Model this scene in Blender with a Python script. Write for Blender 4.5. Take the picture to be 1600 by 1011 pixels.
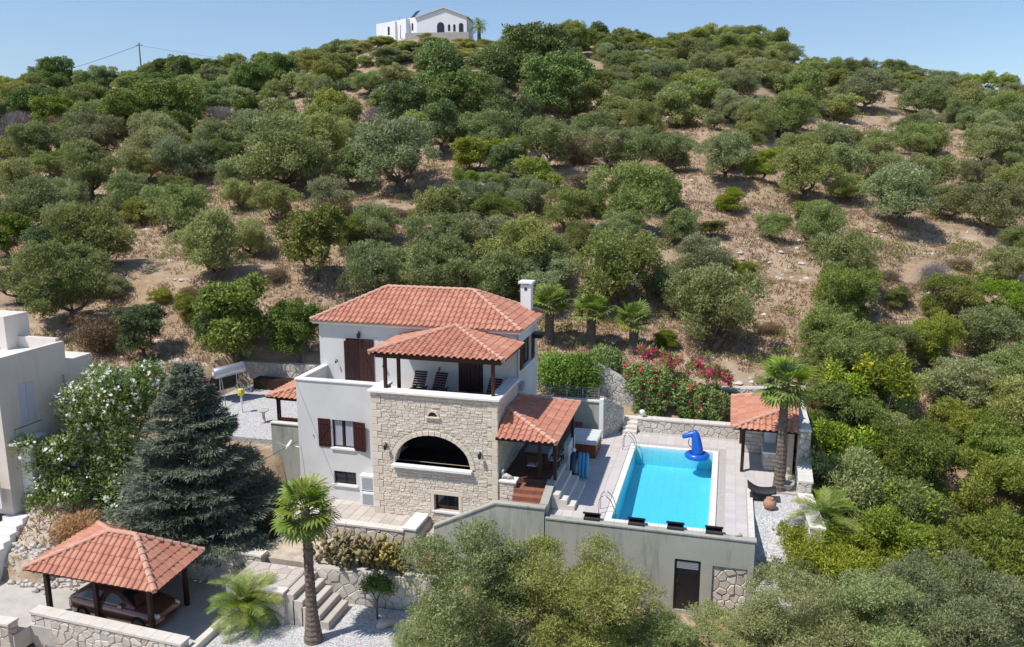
import bpy, bmesh, math, random
import numpy as np
from mathutils import Vector, Matrix

for o in list(bpy.data.objects): bpy.data.objects.remove(o)
scene = bpy.context.scene
COL = scene.collection

# ---------------------------------------------------------------- camera
cd = bpy.data.cameras.new('camera'); cam = bpy.data.objects.new('camera', cd); COL.objects.link(cam)
cd.sensor_width = 36.0; cd.sensor_fit = 'HORIZONTAL'; cd.lens = 36.0*1270/1600
cd.clip_start = 0.5; cd.clip_end = 30000
cam.location = (0, 0, 15)
cam.rotation_euler = (math.radians(90-11.353), 0, math.radians(14.9))
scene.camera = cam

# ---------------------------------------------------------------- sky and sun
TO_SUN = Vector((-0.42, -0.40, 1.0)).normalized()
SUN_EL = math.asin(TO_SUN.z); SUN_ROT = math.atan2(TO_SUN.x, TO_SUN.y)
world = bpy.data.worlds.new('World'); scene.world = world; world.use_nodes = True
wn = world.node_tree; wn.nodes.clear()
w_out = wn.nodes.new('ShaderNodeOutputWorld'); w_bg = wn.nodes.new('ShaderNodeBackground'); w_sky = wn.nodes.new('ShaderNodeTexSky')
w_sky.sky_type = 'NISHITA'; w_sky.sun_disc = False
w_sky.sun_elevation = SUN_EL; w_sky.sun_rotation = SUN_ROT
w_sky.altitude = 100; w_sky.air_density = 1.0; w_sky.dust_density = 0.2; w_sky.ozone_density = 5.0
w_bg.inputs['Strength'].default_value = 0.096
wn.links.new(w_sky.outputs[0], w_bg.inputs['Color']); wn.links.new(w_bg.outputs[0], w_out.inputs['Surface'])
sd = bpy.data.lights.new('sun', 'SUN'); sun = bpy.data.objects.new('sun', sd); COL.objects.link(sun)
sd.energy = 3.3; sd.angle = math.radians(0.53); sd.color = (1.0, 0.955, 0.89)
sun.rotation_euler = TO_SUN.to_track_quat('Z', 'Y').to_euler()
sun.location = (-20, -10, 60)
scene.view_settings.view_transform = 'Standard'; scene.view_settings.look = 'None'
scene.view_settings.exposure = 0.60; scene.view_settings.gamma = 1.0; scene.view_settings.use_curve_mapping = False
scene.cycles.use_denoising = True
scene.cycles.max_bounces = 6; scene.cycles.diffuse_bounces = 4; scene.cycles.transparent_max_bounces = 12
scene.cycles.sample_clamp_indirect = 6.0
random.seed(7); RNG = np.random.default_rng(7)

# ---------------------------------------------------------------- terrain height (pure python / numpy)
CY, SY = math.cos(math.radians(14.9)), math.sin(math.radians(14.9))
SLOPE_D = [-200, 0, 20, 27, 31, 36, 42, 47, 52, 60]
SLOPE_Z = [-30, -10, -5.4, -4.1, -3.5, -2.7, -0.6, 2.0, 3.3, 6.0]
RIDGE_T = [-1.2, -0.62, -0.54, -0.45, -0.36, -0.285, -0.215, -0.17, -0.115, -0.05, 0.02, 0.09, 0.13, 0.18, 0.235, 0.295, 0.335, 0.38, 0.46, 0.53, 0.62, 1.2]
RIDGE_Z = [23.9, 26.5, 29.7, 29.9, 31.5, 32.1, 31.9, 33.8, 34.8, 34.8, 36.2, 37.6, 36.4, 35.4, 37.4, 36.8, 32.7, 31.1, 30.3, 28.1, 27.7, 24.1]
RIDGE_D = 165.0

def vnoise(x, y, s=0):
    xi = np.floor(x); yi = np.floor(y); fx = x - xi; fy = y - yi
    fx = fx*fx*(3-2*fx); fy = fy*fy*(3-2*fy)
    def h(a, b):
        n = np.sin(a*127.1 + b*311.7 + s*74.7)*43758.5453
        return n - np.floor(n)
    return (h(xi, yi)*(1-fx) + h(xi+1, yi)*fx)*(1-fy) + (h(xi, yi+1)*(1-fx) + h(xi+1, yi+1)*fx)*fy

# x0, x1, y0, y1, level: ground cut or filled flat under the built terraces
CUTS = [(-7.3, 4.3, 31.75, 44.2, -0.30), (-4.6, 0.3, 32.0, 42.1, -1.7), (-21.0, -7.0, 31.0, 42.3, -2.6),
        (-20.5, -11.0, 28.6, 34.0, -2.7), (-19.4, -9.5, 20.0, 29.4, -3.9), (-28.5, -19.2, 23.9, 29.2, -3.9), (-6.6, 2.0, 27.0, 31.6, -3.4), (-40, -9.0, 5.0, 24.3, -6.4), (-31.0, -26.4, 22.0, 26.5, -3.95)]
FILLS = [(-29.5, -19.8, 35.2, 44.5, 0.80)]

def ground_z(x, y):
    x = np.asarray(x, float); y = np.asarray(y, float)
    D = -SY*x + CY*y; R = CY*x + SY*y
    z = np.interp(D, SLOPE_D, SLOPE_Z)
    t = R/np.maximum(D, 20)
    H = np.interp(t, RIDGE_T, RIDGE_Z)
    s = np.clip((D-60)/(RIDGE_D-60), 0, 1)
    hill = 6 + (H-6)*s
    hill = np.where(D > RIDGE_D, H - np.maximum(D-RIDGE_D, 0)**1.15*0.16, hill)
    z = np.where(D > 60, hill, z)
    z = np.maximum(z, -30)
    k = np.clip((D-48)/10, 0, 1)*np.clip((RIDGE_D+10-D)/20, 0, 1)
    z = z + k*(0.42*np.sin(D*0.75 + 2.2*vnoise(x/17, y/17, 3) + x*0.06) + 0.9*(vnoise(x/9, y/9, 1)-.5) + 0.35*(vnoise(x/3, y/3, 2)-.5))
    z = z + 0.12*(vnoise(x/1.7, y/1.7, 5)-.5)
    q = np.hypot(x+54, y-145.5); z = np.maximum(z, 35.3-np.maximum(q-9.0, 0)*0.42)      # knoll under the hilltop house
    # earth bank beside the neighbour's steps
    z = z + (2.0+.5*(vnoise(x/.6, y/.6, 7)-.5))*np.exp(-(((x+30.0)/2.6)**2 + ((y-29.4)/2.0)**2))
    for x0, x1, y0, y1, lv in FILLS:
        w = np.clip(1-np.maximum(np.maximum(x0-x, x-x1), np.maximum(y0-y, y-y1))/1.0, 0, 1)
        z = z*(1-w) + lv*w
    for x0, x1, y0, y1, lv in CUTS:
        d = np.maximum(np.maximum(x0-x, x-x1), np.maximum(y0-y, y-y1))
        w = np.clip(1-d/0.5, 0, 1)
        z = np.where(d < 0.5, np.minimum(z, z*(1-w)+lv*w), z)
    return z

# ---------------------------------------------------------------- helpers
class MB:
    """collects faces and links them as one mesh object"""
    def __init__(s): s.v = []; s.f = []
    def add(s, vs, fs):
        n = len(s.v); s.v.extend([tuple(p) for p in vs]); s.f.extend([tuple(i+n for i in q) for q in fs]); return s
    def box(s, x0, x1, y0, y1, z0, z1):
        return s.add([(x0,y0,z0),(x1,y0,z0),(x1,y1,z0),(x0,y1,z0),(x0,y0,z1),(x1,y0,z1),(x1,y1,z1),(x0,y1,z1)],
                     [(3,2,1,0),(4,5,6,7),(0,1,5,4),(1,2,6,5),(2,3,7,6),(3,0,4,7)])
    def cbox(s, x0, x1, y0, y1, z0, z1, c=0.02):
        """box with chamfered top edges"""
        return s.add([(x0,y0,z0),(x1,y0,z0),(x1,y1,z0),(x0,y1,z0),(x0,y0,z1-c),(x1,y0,z1-c),(x1,y1,z1-c),(x0,y1,z1-c),
                      (x0+c,y0+c,z1),(x1-c,y0+c,z1),(x1-c,y1-c,z1),(x0+c,y1-c,z1)],
                     [(3,2,1,0),(0,1,5,4),(1,2,6,5),(2,3,7,6),(3,0,4,7),(4,5,9,8),(5,6,10,9),(6,7,11,10),(7,4,8,11),(8,9,10,11)])
    def prism(s, pts, axis, a0, a1):
        """polygon given in the two other axes, extruded along axis ('x','y','z')"""
        n = len(pts)
        def mk(p, a):
            if axis == 'y': return (p[0], a, p[1])
            if axis == 'x': return (a, p[0], p[1])
            return (p[0], p[1], a)
        vs = [mk(p, a0) for p in pts] + [mk(p, a1) for p in pts]
        fs = [tuple(range(n)), tuple(range(2*n-1, n-1, -1))] + [(i, n+i, n+(i+1) % n, (i+1) % n) for i in range(n)]
        return s.add(vs, fs)
    def tube(s, pts, rad, n=8, cap=True):
        pts = [Vector(p) for p in pts]
        if not hasattr(rad, '__len__'): rad = [rad]*len(pts)
        base = len(s.v); ref = Vector((0.13, 0.31, 0.94))
        for i, p in enumerate(pts):
            d = (pts[min(i+1, len(pts)-1)] - pts[max(i-1, 0)]).normalized()
            a = d.cross(ref)
            if a.length < 1e-3: a = d.cross(Vector((1, 0, 0)))
            a.normalize(); b = d.cross(a)
            for k in range(n):
                t = 2*math.pi*k/n; s.v.append(tuple(p + (a*math.cos(t)+b*math.sin(t))*rad[i]))
        for i in range(len(pts)-1):
            for k in range(n):
                s.f.append((base+i*n+k, base+i*n+(k+1) % n, base+(i+1)*n+(k+1) % n, base+(i+1)*n+k))
        if cap:
            s.f.append(tuple(base+k for k in range(n-1, -1, -1))); m = base+(len(pts)-1)*n
            s.f.append(tuple(m+k for k in range(n)))
        return s
    def lathe(s, prof, n=16, c=(0,0,0)):
        """profile (r, z) turned about z"""
        base = len(s.v)
        for r, z in prof:
            for k in range(n):
                t = 2*math.pi*k/n; s.v.append((c[0]+r*math.cos(t), c[1]+r*math.sin(t), c[2]+z))
        for i in range(len(prof)-1):
            for k in range(n):
                s.f.append((base+i*n+k, base+i*n+(k+1) % n, base+(i+1)*n+(k+1) % n, base+(i+1)*n+k))
        s.f.append(tuple(base+k for k in range(n-1, -1, -1))); m = base+(len(prof)-1)*n
        s.f.append(tuple(m+k for k in range(n)))
        return s
    def mesh(s, name, m, smooth=False):
        me = bpy.data.meshes.new(name); me.from_pydata(s.v, [], s.f)
        if m: me.materials.append(m)
        if smooth: me.polygons.foreach_set('use_smooth', [True]*len(me.polygons))
        me.update(); return me
    def build(s, name, m, parent=None, smooth=False):
        return link(name, s.mesh(name, m, smooth), parent)

def fixn(me):
    bm = bmesh.new(); bm.from_mesh(me); bmesh.ops.recalc_face_normals(bm, faces=bm.faces); bm.to_mesh(me); bm.free()

def link(name, data, parent=None):
    o = bpy.data.objects.new(name, data); COL.objects.link(o)
    if parent is not None: hang(o, parent)
    return o
WM = {}
def hang(o, parent, local=False):
    """make o a child; its mesh is in world coordinates unless local"""
    o.parent = parent
    if not local:
        o.matrix_parent_inverse = WM.get(parent.name, Matrix.Identity(4)).inverted()
def tag(o, label=None, cat=None, group=None, kind=None):
    if label: o['label'] = label
    if cat: o['category'] = cat
    if group: o['group'] = group
    if kind: o['kind'] = kind
    return o
def thing(name, label, cat, loc=(0, 0, 0), rz=0.0, group=None, scale=1.0):
    o = bpy.data.objects.new(name, None); COL.objects.link(o)
    o.empty_display_size = 0.3
    o.location = loc; o.rotation_euler = (0, 0, rz); o.scale = (scale,)*3
    WM[o.name] = Matrix.Translation(loc) @ Matrix.Rotation(rz, 4, 'Z') @ Matrix.Scale(scale, 4)
    return tag(o, label, cat, group)
def struct(o): o['kind'] = 'structure'; return o

# ---------------------------------------------------------------- materials
def srgb(r, g, b): return tuple(((c/255)/12.92 if c/255 < .04045 else ((c/255+.055)/1.055)**2.4) for c in (r, g, b)) + (1.0,)
def c4(c): return tuple(c) + (1.0,) if len(c) == 3 else tuple(c)
class Mat:
    def __init__(s, name, rough=0.8, spec=0.3):
        s.m = bpy.data.materials.new(name); s.m.use_nodes = True; s.t = s.m.node_tree; s.N = s.t.nodes
        s.b = s.N['Principled BSDF']; s.b.inputs['Roughness'].default_value = rough
        s.b.inputs['Specular IOR Level'].default_value = spec
    def n(s, k, **kw):
        d = s.N.new(k)
        for a, v in kw.items():
            if a in d.inputs: d.inputs[a].default_value = v
            else: setattr(d, a, v)
        return d
    def l(s, a, b): s.t.links.new(a, b)
    def coord(s, scale=(1, 1, 1), obj=False):
        if obj: src = s.n('ShaderNodeTexCoord').outputs['Object']
        else: src = s.n('ShaderNodeNewGeometry').outputs['Position']
        mp = s.n('ShaderNodeMapping'); mp.inputs['Scale'].default_value = scale
        s.l(src, mp.inputs['Vector']); return mp.outputs[0]
    def noise(s, scale, detail=4, rough=.6, vec=None, stretch=(1, 1, 1)):
        d = s.n('ShaderNodeTexNoise'); d.inputs['Scale'].default_value = scale; d.inputs['Detail'].default_value = detail
        d.inputs['Roughness'].default_value = rough
        s.l(vec if vec is not None else s.coord(stretch), d.inputs['Vector']); return d.outputs['Fac']
    def ramp(s, fac, stops):
        r = s.n('ShaderNodeValToRGB'); e = r.color_ramp.elements
        while len(e) < len(stops): e.new(0.5)
        for i, (p, c) in enumerate(stops): e[i].position = p; e[i].color = c4(c)
        s.l(fac, r.inputs['Fac']); return r.outputs['Color']
    def mix(s, fac, a, b, mode='MIX'):
        d = s.n('ShaderNodeMix'); d.data_type = 'RGBA'; d.blend_type = mode
        for sock, v in ((d.inputs[0], fac), (d.inputs[6], a), (d.inputs[7], b)):
            if isinstance(v, (int, float)): sock.default_value = v
            elif isinstance(v, (tuple, list)): sock.default_value = c4(v)
            else: s.l(v, sock)
        return d.outputs[2]
    def math(s, op, a, b=None):
        d = s.n('ShaderNodeMath'); d.operation = op
        for i, v in enumerate((a, b)):
            if v is None: continue
            if isinstance(v, (int, float)): d.inputs[i].default_value = v
            else: s.l(v, d.inputs[i])
        return d.outputs[0]
    def rnd(s): return s.n('ShaderNodeObjectInfo').outputs['Random']
    def island(s): return s.n('ShaderNodeNewGeometry').outputs['Random Per Island']
    def color(s, c):
        if isinstance(c, (tuple, list)): s.b.inputs['Base Color'].default_value = c4(c)
        else: s.l(c, s.b.inputs['Base Color'])
        return s
    def bump(s, h, strength=.4, dist=.02):
        d = s.n('ShaderNodeBump'); d.inputs['Strength'].default_value = strength; d.inputs['Distance'].default_value = dist
        s.l(h, d.inputs['Height']); s.l(d.outputs[0], s.b.inputs['Normal']); return s

M = {}
def simple(name, col, rough=.7, spec=.3, var=.12, scale=3.0, bump=.15, metal=0, stretch=(1,1,1)):
    k = Mat(name, rough, spec); a = tuple(x*(1-var) for x in col); b = tuple(min(1, x*(1+var)) for x in col)
    nz = k.noise(scale, 5, .65, stretch=stretch)
    k.color(k.ramp(nz, [(.3, a), (.7, b)])); k.b.inputs['Metallic'].default_value = metal
    if bump: k.bump(k.noise(scale*9, 4), bump, .01)
    M[name] = k.m; return k.m

def make_materials():
    # plaster with faint stains and rain streaks
    k = Mat('plaster', .88, .2)
    big = k.noise(.7, 4); streak = k.noise(1.2, 6, .6, stretch=(3.0, 3.0, .25)); fine = k.noise(22, 3)
    c = k.ramp(big, [(.3, (.59, .575, .555)), (.7, (.67, .655, .63))])
    c = k.mix(k.ramp(streak, [(.55, (0, 0, 0)), (.85, (.22, .22, .22))]), c, (.50, .49, .46))
    k.color(c).bump(fine, .12, .01); M['plaster'] = k.m
    k = Mat('cream_plaster', .9, .2); st = k.noise(1.4, 7, .7, stretch=(1.8, 1.8, .2)); c = k.ramp(k.noise(.8, 5), [(.3, (.64, .58, .51)), (.7, (.71, .65, .58))]); c = k.mix(k.ramp(st, [(.54, (0, 0, 0)), (.75, (.5, .5, .5))]), c, (.52, .47, .42)); k.color(c).bump(k.noise(20, 3), .15, .01); M['cream_plaster'] = k.m
    simple('white_paint', (.80, .79, .77), .7, .3, .04, 2.0, .08)
    k = Mat('concrete_wall', .9, .2)
    st = k.noise(1.5, 7, .7, stretch=(1.6, 1.6, .22)); bg = k.noise(.5, 4)
    c = k.ramp(bg, [(.3, (.34, .34, .295)), (.7, (.42, .415, .365))])
    c = k.mix(k.ramp(st, [(.52, (0, 0, 0)), (.68, (.7, .7, .7))]), c, (.19, .195, .165))
    lt = k.noise(5.0, 5, .6, stretch=(1.5, 1.5, .5))
    c = k.mix(k.ramp(lt, [(.62, (0, 0, 0)), (.8, (.5, .5, .5))]), c, (.45, .45, .41))
    k.color(c).bump(k.noise(14, 4), .2, .02); M['concrete_wall'] = k.m
    # dressed facade stone, one tone per stone
    def stone(name, lo, mid, hi, mott=.5, use_island=False):
        k = Mat(name, .9, .2); r = k.island() if use_island else k.rnd()
        c = k.ramp(r, [(0, lo), (.45, mid), (.8, hi), (1, tuple(x*.82 for x in mid))])
        nz = k.noise(5.5, 6, .7)
        c = k.mix(k.ramp(nz, [(.35, (mott,)*3), (.62, (0, 0, 0))]), c, tuple(x*.62 for x in mid))
        k.color(c).bump(k.noise(17, 5, .7), .55, .03); M[name] = k.m
    for suf, isl in (('', False), ('_mass', True)):
        stone('facade_stone'+suf, (.61, .525, .425), (.69, .60, .495), (.75, .665, .56), .14, isl)
        stone('rubble_stone'+suf, (.50, .435, .365), (.62, .555, .475), (.71, .65, .57), .35, isl)
        stone('dressed_stone'+suf, (.68, .58, .46), (.73, .63, .505), (.77, .68, .56), .12, isl)
        stone('pool_stone'+suf, (.50, .445, .38), (.61, .55, .475), (.69, .635, .56), .35, isl)
    simple('mortar', (.55, .465, .365), .95, .1, .15, 6, .4)
    simple('pale_mortar', (.50, .465, .415), .95, .1, .15, 6, .4)
    simple('coping_stone', (.64, .59, .53), .85, .25, .1, 3, .2)
    def tile(name, isl):
        k = Mat(name, .78, .28); r = k.island() if isl else k.rnd()
        c = k.ramp(r, [(0, (.42, .178, .115)), (.3, (.465, .202, .132)), (.7, (.505, .225, .148)), (1, (.55, .265, .18))])
        nz = k.noise(2.3, 6, .7)
        c = k.mix(k.ramp(nz, [(.5, (0, 0, 0)), (.78, (.38, .38, .45))]), c, (.55, .38, .29))
        sp = k.noise(11, 5, .7)
        c = k.mix(k.ramp(sp, [(.6, (0, 0, 0)), (.8, (.30, .30, .30))]), c, (.20, .10, .075))
        k.color(c).bump(k.noise(30, 3), .2, .01); M[name] = k.m
    tile('terracotta', False); tile('terracotta_mass', True)
    simple('ridge_clay', (.545, .315, .235), .85, .2, .14, 5, .25)
    simple('ridge_mortar', (.58, .40, .31), .9, .15, .12, 4, .3)
    simple('dark_wood', (.050, .0155, .0115), .5, .35, .35, 2.5, .2, stretch=(9, 9, .9))
    simple('shutter_wood', (.046, .0125, .012), .45, .4, .3, 3, .15, stretch=(9, 9, 1))
    simple('beam_wood', (.036, .0165, .011), .6, .3, .35, 2, .2, stretch=(2, 2, 2))
    simple('dark_frame', (.02, .018, .02), .4, .4, .2, 3, 0)
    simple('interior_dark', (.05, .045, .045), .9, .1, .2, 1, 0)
    k = Mat('window_glass', .06, .5); k.color((.018, .022, .028)); k.b.inputs['IOR'].default_value = 1.5; M['window_glass'] = k.m
    simple('curtain', (.42, .40, .45), .9, .1, .25, 2.0, 0, stretch=(14, 14, .3))
    # paving
    def paving(name, a, b, isl=True):
        k = Mat(name, .72, .3); r = k.island() if isl else k.rnd()
        c = k.ramp(r, [(0, a), (1, b)]); nz = k.noise(1.3, 5, .6)
        c = k.mix(k.ramp(nz, [(.45, (0, 0, 0)), (.8, (.3, .3, .3))]), c, tuple(x*.72 for x in a))
        k.color(c).bump(k.noise(25, 3), .15, .01); M[name] = k.m
    paving('deck_tile', (.52, .475, .455), (.58, .535, .51), False); paving('deck_tile_mass', (.52, .475, .455), (.58, .535, .51))
    paving('path_stone', (.46, .40, .345), (.58, .52, .46), False); paving('path_stone_mass', (.46, .40, .345), (.58, .52, .46))
    simple('grout', (.44, .40, .375), .95, .1, .1, 5, .1)
    simple('red_floor', (.27, .115, .07), .6, .35, .2, 4, .1)
    simple('brown_floor', (.12, .055, .04), .6, .35, .2, 4, .1)
    simple('pool_coping', (.72, .68, .63), .75, .3, .06, 3, .1)
    k = Mat('driveway', .95, .15); nz = k.noise(.8, 6, .7); nf = k.noise(30, 3)
    k.color(k.ramp(nz, [(.3, (.40, .365, .33)), (.55, (.50, .46, .42)), (.75, (.56, .52, .47))])).bump(nf, .4, .02); M['driveway'] = k.m
    # white pebbles
    k = Mat('pebbles', .9, .2); v = k.n('ShaderNodeTexVoronoi'); v.inputs['Scale'].default_value = 13; k.l(k.coord(), v.inputs['Vector'])
    big = k.noise(.6, 4)
    c = k.mix(.5, k.ramp(v.outputs['Distance'], [(.1, (.62, .59, .555)), (.75, (.34, .32, .30))]), v.outputs['Color'], 'SOFT_LIGHT')
    c = k.mix(k.ramp(big, [(.4, (0, 0, 0)), (.75, (.35, .35, .35))]), c, (.46, .42, .37))
    hs = k.n('ShaderNodeHueSaturation'); hs.inputs['Saturation'].default_value = .35; k.l(c, hs.inputs['Color'])
    k.color(hs.outputs[0]).bump(v.outputs['Distance'], .6, .03); M['pebbles'] = k.m
    simple('pebble_stone', (.62, .59, .56), .9, .2, .2, 9, .2)
    # hillside soil: dry earth, straw coloured grass, pale limestone rubble
    k = Mat('hillside', .97, .08)
    n1 = k.noise(.11, 6, .62); n2 = k.noise(.62, 7, .72); n3 = k.noise(5.5, 5, .7)
    c = k.ramp(n2, [(.26, (.17, .10, .066)), (.42, (.29, .20, .135)), (.54, (.385, .285, .20)), (.66, (.45, .355, .265)), (.78, (.52, .44, .375))])
    straw = k.ramp(n1, [(.38, (0, 0, 0)), (.62, (.75, .75, .75))])
    c = k.mix(straw, c, k.ramp(n3, [(.3, (.27, .18, .105)), (.7, (.44, .33, .21))]))
    pale = k.noise(.9, 8, .75, stretch=(.55, 1.4, 1))
    c = k.mix(k.ramp(pale, [(.57, (0, 0, 0)), (.68, (.85, .85, .85))]), c, (.56, .50, .43))
    shrub = k.noise(2.6, 5, .7)
    c = k.mix(k.ramp(shrub, [(.62, (0, 0, 0)), (.75, (.6, .6, .6))]), c, (.13, .11, .055))
    k.color(c).bump(k.mix(.5, n3, k.noise(1.4, 6, .7)), .9, .12); M['hillside'] = k.m
    simple('bank_earth', (.47, .39, .305), .97, .1, .28, 2.1, .8)
    simple('rock', (.50, .46, .41), .95, .15, .28, 2.6, .5)
    k = Mat('rock_mass', .95, .15); c = k.ramp(k.island(), [(0, (.36, .32, .27)), (.6, (.50, .455, .40)), (1, (.60, .56, .51))])
    k.color(c).bump(k.noise(9, 5, .7), .5, .05); M['rock_mass'] = k.m
    # foliage: per-leaf and per-tree tone, light through the leaf
    def leaf(name, lo, mid, hi, trans=.3, rough=.55, dead=None):
        k = Mat(name, rough, .3); a = k.n('ShaderNodeAttribute'); a.attribute_name = 'tint'
        c = k.ramp(a.outputs['Fac'], [(0, lo), (.5, mid), (.97, hi)] + ([(1.0, dead)] if dead else []))
        hs = k.n('ShaderNodeHueSaturation'); k.l(c, hs.inputs['Color'])
        r = k.rnd()
        k.l(k.math('ADD', k.math('MULTIPLY', r, .5), .76), hs.inputs['Value'])
        r2 = k.math('FRACT', k.math('MULTIPLY', r, 17.3))
        k.l(k.math('ADD', k.math('MULTIPLY', r2, .045), .4775), hs.inputs['Hue'])
        r3 = k.math('FRACT', k.math('MULTIPLY', r, 41.7)); k.l(k.math('ADD', k.math('MULTIPLY', r3, .35), .84), hs.inputs['Saturation'])
        k.color(hs.outputs[0])
        tr = k.n('ShaderNodeBsdfTranslucent'); k.l(hs.outputs[0], tr.inputs['Color'])
        mx = k.n('ShaderNodeMixShader'); mx.inputs[0].default_value = trans
        out = k.N['Material Output']; k.l(k.b.outputs[0], mx.inputs[1]); k.l(tr.outputs[0], mx.inputs[2]); k.l(mx.outputs[0], out.inputs['Surface'])
        M[name] = k.m
    leaf('olive_leaf', (0.156, 0.185, 0.064), (0.290, 0.328, 0.121), (0.513, 0.539, 0.263), .45)
    leaf('far_leaf', (0.144, 0.174, 0.049), (0.270, 0.305, 0.085), (0.493, 0.513, 0.193), .45)
    leaf('carob_leaf', (0.076, 0.125, 0.030), (0.155, 0.218, 0.053), (0.320, 0.376, 0.113), .32)
    leaf('citrus_leaf', (0.102, 0.150, 0.018), (0.210, 0.264, 0.029), (0.408, 0.432, 0.066), .35)
    leaf('shrub_leaf', (0.114, 0.157, 0.030), (0.241, 0.293, 0.059), (0.442, 0.482, 0.122), .45)
    leaf('lush_leaf', (0.095, 0.166, 0.033), (0.234, 0.337, 0.070), (0.499, 0.568, 0.161), .3)
    leaf('cedar_leaf', (.085, .115, .075), (.175, .215, .155), (.33, .37, .27), .12)
    leaf('palm_leaf', (.11, .16, .026), (.215, .29, .052), (.40, .46, .12), .35)
    leaf('dry_leaf', (.13, .085, .045), (.22, .15, .085), (.33, .25, .15), .25)
    leaf('grey_twig', (.15, .12, .125), (.24, .20, .205), (.33, .29, .29), .1)
    leaf('cactus_leaf', (.10, .105, .028), (.20, .185, .058), (.40, .34, .14), .1)
    leaf('flower_yellow', (.5, .42, .03), (.62, .54, .05), (.75, .68, .15), .3)
    leaf('flower_white', (.68, .68, .62), (.76, .76, .70), (.82, .82, .78), .3)
    leaf('flower_pink', (0.475, 0.017, 0.095), (0.688, 0.034, 0.146), (0.775, 0.101, 0.246), .3)
    leaf('straw_leaf', (.34, .22, .10), (.52, .36, .17), (.66, .50, .28), .3)
    leaf('dry_grass_blade', (0.314, 0.220, 0.127), (0.470, 0.360, 0.218), (0.616, 0.510, 0.345), .5)
    simple('bark', (.15, .12, .095), .95, .1, .35, 5, .8)
    simple('palm_bark', (.17, .135, .11), .95, .1, .4, 6, .9, stretch=(1, 1, 3))
    # pool
    k = Mat('pool_liner', .35, .4); br = k.n('ShaderNodeTexBrick'); br.offset = 0.0
    k.l(k.coord(), br.inputs['Vector'])
    for a, v in (('Scale', 1.0), ('Mortar Size', .012), ('Brick Width', .42), ('Row Height', .42), ('Mortar Smooth', .6)): br.inputs[a].default_value = v
    br.inputs['Color1'].default_value = (.44, .77, .83, 1); br.inputs['Color2'].default_value = (.46, .79, .84, 1); br.inputs['Mortar'].default_value = (.31, .67, .77, 1)
    k.color(br.outputs['Color']); M['pool_liner'] = k.m
    k = Mat('pool_water', .02, .5); out = k.N['Material Output']
    tp = k.n('ShaderNodeBsdfTransparent'); tp.inputs['Color'].default_value = (.96, .98, .99, 1); va = k.n('ShaderNodeVolumeAbsorption'); va.inputs['Color'].default_value = (.50, .905, .965, 1); va.inputs['Density'].default_value = 0.8; k.l(va.outputs[0], out.inputs['Volume'])
    gl = k.n('ShaderNodeBsdfGlossy'); gl.inputs['Roughness'].default_value = .03
    fr = k.n('ShaderNodeFresnel'); fr.inputs['IOR'].default_value = 1.33
    bp = k.n('ShaderNodeBump'); bp.inputs['Strength'].default_value = .25; bp.inputs['Distance'].default_value = .02
    k.l(k.noise(2.2, 3, .5), bp.inputs['Height']); k.l(bp.outputs[0], gl.inputs['Normal']); k.l(bp.outputs[0], fr.inputs['Normal'])
    mx = k.n('ShaderNodeMixShader'); k.l(fr.outputs[0], mx.inputs[0]); k.l(tp.outputs[0], mx.inputs[1]); k.l(gl.outputs[0], mx.inputs[2])
    k.l(mx.outputs[0], out.inputs['Surface']); M['pool_water'] = k.m
    # manufactured things
    k = Mat('blue_vinyl', .28, .5); k.color((.012, .115, .52)); M['blue_vinyl'] = k.m
    k = Mat('light_blue_vinyl', .35, .5); k.color((.06, .30, .48)); M['light_blue_vinyl'] = k.m
    k = Mat('navy_vinyl', .4, .5); k.color((.014, .035, .10)); M['navy_vinyl'] = k.m
    k = Mat('car_paint', .22, .5); k.color((.20, .078, .055)); k.b.inputs['Metallic'].default_value = .3; k.b.inputs['Coat Weight'].default_value = .8; k.b.inputs['Coat Roughness'].default_value = .05; M['car_paint'] = k.m
    simple('tyre', (.018, .018, .018), .85, .2, .2, 4, 0)
    k = Mat('steel', .25, .5); k.color((.62, .63, .65)); k.b.inputs['Metallic'].default_value = 1; M['steel'] = k.m
    k = Mat('tank_metal', .38, .5); k.color((.50, .51, .53)); k.b.inputs['Metallic'].default_value = .7; M['tank_metal'] = k.m
    simple('lamp_glass', (.75, .74, .70), .3, .5, .03, 3, 0)
    simple('rattan_dark', (.035, .032, .035), .7, .3, .3, 8, .3)
    simple('tub_wood', (.21, .060, .026), .55, .35, .25, 2, .15, stretch=(6, 6, .6))
    simple('tub_lid', (.60, .60, .59), .6, .3, .05, 2, .1)
    simple('white_plastic', (.78, .78, .77), .45, .4, .03, 2, 0)
    simple('grey_plastic', (.34, .35, .37), .5, .4, .05, 2, 0)
    simple('yellow_paint', (.60, .55, .06), .6, .3, .1, 3, 0)
    simple('pot_clay', (.40, .22, .14), .85, .2, .2, 5, .2)
    simple('black_wire', (.02, .02, .02), .6, .3, .1, 2, 0)
    simple('pole_wood', (.20, .18, .16), .9, .1, .2, 2, .2)
    simple('far_white', (.82, .82, .83), .8, .2, .02, .5, 0)
    simple('far_wall_stone', (.42, .40, .37), .9, .2, .15, 1.0, .2)
    simple('solar_panel', (.03, .025, .022), .6, .3, .1, 2, 0)
    simple('mountain_rock', (.30, .30, .29), .95, .1, .15, .001, 0)
make_materials()

# ---------------------------------------------------------------- stonework
class Frame:
    def __init__(s, o, u, v, n): s.o = Vector(o); s.u = Vector(u).normalized(); s.v = Vector(v).normalized(); s.n = Vector(n).normalized()
    def __call__(s, a, b, d=0.0): return s.o + s.u*a + s.v*b + s.n*d

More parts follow.
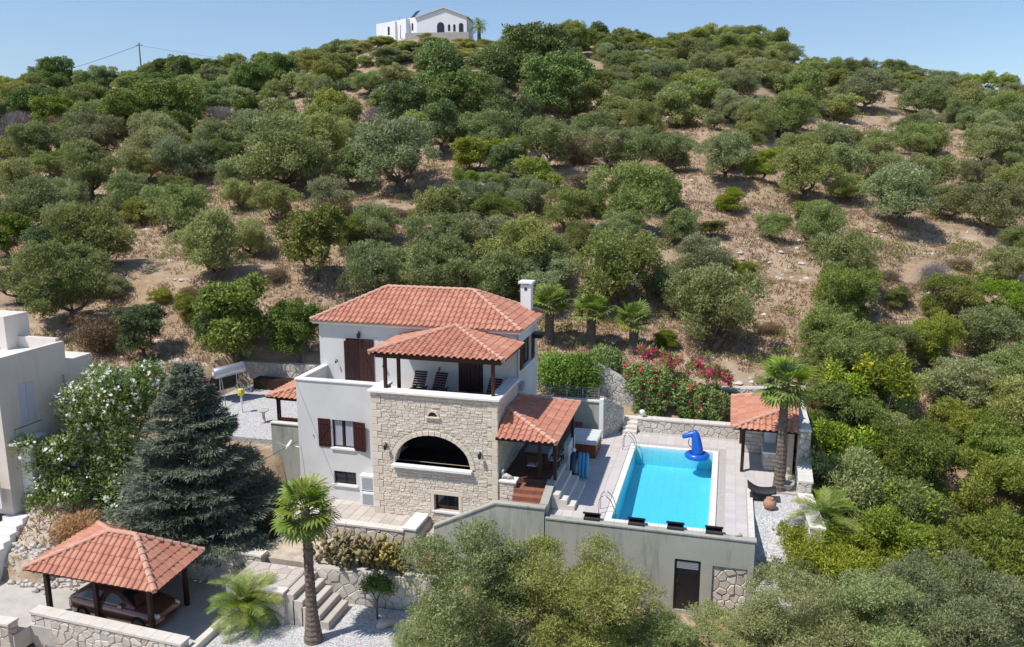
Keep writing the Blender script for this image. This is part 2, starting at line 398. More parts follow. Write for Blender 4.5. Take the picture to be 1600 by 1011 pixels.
def clip_half(poly, p, n):
    """keep the side of the line through p where (q-p).n <= 0"""
    out = []; k = len(poly)
    for i in range(k):
        a, b = poly[i], poly[(i+1) % k]
        da = (a[0]-p[0])*n[0]+(a[1]-p[1])*n[1]; db = (b[0]-p[0])*n[0]+(b[1]-p[1])*n[1]
        if da <= 0: out.append(a)
        if (da < 0 < db) or (db < 0 < da):
            t = da/(da-db); out.append((a[0]+(b[0]-a[0])*t, a[1]+(b[1]-a[1])*t))
    return out
def area2(p): return abs(sum(p[i][0]*p[(i+1) % len(p)][1]-p[(i+1) % len(p)][0]*p[i][1] for i in range(len(p))))/2
def rubble_polys(outline, cu, cv, seed, joint=.03):
    """irregular stones filling a convex outline (counter-clockwise)"""
    r = random.Random(seed); us = [p[0] for p in outline]; vs = [p[1] for p in outline]
    u0, u1, v0, v1 = min(us), max(us), min(vs), max(vs); sites = {}
    nu = int((u1-u0)/cu)+2; nv = int((v1-v0)/cv)+2
    for j in range(-1, nv+1):
        for i in range(-1, nu+1):
            if r.random() < .10: continue
            sites[(i, j)] = (u0+(i+.5+(.5 if j % 2 else 0)+r.uniform(-.36, .36))*cu, v0+(j+.5+r.uniform(-.34, .34))*cv)
    res = []
    for (i, j), s in sites.items():
        poly = [(s[0]-cu*1.5, s[1]-cv*1.5), (s[0]+cu*1.5, s[1]-cv*1.5), (s[0]+cu*1.5, s[1]+cv*1.5), (s[0]-cu*1.5, s[1]+cv*1.5)]
        for dj in range(-2, 3):
            for di in range(-2, 3):
                q = sites.get((i+di, j+dj))
                if q is None or (di == 0 and dj == 0): continue
                n = (q[0]-s[0], q[1]-s[1]); L = math.hypot(*n)
                if L < 1e-6: continue
                n = (n[0]/L, n[1]/L); m = ((s[0]+q[0])/2-n[0]*joint/2, (s[1]+q[1])/2-n[1]*joint/2)
                poly = clip_half(poly, m, n)
                if len(poly) < 3: break
            if len(poly) < 3: break
        if len(poly) < 3: continue
        k = len(outline)
        for a in range(k):
            p, q = outline[a], outline[(a+1) % k]; d = (q[0]-p[0], q[1]-p[1]); L = math.hypot(*d)
            poly = clip_half(poly, p, (d[1]/L, -d[0]/L))
            if len(poly) < 3: break
        if len(poly) >= 3 and area2(poly) > cu*cv*.06: res.append(poly)
    return res
def course_polys(u0, u1, v0, v1, blocked, seed, hmin=.14, hmax=.21, lmin=.2, lmax=.5, joint=.018):
    r = random.Random(seed); v = v0; res = []
    while v < v1-.06:
        h = min(r.uniform(hmin, hmax), v1-v)
        if v1-v-h < .07: h = v1-v
        free = [(u0, u1)]
        for a, b in blocked(v, v+h):
            free = [s for x, y in free for s in ((x, min(y, a)), (max(x, b), y)) if s[1]-s[0] > .05]
        for a, b in free:
            u = a
            while u < b-.04:
                l = r.uniform(lmin, lmax)
                if b-u-l < lmin*.7: l = b-u
                j = joint/2; w = lambda: r.uniform(-.008, .008)
                res.append([(u+j+w(), v+j+w()), (u+l-j+w(), v+j+w()), (u+l-j+w(), v+h-j+w()), (u+j+w(), v+h-j+w())]); u += l
        v += h
    return res
def lay_stones(polys, fr, parent, mat, seed, dmin=.025, dmax=.06, limit=300, name='stone', inset=.18):
    r = random.Random(seed); polys = sorted(polys, key=area2, reverse=True); mass = MB()
    for idx, p in enumerate(polys):
        d = r.uniform(dmin, dmax); n = len(p); c = (sum(q[0] for q in p)/n, sum(q[1] for q in p)/n)
        k = min(.05/max(area2(p)**.5, .05), inset)
        top = [(q[0]+(c[0]-q[0])*k, q[1]+(c[1]-q[1])*k) for q in p]
        vs = [fr(*q, -.015) for q in p] + [fr(*q, d*.55) for q in p] + [fr(*q, d+r.uniform(-.008, .008)) for q in top]
        fs = [(i, (i+1) % n, n+(i+1) % n, n+i) for i in range(n)] + [(n+i, n+(i+1) % n, 2*n+(i+1) % n, 2*n+i) for i in range(n)] + [tuple(2*n+i for i in range(n))]
        if idx < limit: MB().add(vs, fs).build(name, M[mat], parent)
        else: mass.add(vs, fs)
    if mass.v: tag(mass.build('small_stones', M[mat+'_mass'], parent), kind='stuff')

def rubble_wall(name, label, p0, p1, zb, zt, normal, thick=.35, cu=.34, cv=.26, seed=1, mat='rubble_stone', cap=True, capmat='coping_stone', cat='wall', top1=None, base1=None, both=False, limit=300, group=None, capt=.09):
    """a stone wall whose front face runs from p0 to p1 (xy); zt is the top at p0, top1 at p1"""
    t1 = zt if top1 is None else top1; b1 = zb if base1 is None else base1
    th = thing(name, label, cat, (p0[0], p0[1], zb), group=group)
    u = Vector((p1[0]-p0[0], p1[1]-p0[1], 0)); L = u.length; u.normalize(); n = Vector((normal[0], normal[1], 0)).normalized()
    fr = Frame((p0[0], p0[1], 0), u, (0, 0, 1), n)
    g = .10 if cap else 0.0
    prof = [(0, zb), (L, b1), (L, t1-g), (0, zt-g)]; vs = [fr(a, b, 0) for a, b in prof]+[fr(a, b, -thick) for a, b in prof]
    core = MB().add(vs, [(0, 1, 2, 3), (7, 6, 5, 4), (0, 4, 5, 1), (1, 5, 6, 2), (2, 6, 7, 3), (3, 7, 4, 0)]).build('mortar_bed', M['pale_mortar'], th)
    fixn(core.data)
    lay_stones(rubble_polys(prof, cu, cv, seed), fr, th, mat, seed, limit=limit)
    if both: lay_stones(rubble_polys(prof, cu, cv, seed+50), Frame(fr(0, 0, -thick), u, (0, 0, 1), -n), th, mat, seed+1, limit=100)
    # end faces
    for a, nn in ((0, -u), (L, u)):
        z0, z1 = (zb, zt) if a == 0 else (b1, t1)
        if z1-z0 > .3:
            lay_stones(rubble_polys([(0, z0), (thick, z0), (thick, z1-g), (0, z1-g)], cu, cv, seed+7), Frame(fr(a, 0, 0), -n, (0, 0, 1), nn), th, mat, seed+3)
    if cap:
        r = random.Random(seed); a = -.05
        while a < L+.04:
            b = min(a+r.uniform(.55, .95), L+.05)
            if L+.05-b < .3: b = L+.05
            za = zt+(t1-zt)*max(0, min(1, a/L)); zb2 = zt+(t1-zt)*max(0, min(1, b/L))
            j = .006; q = []
            for d in (.08, -thick-.06):
                for aa, zz in ((a+j, za), (b-j, zb2)): q += [fr(aa, zz-g+.004, d), fr(aa, zz-g+capt, d)]
            MB().add(q, [(0, 2, 3, 1), (4, 5, 7, 6), (0, 1, 5, 4), (2, 6, 7, 3), (1, 3, 7, 5), (0, 4, 6, 2)]).build('coping', M[capmat], th)
            a = b
    return th

# ---------------------------------------------------------------- tiled roofs
TW, TL = .285, .37
PROF_U = [0, .10, .31, .52, .62, .81, 1.0]; PROF_H = [.004, .055, .078, .055, .006, -.010, .004]
def tile_geo():
    v = []; f = []
    for e, (y, lift) in enumerate(((0, .034), (TL*1.14, 0))):
        for a, h in zip(PROF_U, PROF_H): v.append((a*TW, y, h+lift))
    n = len(PROF_U)
    for i in range(n-1): f.append((i, i+1, n+i+1, n+i))
    for a, h in zip(PROF_U, PROF_H): v.append((a*TW, .004, h+.034-.026))
    for i in range(n-1): f.append((2*n+i, 2*n+i+1, i+1, i))
    return v, f
TILE_V, TILE_F = tile_geo()
def mesh_from(name, v, f, mat):
    me = bpy.data.meshes.new(name); me.from_pydata(v, [], f); me.materials.append(mat); return me
TILE_ME = mesh_from('roof_tile', TILE_V, TILE_F, M['terracotta'])
def cap_geo():
    v = []; f = []; n = 7; L = .40
    for y, r in ((0, .125), (L, .10)):
        for k in range(n):
            t = math.pi*k/(n-1); v.append((r*math.cos(t), y, r*math.sin(t)*.85-.02+(.02 if y == 0 else 0)))
    for k in range(n-1): f.append((k, k+1, n+k+1, n+k))
    f.append(tuple(range(n-1, -1, -1)))
    return v, f
CAP_ME = mesh_from('ridge_tile', *cap_geo(), M['ridge_clay'])

def roof(parent, faces, caps, limit=300, deck='beam_wood', thick=.10, order=None, name='roof'):
    """faces: polygons with the eave as first edge (left to right seen from outside); tiles laid face by face, seen faces first"""
    mb = MB()
    for p in faces:
        p = [Vector(q) for q in p]; k = len(p)
        n = (p[1]-p[0]).cross(p[2]-p[0]).normalized()
        top = [q - n*.012 for q in p]; bot = [Vector((q.x, q.y, q.z-thick)) for q in p]
        mb.add(top+bot, [tuple(range(k)), tuple(range(2*k-1, k-1, -1))]+[(i, k+i, k+(i+1) % k, (i+1) % k) for i in range(1)])
    base = mb.build(name, M[deck], parent)
    count = 0; mass = MB()
    for p in faces:
        p = [Vector(q) for q in p]; u = (p[1]-p[0]).normalized(); n = u.cross(p[2]-p[0]).normalized(); v = n.cross(u)
        uv = [((q-p[0]).dot(u), (q-p[0]).dot(v)) for q in p]
        umax = max(a for a, b in uv); umin = min(a for a, b in uv); vmax = max(b for a, b in uv); k = len(uv)
        cols = max(1, round((uv[1][0]-uv[0][0])/TW)); sx = (uv[1][0]-uv[0][0])/cols/TW
        planes = []
        for i in range(1, k):
            a, b = uv[i], uv[(i+1) % k]; d = (b[0]-a[0], b[1]-a[1]); L = math.hypot(*d)
            if L > 1e-4: planes.append((a, (d[1]/L, -d[0]/L)))
        j = 0
        while j*TL-.05 < vmax:
            v0 = j*TL-.05; c0 = math.floor(umin/TW/sx)-1
            for c in range(c0, int(umax/TW/sx)+2):
                u0 = c*TW*sx
                rect = [(u0, max(v0, .001)), (u0+TW*sx, max(v0, .001)), (u0+TW*sx, v0+TL), (u0, v0+TL)]
                sd = [max((q[0]-a[0])*nn[0]+(q[1]-a[1])*nn[1] for a, nn in planes) for q in rect]
                mat4 = Matrix(((u.x*sx, v.x, n.x, 0), (u.y*sx, v.y, n.y, 0), (u.z*sx, v.z, n.z, 0), (0, 0, 0, 1)))
                o = p[0]+u*u0+v*v0; jig = random.uniform(-.006, .006)
                mat4.translation = o+n*jig
                if max(sd) <= .03:
                    if count < limit:
                        t = bpy.data.objects.new('roof_tile', TILE_ME); COL.objects.link(t); t.parent = base; t.matrix_basis = mat4; count += 1
                    else: mass.add([mat4 @ Vector(q) for q in TILE_V], TILE_F)
                else:
                    q = rect
                    for a, nn in planes: q = clip_half(q, a, nn) if len(q) >= 3 else q
                    if len(q) < 3 or area2(q) < TW*TL*.06: continue
                    bm = bmesh.new(); bv = [bm.verts.new(mat4 @ Vector(x)) for x in TILE_V]
                    for ff in TILE_F: bm.faces.new([bv[i] for i in ff])
                    for a, nn in planes:
                        w = u*nn[0]+v*nn[1]; co = p[0]+u*a[0]+v*a[1]
                        bmesh.ops.bisect_plane(bm, geom=bm.verts[:]+bm.edges[:]+bm.faces[:], plane_co=co, plane_no=w, clear_outer=True)
                    if bm.faces:
                        bm.verts.index_update()
                        vs = [tuple(x.co) for x in bm.verts]; fs = [tuple(x.index for x in ff.verts) for ff in bm.faces]
                        if count < limit: MB().add(vs, fs).build('roof_tile', M['terracotta'], base); count += 1
                        else: mass.add(vs, fs)
                    bm.free()
            j += 1
    if mass.v: tag(mass.build('more_roof_tiles', M['terracotta_mass'], base), kind='stuff')
    for a, b in caps:
        a = Vector(a); b = Vector(b); d = (b-a); L = d.length; d.normalize(); s = d.cross(Vector((0, 0, 1))).normalized(); n = s.cross(d)
        kx = max(1, round(L/.36))
        bed = MB().tube([a-Vector((0, 0, .03)), b-Vector((0, 0, .03))], .085, 6).build('ridge_mortar', M['ridge_mortar'], base)
        for i in range(kx):
            m4 = Matrix(((s.x, d.x, n.x, 0), (s.y, d.y, n.y, 0), (s.z, d.z, n.z, 0), (0, 0, 0, 1))); m4.translation = a+d*(L*i/kx)+Vector((0, 0, .035))
            t = bpy.data.objects.new('ridge_tile', CAP_ME); COL.objects.link(t); t.parent = base; t.matrix_basis = m4
    return base

def wall_holes(mb, fr, u0, u1, v0, v1, thick, holes):
    """wall slab in a frame (front at d=0, back at -thick) with rectangular openings"""
    us = sorted({u0, u1, *[h[0] for h in holes], *[h[1] for h in holes]}); vs = sorted({v0, v1, *[h[2] for h in holes], *[h[3] for h in holes]})
    vs = [v for v in vs if v0 <= v <= v1]; us = [u for u in us if u0 <= u <= u1]
    for a, b in zip(us, us[1:]):
        for c, d in zip(vs, vs[1:]):
            m = ((a+b)/2, (c+d)/2)
            if any(h[0] < m[0] < h[1] and h[2] < m[1] < h[3] for h in holes): continue
            q = [fr(a, c), fr(b, c), fr(b, d), fr(a, d), fr(a, c, -thick), fr(b, c, -thick), fr(b, d, -thick), fr(a, d, -thick)]
            mb.add(q, [(0, 1, 2, 3), (5, 4, 7, 6)])
            for e, (x, y) in enumerate(((0, 1), (1, 2), (2, 3), (3, 0))):
                nb = (m[0]+(b-a, 0)[0]*0, m[1])
                mid = {0: ((a+b)/2, c-1e-4), 1: (b+1e-4, (c+d)/2), 2: ((a+b)/2, d+1e-4), 3: (a-1e-4, (c+d)/2)}[e]
                inside = u0 < mid[0] < u1 and v0 < mid[1] < v1 and not any(h[0] < mid[0] < h[1] and h[2] < mid[1] < h[3] for h in holes)
                if not inside: mb.add([q[x], q[x+4], q[y+4], q[y]], [(0, 1, 2, 3)])
    return mb
XZ = lambda y: Frame((0, y, 0), (1, 0, 0), (0, 0, 1), (0, -1, 0))      # wall facing the camera side
YZ = lambda x: Frame((x, 0, 0), (0, 1, 0), (0, 0, 1), (1, 0, 0))       # wall facing +x

def window(parent, fr, u0, u1, v0, v1, recess=.12, fmat='dark_frame', mull=True, curtain=False, sill=True, name='window'):
    w = MB(); t = .05
    for a, b, c, d in ((u0, u0+t, v0, v1), (u1-t, u1, v0, v1), (u0+t, u1-t, v0, v0+t), (u0+t, u1-t, v1-t, v1)) + ((((u0+u1)/2-.03, (u0+u1)/2+.03, v0+t, v1-t),) if mull else ()):
        boxf(w, fr, a, b, c, d, -recess-.06, -recess+.01)
    o = w.build(name, M[fmat], parent)
    spans = ((u0+t, (u0+u1)/2-.03), ((u0+u1)/2+.03, u1-t)) if mull else ((u0+t, u1-t),)
    for a, b in spans:
        g = MB(); boxf(g, fr, a, b, v0+t, v1-t, -recess-.04, -recess-.025); g.build('pane', M['window_glass'], o)
    if curtain:
        for a, b in ((u0+.08, u0+(u1-u0)*.42), (u0+(u1-u0)*.58, u1-.08)):
            q = MB(); n = 10
            for i in range(n):
                x0 = a+(b-a)*i/n; x1 = a+(b-a)*(i+1)/n; d0 = -recess-.02+(.012 if i % 2 else 0); d1 = -recess-.02+(.0 if i % 2 else .012)
                q.add([fr(x0, v0+.06, d0), fr(x1, v0+.06, d1), fr(x1, v1-.06, d1), fr(x0, v1-.06, d0)], [(0, 1, 2, 3)])
            q.build('curtain', M['curtain'], o)
    if sill:
        s = MB(); boxf(s, fr, u0-.08, u1+.08, v0-.09, v0-.004, -recess, .09); s.build('sill', M['white_paint'], o)
    return o
def boxf(mb, fr, a, b, c, d, e, f):
    q = [fr(a, c, e), fr(b, c, e), fr(b, d, e), fr(a, d, e), fr(a, c, f), fr(b, c, f), fr(b, d, f), fr(a, d, f)]
    mb.add(q, [(3, 2, 1, 0), (4, 5, 6, 7), (0, 1, 5, 4), (1, 2, 6, 5), (2, 3, 7, 6), (3, 0, 4, 7)]); return mb
def shutter(parent, hinge, wdir, up, h, w, nrm, side=1):
    """a board shutter with rails and a diagonal brace; hinge is its lower hinge corner"""
    fr = Frame(hinge, wdir, (0, 0, 1), nrm)
    s = MB()
    nb = 4
    for i in range(nb): boxf(s, fr, w*i/nb+.006, w*(i+1)/nb-.006, 0, h, .012, .035)
    o = s.build('shutter', M['shutter_wood'], parent)
    r = MB()
    for z in (.16, h-.26): boxf(r, fr, .02, w-.02, z, z+.1, .036, .06)
    a, b = ((.04, .27), (w-.04, h-.28)) if side > 0 else ((w-.04, .27), (.04, h-.28))
    d = Vector((b[0]-a[0], b[1]-a[1])); L = d.length; d /= L; n2 = Vector((-d.y, d.x))*.045
    pts = [(a[0]-n2.x, a[1]-n2.y), (a[0]+n2.x, a[1]+n2.y), (b[0]+n2.x, b[1]+n2.y), (b[0]-n2.x, b[1]-n2.y)]
    r.add([fr(*q, .036) for q in pts]+[fr(*q, .058) for q in pts], [(4, 5, 6, 7), (0, 1, 5, 4), (1, 2, 6, 5), (2, 3, 7, 6), (3, 0, 4, 7)])
    m = r.build('brace', M['shutter_wood'], o); fixn(m.data); return o
def lantern(parent, p, s=1.0):
    l = MB(); l.box(p[0]-.03*s, p[0]+.03*s, p[1]-.02, p[1], p[2]-.1*s, p[2]+.1*s); l.tube([(p[0], p[1]-.01, p[2]+.06*s), (p[0], p[1]-.12, p[2]+.16*s), (p[0], p[1]-.17, p[2]+.08*s)], .014, 6)
    l.lathe([(.02*s, .1*s), (.09*s, .06*s), (.075*s, -.12*s), (.03*s, -.16*s)], 8, (p[0], p[1]-.17, p[2]-.02))
    return l.build('wall_lantern', M['dark_frame'], parent)

# ---------------------------------------------------------------- ground sheet
def build_ground():
    def axis(a, b, na, nb, fine, coarse, far):
        xs = list(np.arange(na, nb, fine))
        x = nb; s = fine
        while x < b: xs.append(x); s = min(s*1.12, coarse if x < far else 60); x += s
        xs.append(b); x = na; s = fine
        while x > a: s = min(s*1.12, coarse if x > -far else 60); x -= s; xs.append(max(x, a))
        return np.array(sorted(set(round(float(v), 4) for v in xs)))
    X = axis(-1500, 1500, -36, 14, .5, 1.5, 150); Y = axis(-300, 1700, 19, 58, .5, 1.5, 230)
    gx, gy = np.meshgrid(X, Y); gz = ground_z(gx, gy); nx, ny = len(X), len(Y)
    co = np.stack([gx, gy, gz], -1).reshape(-1, 3)
    i = np.arange((ny-1)*(nx-1)); r = i//(nx-1); c = i % (nx-1); a = r*nx+c
    quads = np.stack([a, a+1, a+nx+1, a+nx], -1)
    me = fast_mesh('ground', co, quads, M['hillside'], smooth=True)
    struct(link('ground', me))
def fast_mesh(name, co, quads, mat, smooth=False, tint=None):
    me = bpy.data.meshes.new(name); k = quads.shape[1]; n = len(quads)
    me.vertices.add(len(co)); me.vertices.foreach_set('co', np.asarray(co, np.float32).ravel())
    me.loops.add(n*k); me.loops.foreach_set('vertex_index', quads.astype(np.int32).ravel())
    me.polygons.add(n); me.polygons.foreach_set('loop_start', np.arange(0, n*k, k, dtype=np.int32))
    if smooth: me.polygons.foreach_set('use_smooth', np.ones(n, bool))
    mats = mat if isinstance(mat, (list, tuple)) else [mat]
    for m in mats: me.materials.append(m)
    if tint is not None:
        at = me.attributes.new('tint', 'FLOAT', 'POINT'); at.data.foreach_set('value', np.asarray(tint, np.float32))
    me.update(calc_edges=True); me.validate(); return me
build_ground()

# ---------------------------------------------------------------- villa
ZE, ZT = 7.12, 4.66
villa = thing('villa', 'two storey villa with white plaster walls, stone terrace block and red tiled hip roof', 'house', (-14.5, 36.6, -1.3))
# stone block carrying the roof terrace
BX0, BX1, BY = -15.45, -9.40, 32.9
ARC, ARW, ARZ, ARH = -12.52, 1.83, 1.33, 1.46
def arch_half(z, extra=0.0):
    t = (z-ARZ)/(ARH+extra)
    return (ARW+extra)*math.sqrt(max(0, 1-t*t)) if 0 <= t <= 1 else 0
core = MB(); fr = XZ(BY+.045)
wall_holes(core, fr, BX0+.05, BX1-.05, -2.6, ZT, .42, [(ARC-ARW, ARC+ARW, ARZ, ARZ+ARH), (-12.46, -11.28, -.79, -.02)])
ns = 22
for i in range(ns):
    a = ARC-ARW+2*ARW*i/ns; b = ARC-ARW+2*ARW*(i+1)/ns
    za = ARZ+ARH*math.sqrt(max(0, 1-((a-ARC)/ARW)**2)); zb = ARZ+ARH*math.sqrt(max(0, 1-((b-ARC)/ARW)**2)); t = ARZ+ARH
    core.add([fr(a, za, -.002), fr(b, zb, -.002), fr(b, t, -.002), fr(a, t, -.002), fr(a, za, -.418), fr(b, zb, -.418), fr(b, t, -.418), fr(a, t, -.418)], [(0, 1, 2, 3), (7, 6, 5, 4), (0, 4, 5, 1)])
fr2 = YZ(BX1-.045)
core.box(BX1-.46, BX1-.047, BY+.467, 36.55, -2.6, ZT)       # right hand wall

block = core.build('stone_block', M['mortar'], villa)
MB().box(BX0+.047, BX0+.40, BY+.467, 34.35, -2.6, ZT).build('terrace_side_wall', M['plaster'], villa)
inr = MB().box(BX0+.045, BX1-.2, BY+.30, 36.63, 3.62, 3.85)
inr.build('terrace_floor', M['grout'], villa)
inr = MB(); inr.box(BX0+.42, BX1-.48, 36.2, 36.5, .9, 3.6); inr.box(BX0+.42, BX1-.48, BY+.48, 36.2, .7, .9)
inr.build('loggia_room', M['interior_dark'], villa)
lw = MB(); lw.box(-13.2, -12.1, 36.10, 36.19, .91, 2.95).build('loggia_door', M['shutter_wood'], villa)
MB().box(-11.6, -10.6, 36.10, 36.19, 1.6, 2.9).build('loggia_window', M['window_glass'], villa)
WIN = (-12.46, -11.28, -.79, -.02)
def quoin_len(v): return .50 if int((v+3)/.34) % 2 else .30
def blocked(va, vb):
    vm = (va+vb)/2; out = [(BX0-.1, BX0+quoin_len(vm)), (BX1-quoin_len(vm+.1), BX1+.1)]
    h = max(arch_half(va, .22), arch_half(vb, .22), arch_half(vm, .22))
    if vb > ARZ-.14 and va < ARZ+ARH+.22 and h > 0: out.append((ARC-h, ARC+h))
    if va < ARZ and vb > ARZ-.14: out.append((ARC-ARW-.12, ARC+ARW+.12))
    if vb > WIN[2]-.13 and va < WIN[3]+.03: out.append((WIN[0]-.17, WIN[1]+.17))
    elif vb > WIN[2] and va < WIN[3]+.22: out.append((WIN[0]-.27, WIN[1]+.27))
    if vb > 3.66 and va < 4.02: out.append((ARC-.32, ARC+.42))
    return out
lay_stones(course_polys(BX0+.02, BX1-.02, -1.45, ZT, blocked, 11, .105, .155, .18, .44, .016), fr, block, 'facade_stone', 3, .014, .034, 300)
lay_stones(course_polys(BY, 36.5, .2, ZT, lambda a, b: [(BY-.1, BY+quoin_len((a+b)/2+.1)-.1)], 12, .105, .155, .18, .44, .016), fr2, block, 'facade_stone', 4, .014, .034, 150, name='side_stone')
# quoins, arch ring, window surround
def piece(name, pts, f, d0, d1, mat, parent):
    n = len(pts); c = (sum(p[0] for p in pts)/n, sum(p[1] for p in pts)/n); tp = [(p[0]+(c[0]-p[0])*.05, p[1]+(c[1]-p[1])*.05) for p in pts]
    MB().add([f(*p, d0) for p in pts]+[f(*p, d1-.012) for p in pts]+[f(*p, d1) for p in tp],
             [(i, (i+1) % n, n+(i+1) % n, n+i) for i in range(n)]+[(n+i, n+(i+1) % n, 2*n+(i+1) % n, 2*n+i) for i in range(n)]+[tuple(2*n+i for i in range(n))]).build(name, M[mat], parent)
z = -1.4
while z < ZT-.1:
    z1 = min(z+.34-((z+3) % .34 if (z+3) % .34 > .01 and z == -1.4 else 0), ZT); vm = (z+z1)/2
    L = quoin_len(vm)-.012
    piece('quoin', [(BX0-.01, z+.008), (BX0+L, z+.008), (BX0+L, z1-.008), (BX0-.01, z1-.008)], fr, -.02, .040, 'dressed_stone', block)
    L = quoin_len(vm+.1)-.012
    piece('quoin', [(BX1-L, z+.008), (BX1+.015, z+.008), (BX1+.015, z1-.008), (BX1-L, z1-.008)], fr, -.02, .038, 'dressed_stone', block)
    piece('quoin', [(BY-.012, z+.008), (BY+L-.1, z+.008), (BY+L-.1, z1-.008), (BY-.012, z1-.008)], fr2, -.02, .039, 'dressed_stone', block)
    z = z1
nv = 21
for i in range(nv):
    t0 = math.pi*(1-i/nv)-.006; t1 = math.pi*(1-(i+1)/nv)+.006
    q = [(ARC+ARW*math.cos(t0), ARZ+ARH*math.sin(t0)), (ARC+(ARW+.21)*math.cos(t0), ARZ+(ARH+.21)*math.sin(t0)), (ARC+(ARW+.21)*math.cos(t1), ARZ+(ARH+.21)*math.sin(t1)), (ARC+ARW*math.cos(t1), ARZ+ARH*math.sin(t1))]
    piece('arch_stone', q[::-1], fr, -.2, .045, 'dressed_stone', block)
MB().cbox(ARC-ARW-.10, ARC+ARW+.10, BY-.20, BY+.45, ARZ-.14, ARZ, .03).build('arch_sill', M['white_paint'], block)
for a, b, c, d in ((WIN[0]-.26, WIN[1]+.26, WIN[3]+.01, WIN[3]+.22), (WIN[0]-.16, WIN[0]-.005, WIN[2]-.1, WIN[3]-.005), (WIN[1]+.005, WIN[1]+.16, WIN[2]-.1, WIN[3]-.005)):
    piece('window_stone', [(a, c), (b, c), (b, d), (a, d)], fr, -.02, .042, 'dressed_stone', block)
window(villa, fr, *WIN, recess=.22, curtain=False, name='basement_window')
for s, zz in ((0, 3.70),):
    q = [(ARC+.08+.22*math.cos(t), zz+.22*math.sin(t)) for t in np.linspace(0, math.pi, 9)]
    piece('vent_arch', q, fr, -.02, .03, 'interior_dark', block)
    for i in range(7):
        t0, t1 = math.pi*i/7, math.pi*(i+1)/7
        piece('vent_stone', [(ARC+.08+r*math.cos(t), zz+r*math.sin(t)) for r, t in ((.22, t0), (.31, t0), (.31, t1), (.22, t1))], fr, -.02, .085, 'dressed_stone', block)
    piece('vent_sill', [(ARC-.27, zz-.07), (ARC+.43, zz-.07), (ARC+.43, zz-.004), (ARC-.27, zz-.004)], fr, -.02, .12, 'dressed_stone', block)
# parapet copings
for b in ((BX0-.10, BX1+.10, BY-.12, BY+.50), (BX1-.50, BX1+.10, BY+.504, 36.55), (BX0-.10, BX0+.46, BY+.504, 34.4)):
    MB().cbox(*b, ZT+.003, ZT+.11, .02).build('parapet_coping', M['white_paint'], villa)
for x, zz in ((-14.72, 2.15), (-10.2, 2.15)): lantern(villa, (x, BY-.02, zz), 1.0)

# white lower block with balcony
WX0, WX1, WY = -19.75, -15.41, 33.8
wl = MB(); fw_ = XZ(WY)
H1 = (-17.94, -16.82, 1.45, 2.83); H2 = (-17.95, -16.77, -.42, .24)
wall_holes(wl, fw_, WX0, WX1, -2.4, 4.68, .25, [H1, H2])
wl.box(WX0, WX0+.22, WY+.25, 36.62, -2.4, 4.68)
wl.box(WX0+.22, WX1, WY+.25, 36.6, 3.55, 3.85)
wl.build('lower_wall', M['plaster'], villa)
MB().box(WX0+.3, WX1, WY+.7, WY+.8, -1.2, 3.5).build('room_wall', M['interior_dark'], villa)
pc = MB(); pc.cbox(WX0-.05, WX1, WY-.05, WY+.30, 4.683, 4.76, .015); pc.cbox(WX0-.05, WX0+.27, WY+.303, 36.6, 4.683, 4.76, .015)
pc.build('balcony_coping', M['white_paint'], villa)
window(villa, fw_, *H1, curtain=True); window(villa, fw_, *H2, curtain=False, name='cellar_window')
shutter(villa, (H1[0]-.72, WY-.005, H1[2]-.02), (1, 0, 0), 1, 1.42, .66, (0, -1, 0), 1)
shutter(villa, (H1[1]+.02, WY-.005, H1[2]-.06), (.985, -.17, 0), 1, 1.44, .68, (-.17, -.985, 0), -1)
MB().lathe([(.03, 0), (.03, .05), (.015, .06)], 8, (-18.95, WY-.03, 1.95)).build('wall_socket', M['grey_plastic'], villa)
MB().tube([(-19.7, WY-.012, 4.5), (-19.2, WY-.012, 3.2), (-18.6, WY-.012, 1.6), (-17.9, WY-.012, -.3)], .007, 5).build('wall_line', M['grey_plastic'], villa)  # thin grey line slanting down the face of the lower wall
# upper storey
UX0, UX1, UY0, UY1 = -19.9, -9.5, 36.6, 40.85
up = MB(); fu = XZ(UY0)
D1 = (-18.45, -16.92, 3.85, 6.2); D2 = (-12.44, -11.2, 3.85, 5.95); SW = (37.85, 39.5, 4.95, 6.3)
wall_holes(up, fu, UX0, UX1, 3.0, 6.95, .28, [D1, D2])
wall_holes(up, YZ(UX1), UY0+.28, UY1, -.8, 6.95, .28, [SW])
up.box(UX0, UX0+.28, UY0+.28, UY1, -1.3, 6.95); up.box(UX0+.28, UX1-.28, UY1-.28, UY1, -.8, 6.95)
up.box(UX1-.28, UX1, UY0, UY0+.28, .2, 3.0)
up.build('upper_wall', M['plaster'], villa)
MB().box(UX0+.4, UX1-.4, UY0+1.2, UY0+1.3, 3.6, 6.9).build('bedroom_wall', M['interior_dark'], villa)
gt = MB()
for b in ((UX0-.24, UX1+.24, UY0-.24, UY0-.003), (UX0-.24, UX1+.24, UY1+.003, UY1+.24), (UX1+.003, UX1+.24, UY0-.003, UY1+.003), (UX0-.24, UX0-.003, UY0-.003, UY1+.003)): gt.box(*b, ZE-.20, ZE-.02)
gt.build('eave_cornice', M['white_paint'], villa)
MB().tube([(UX1+.06, UY0-.05, 6.9), (UX1+.06, UY0-.05, 3.9)], .045, 8).build('downpipe', M['grey_plastic'], villa)
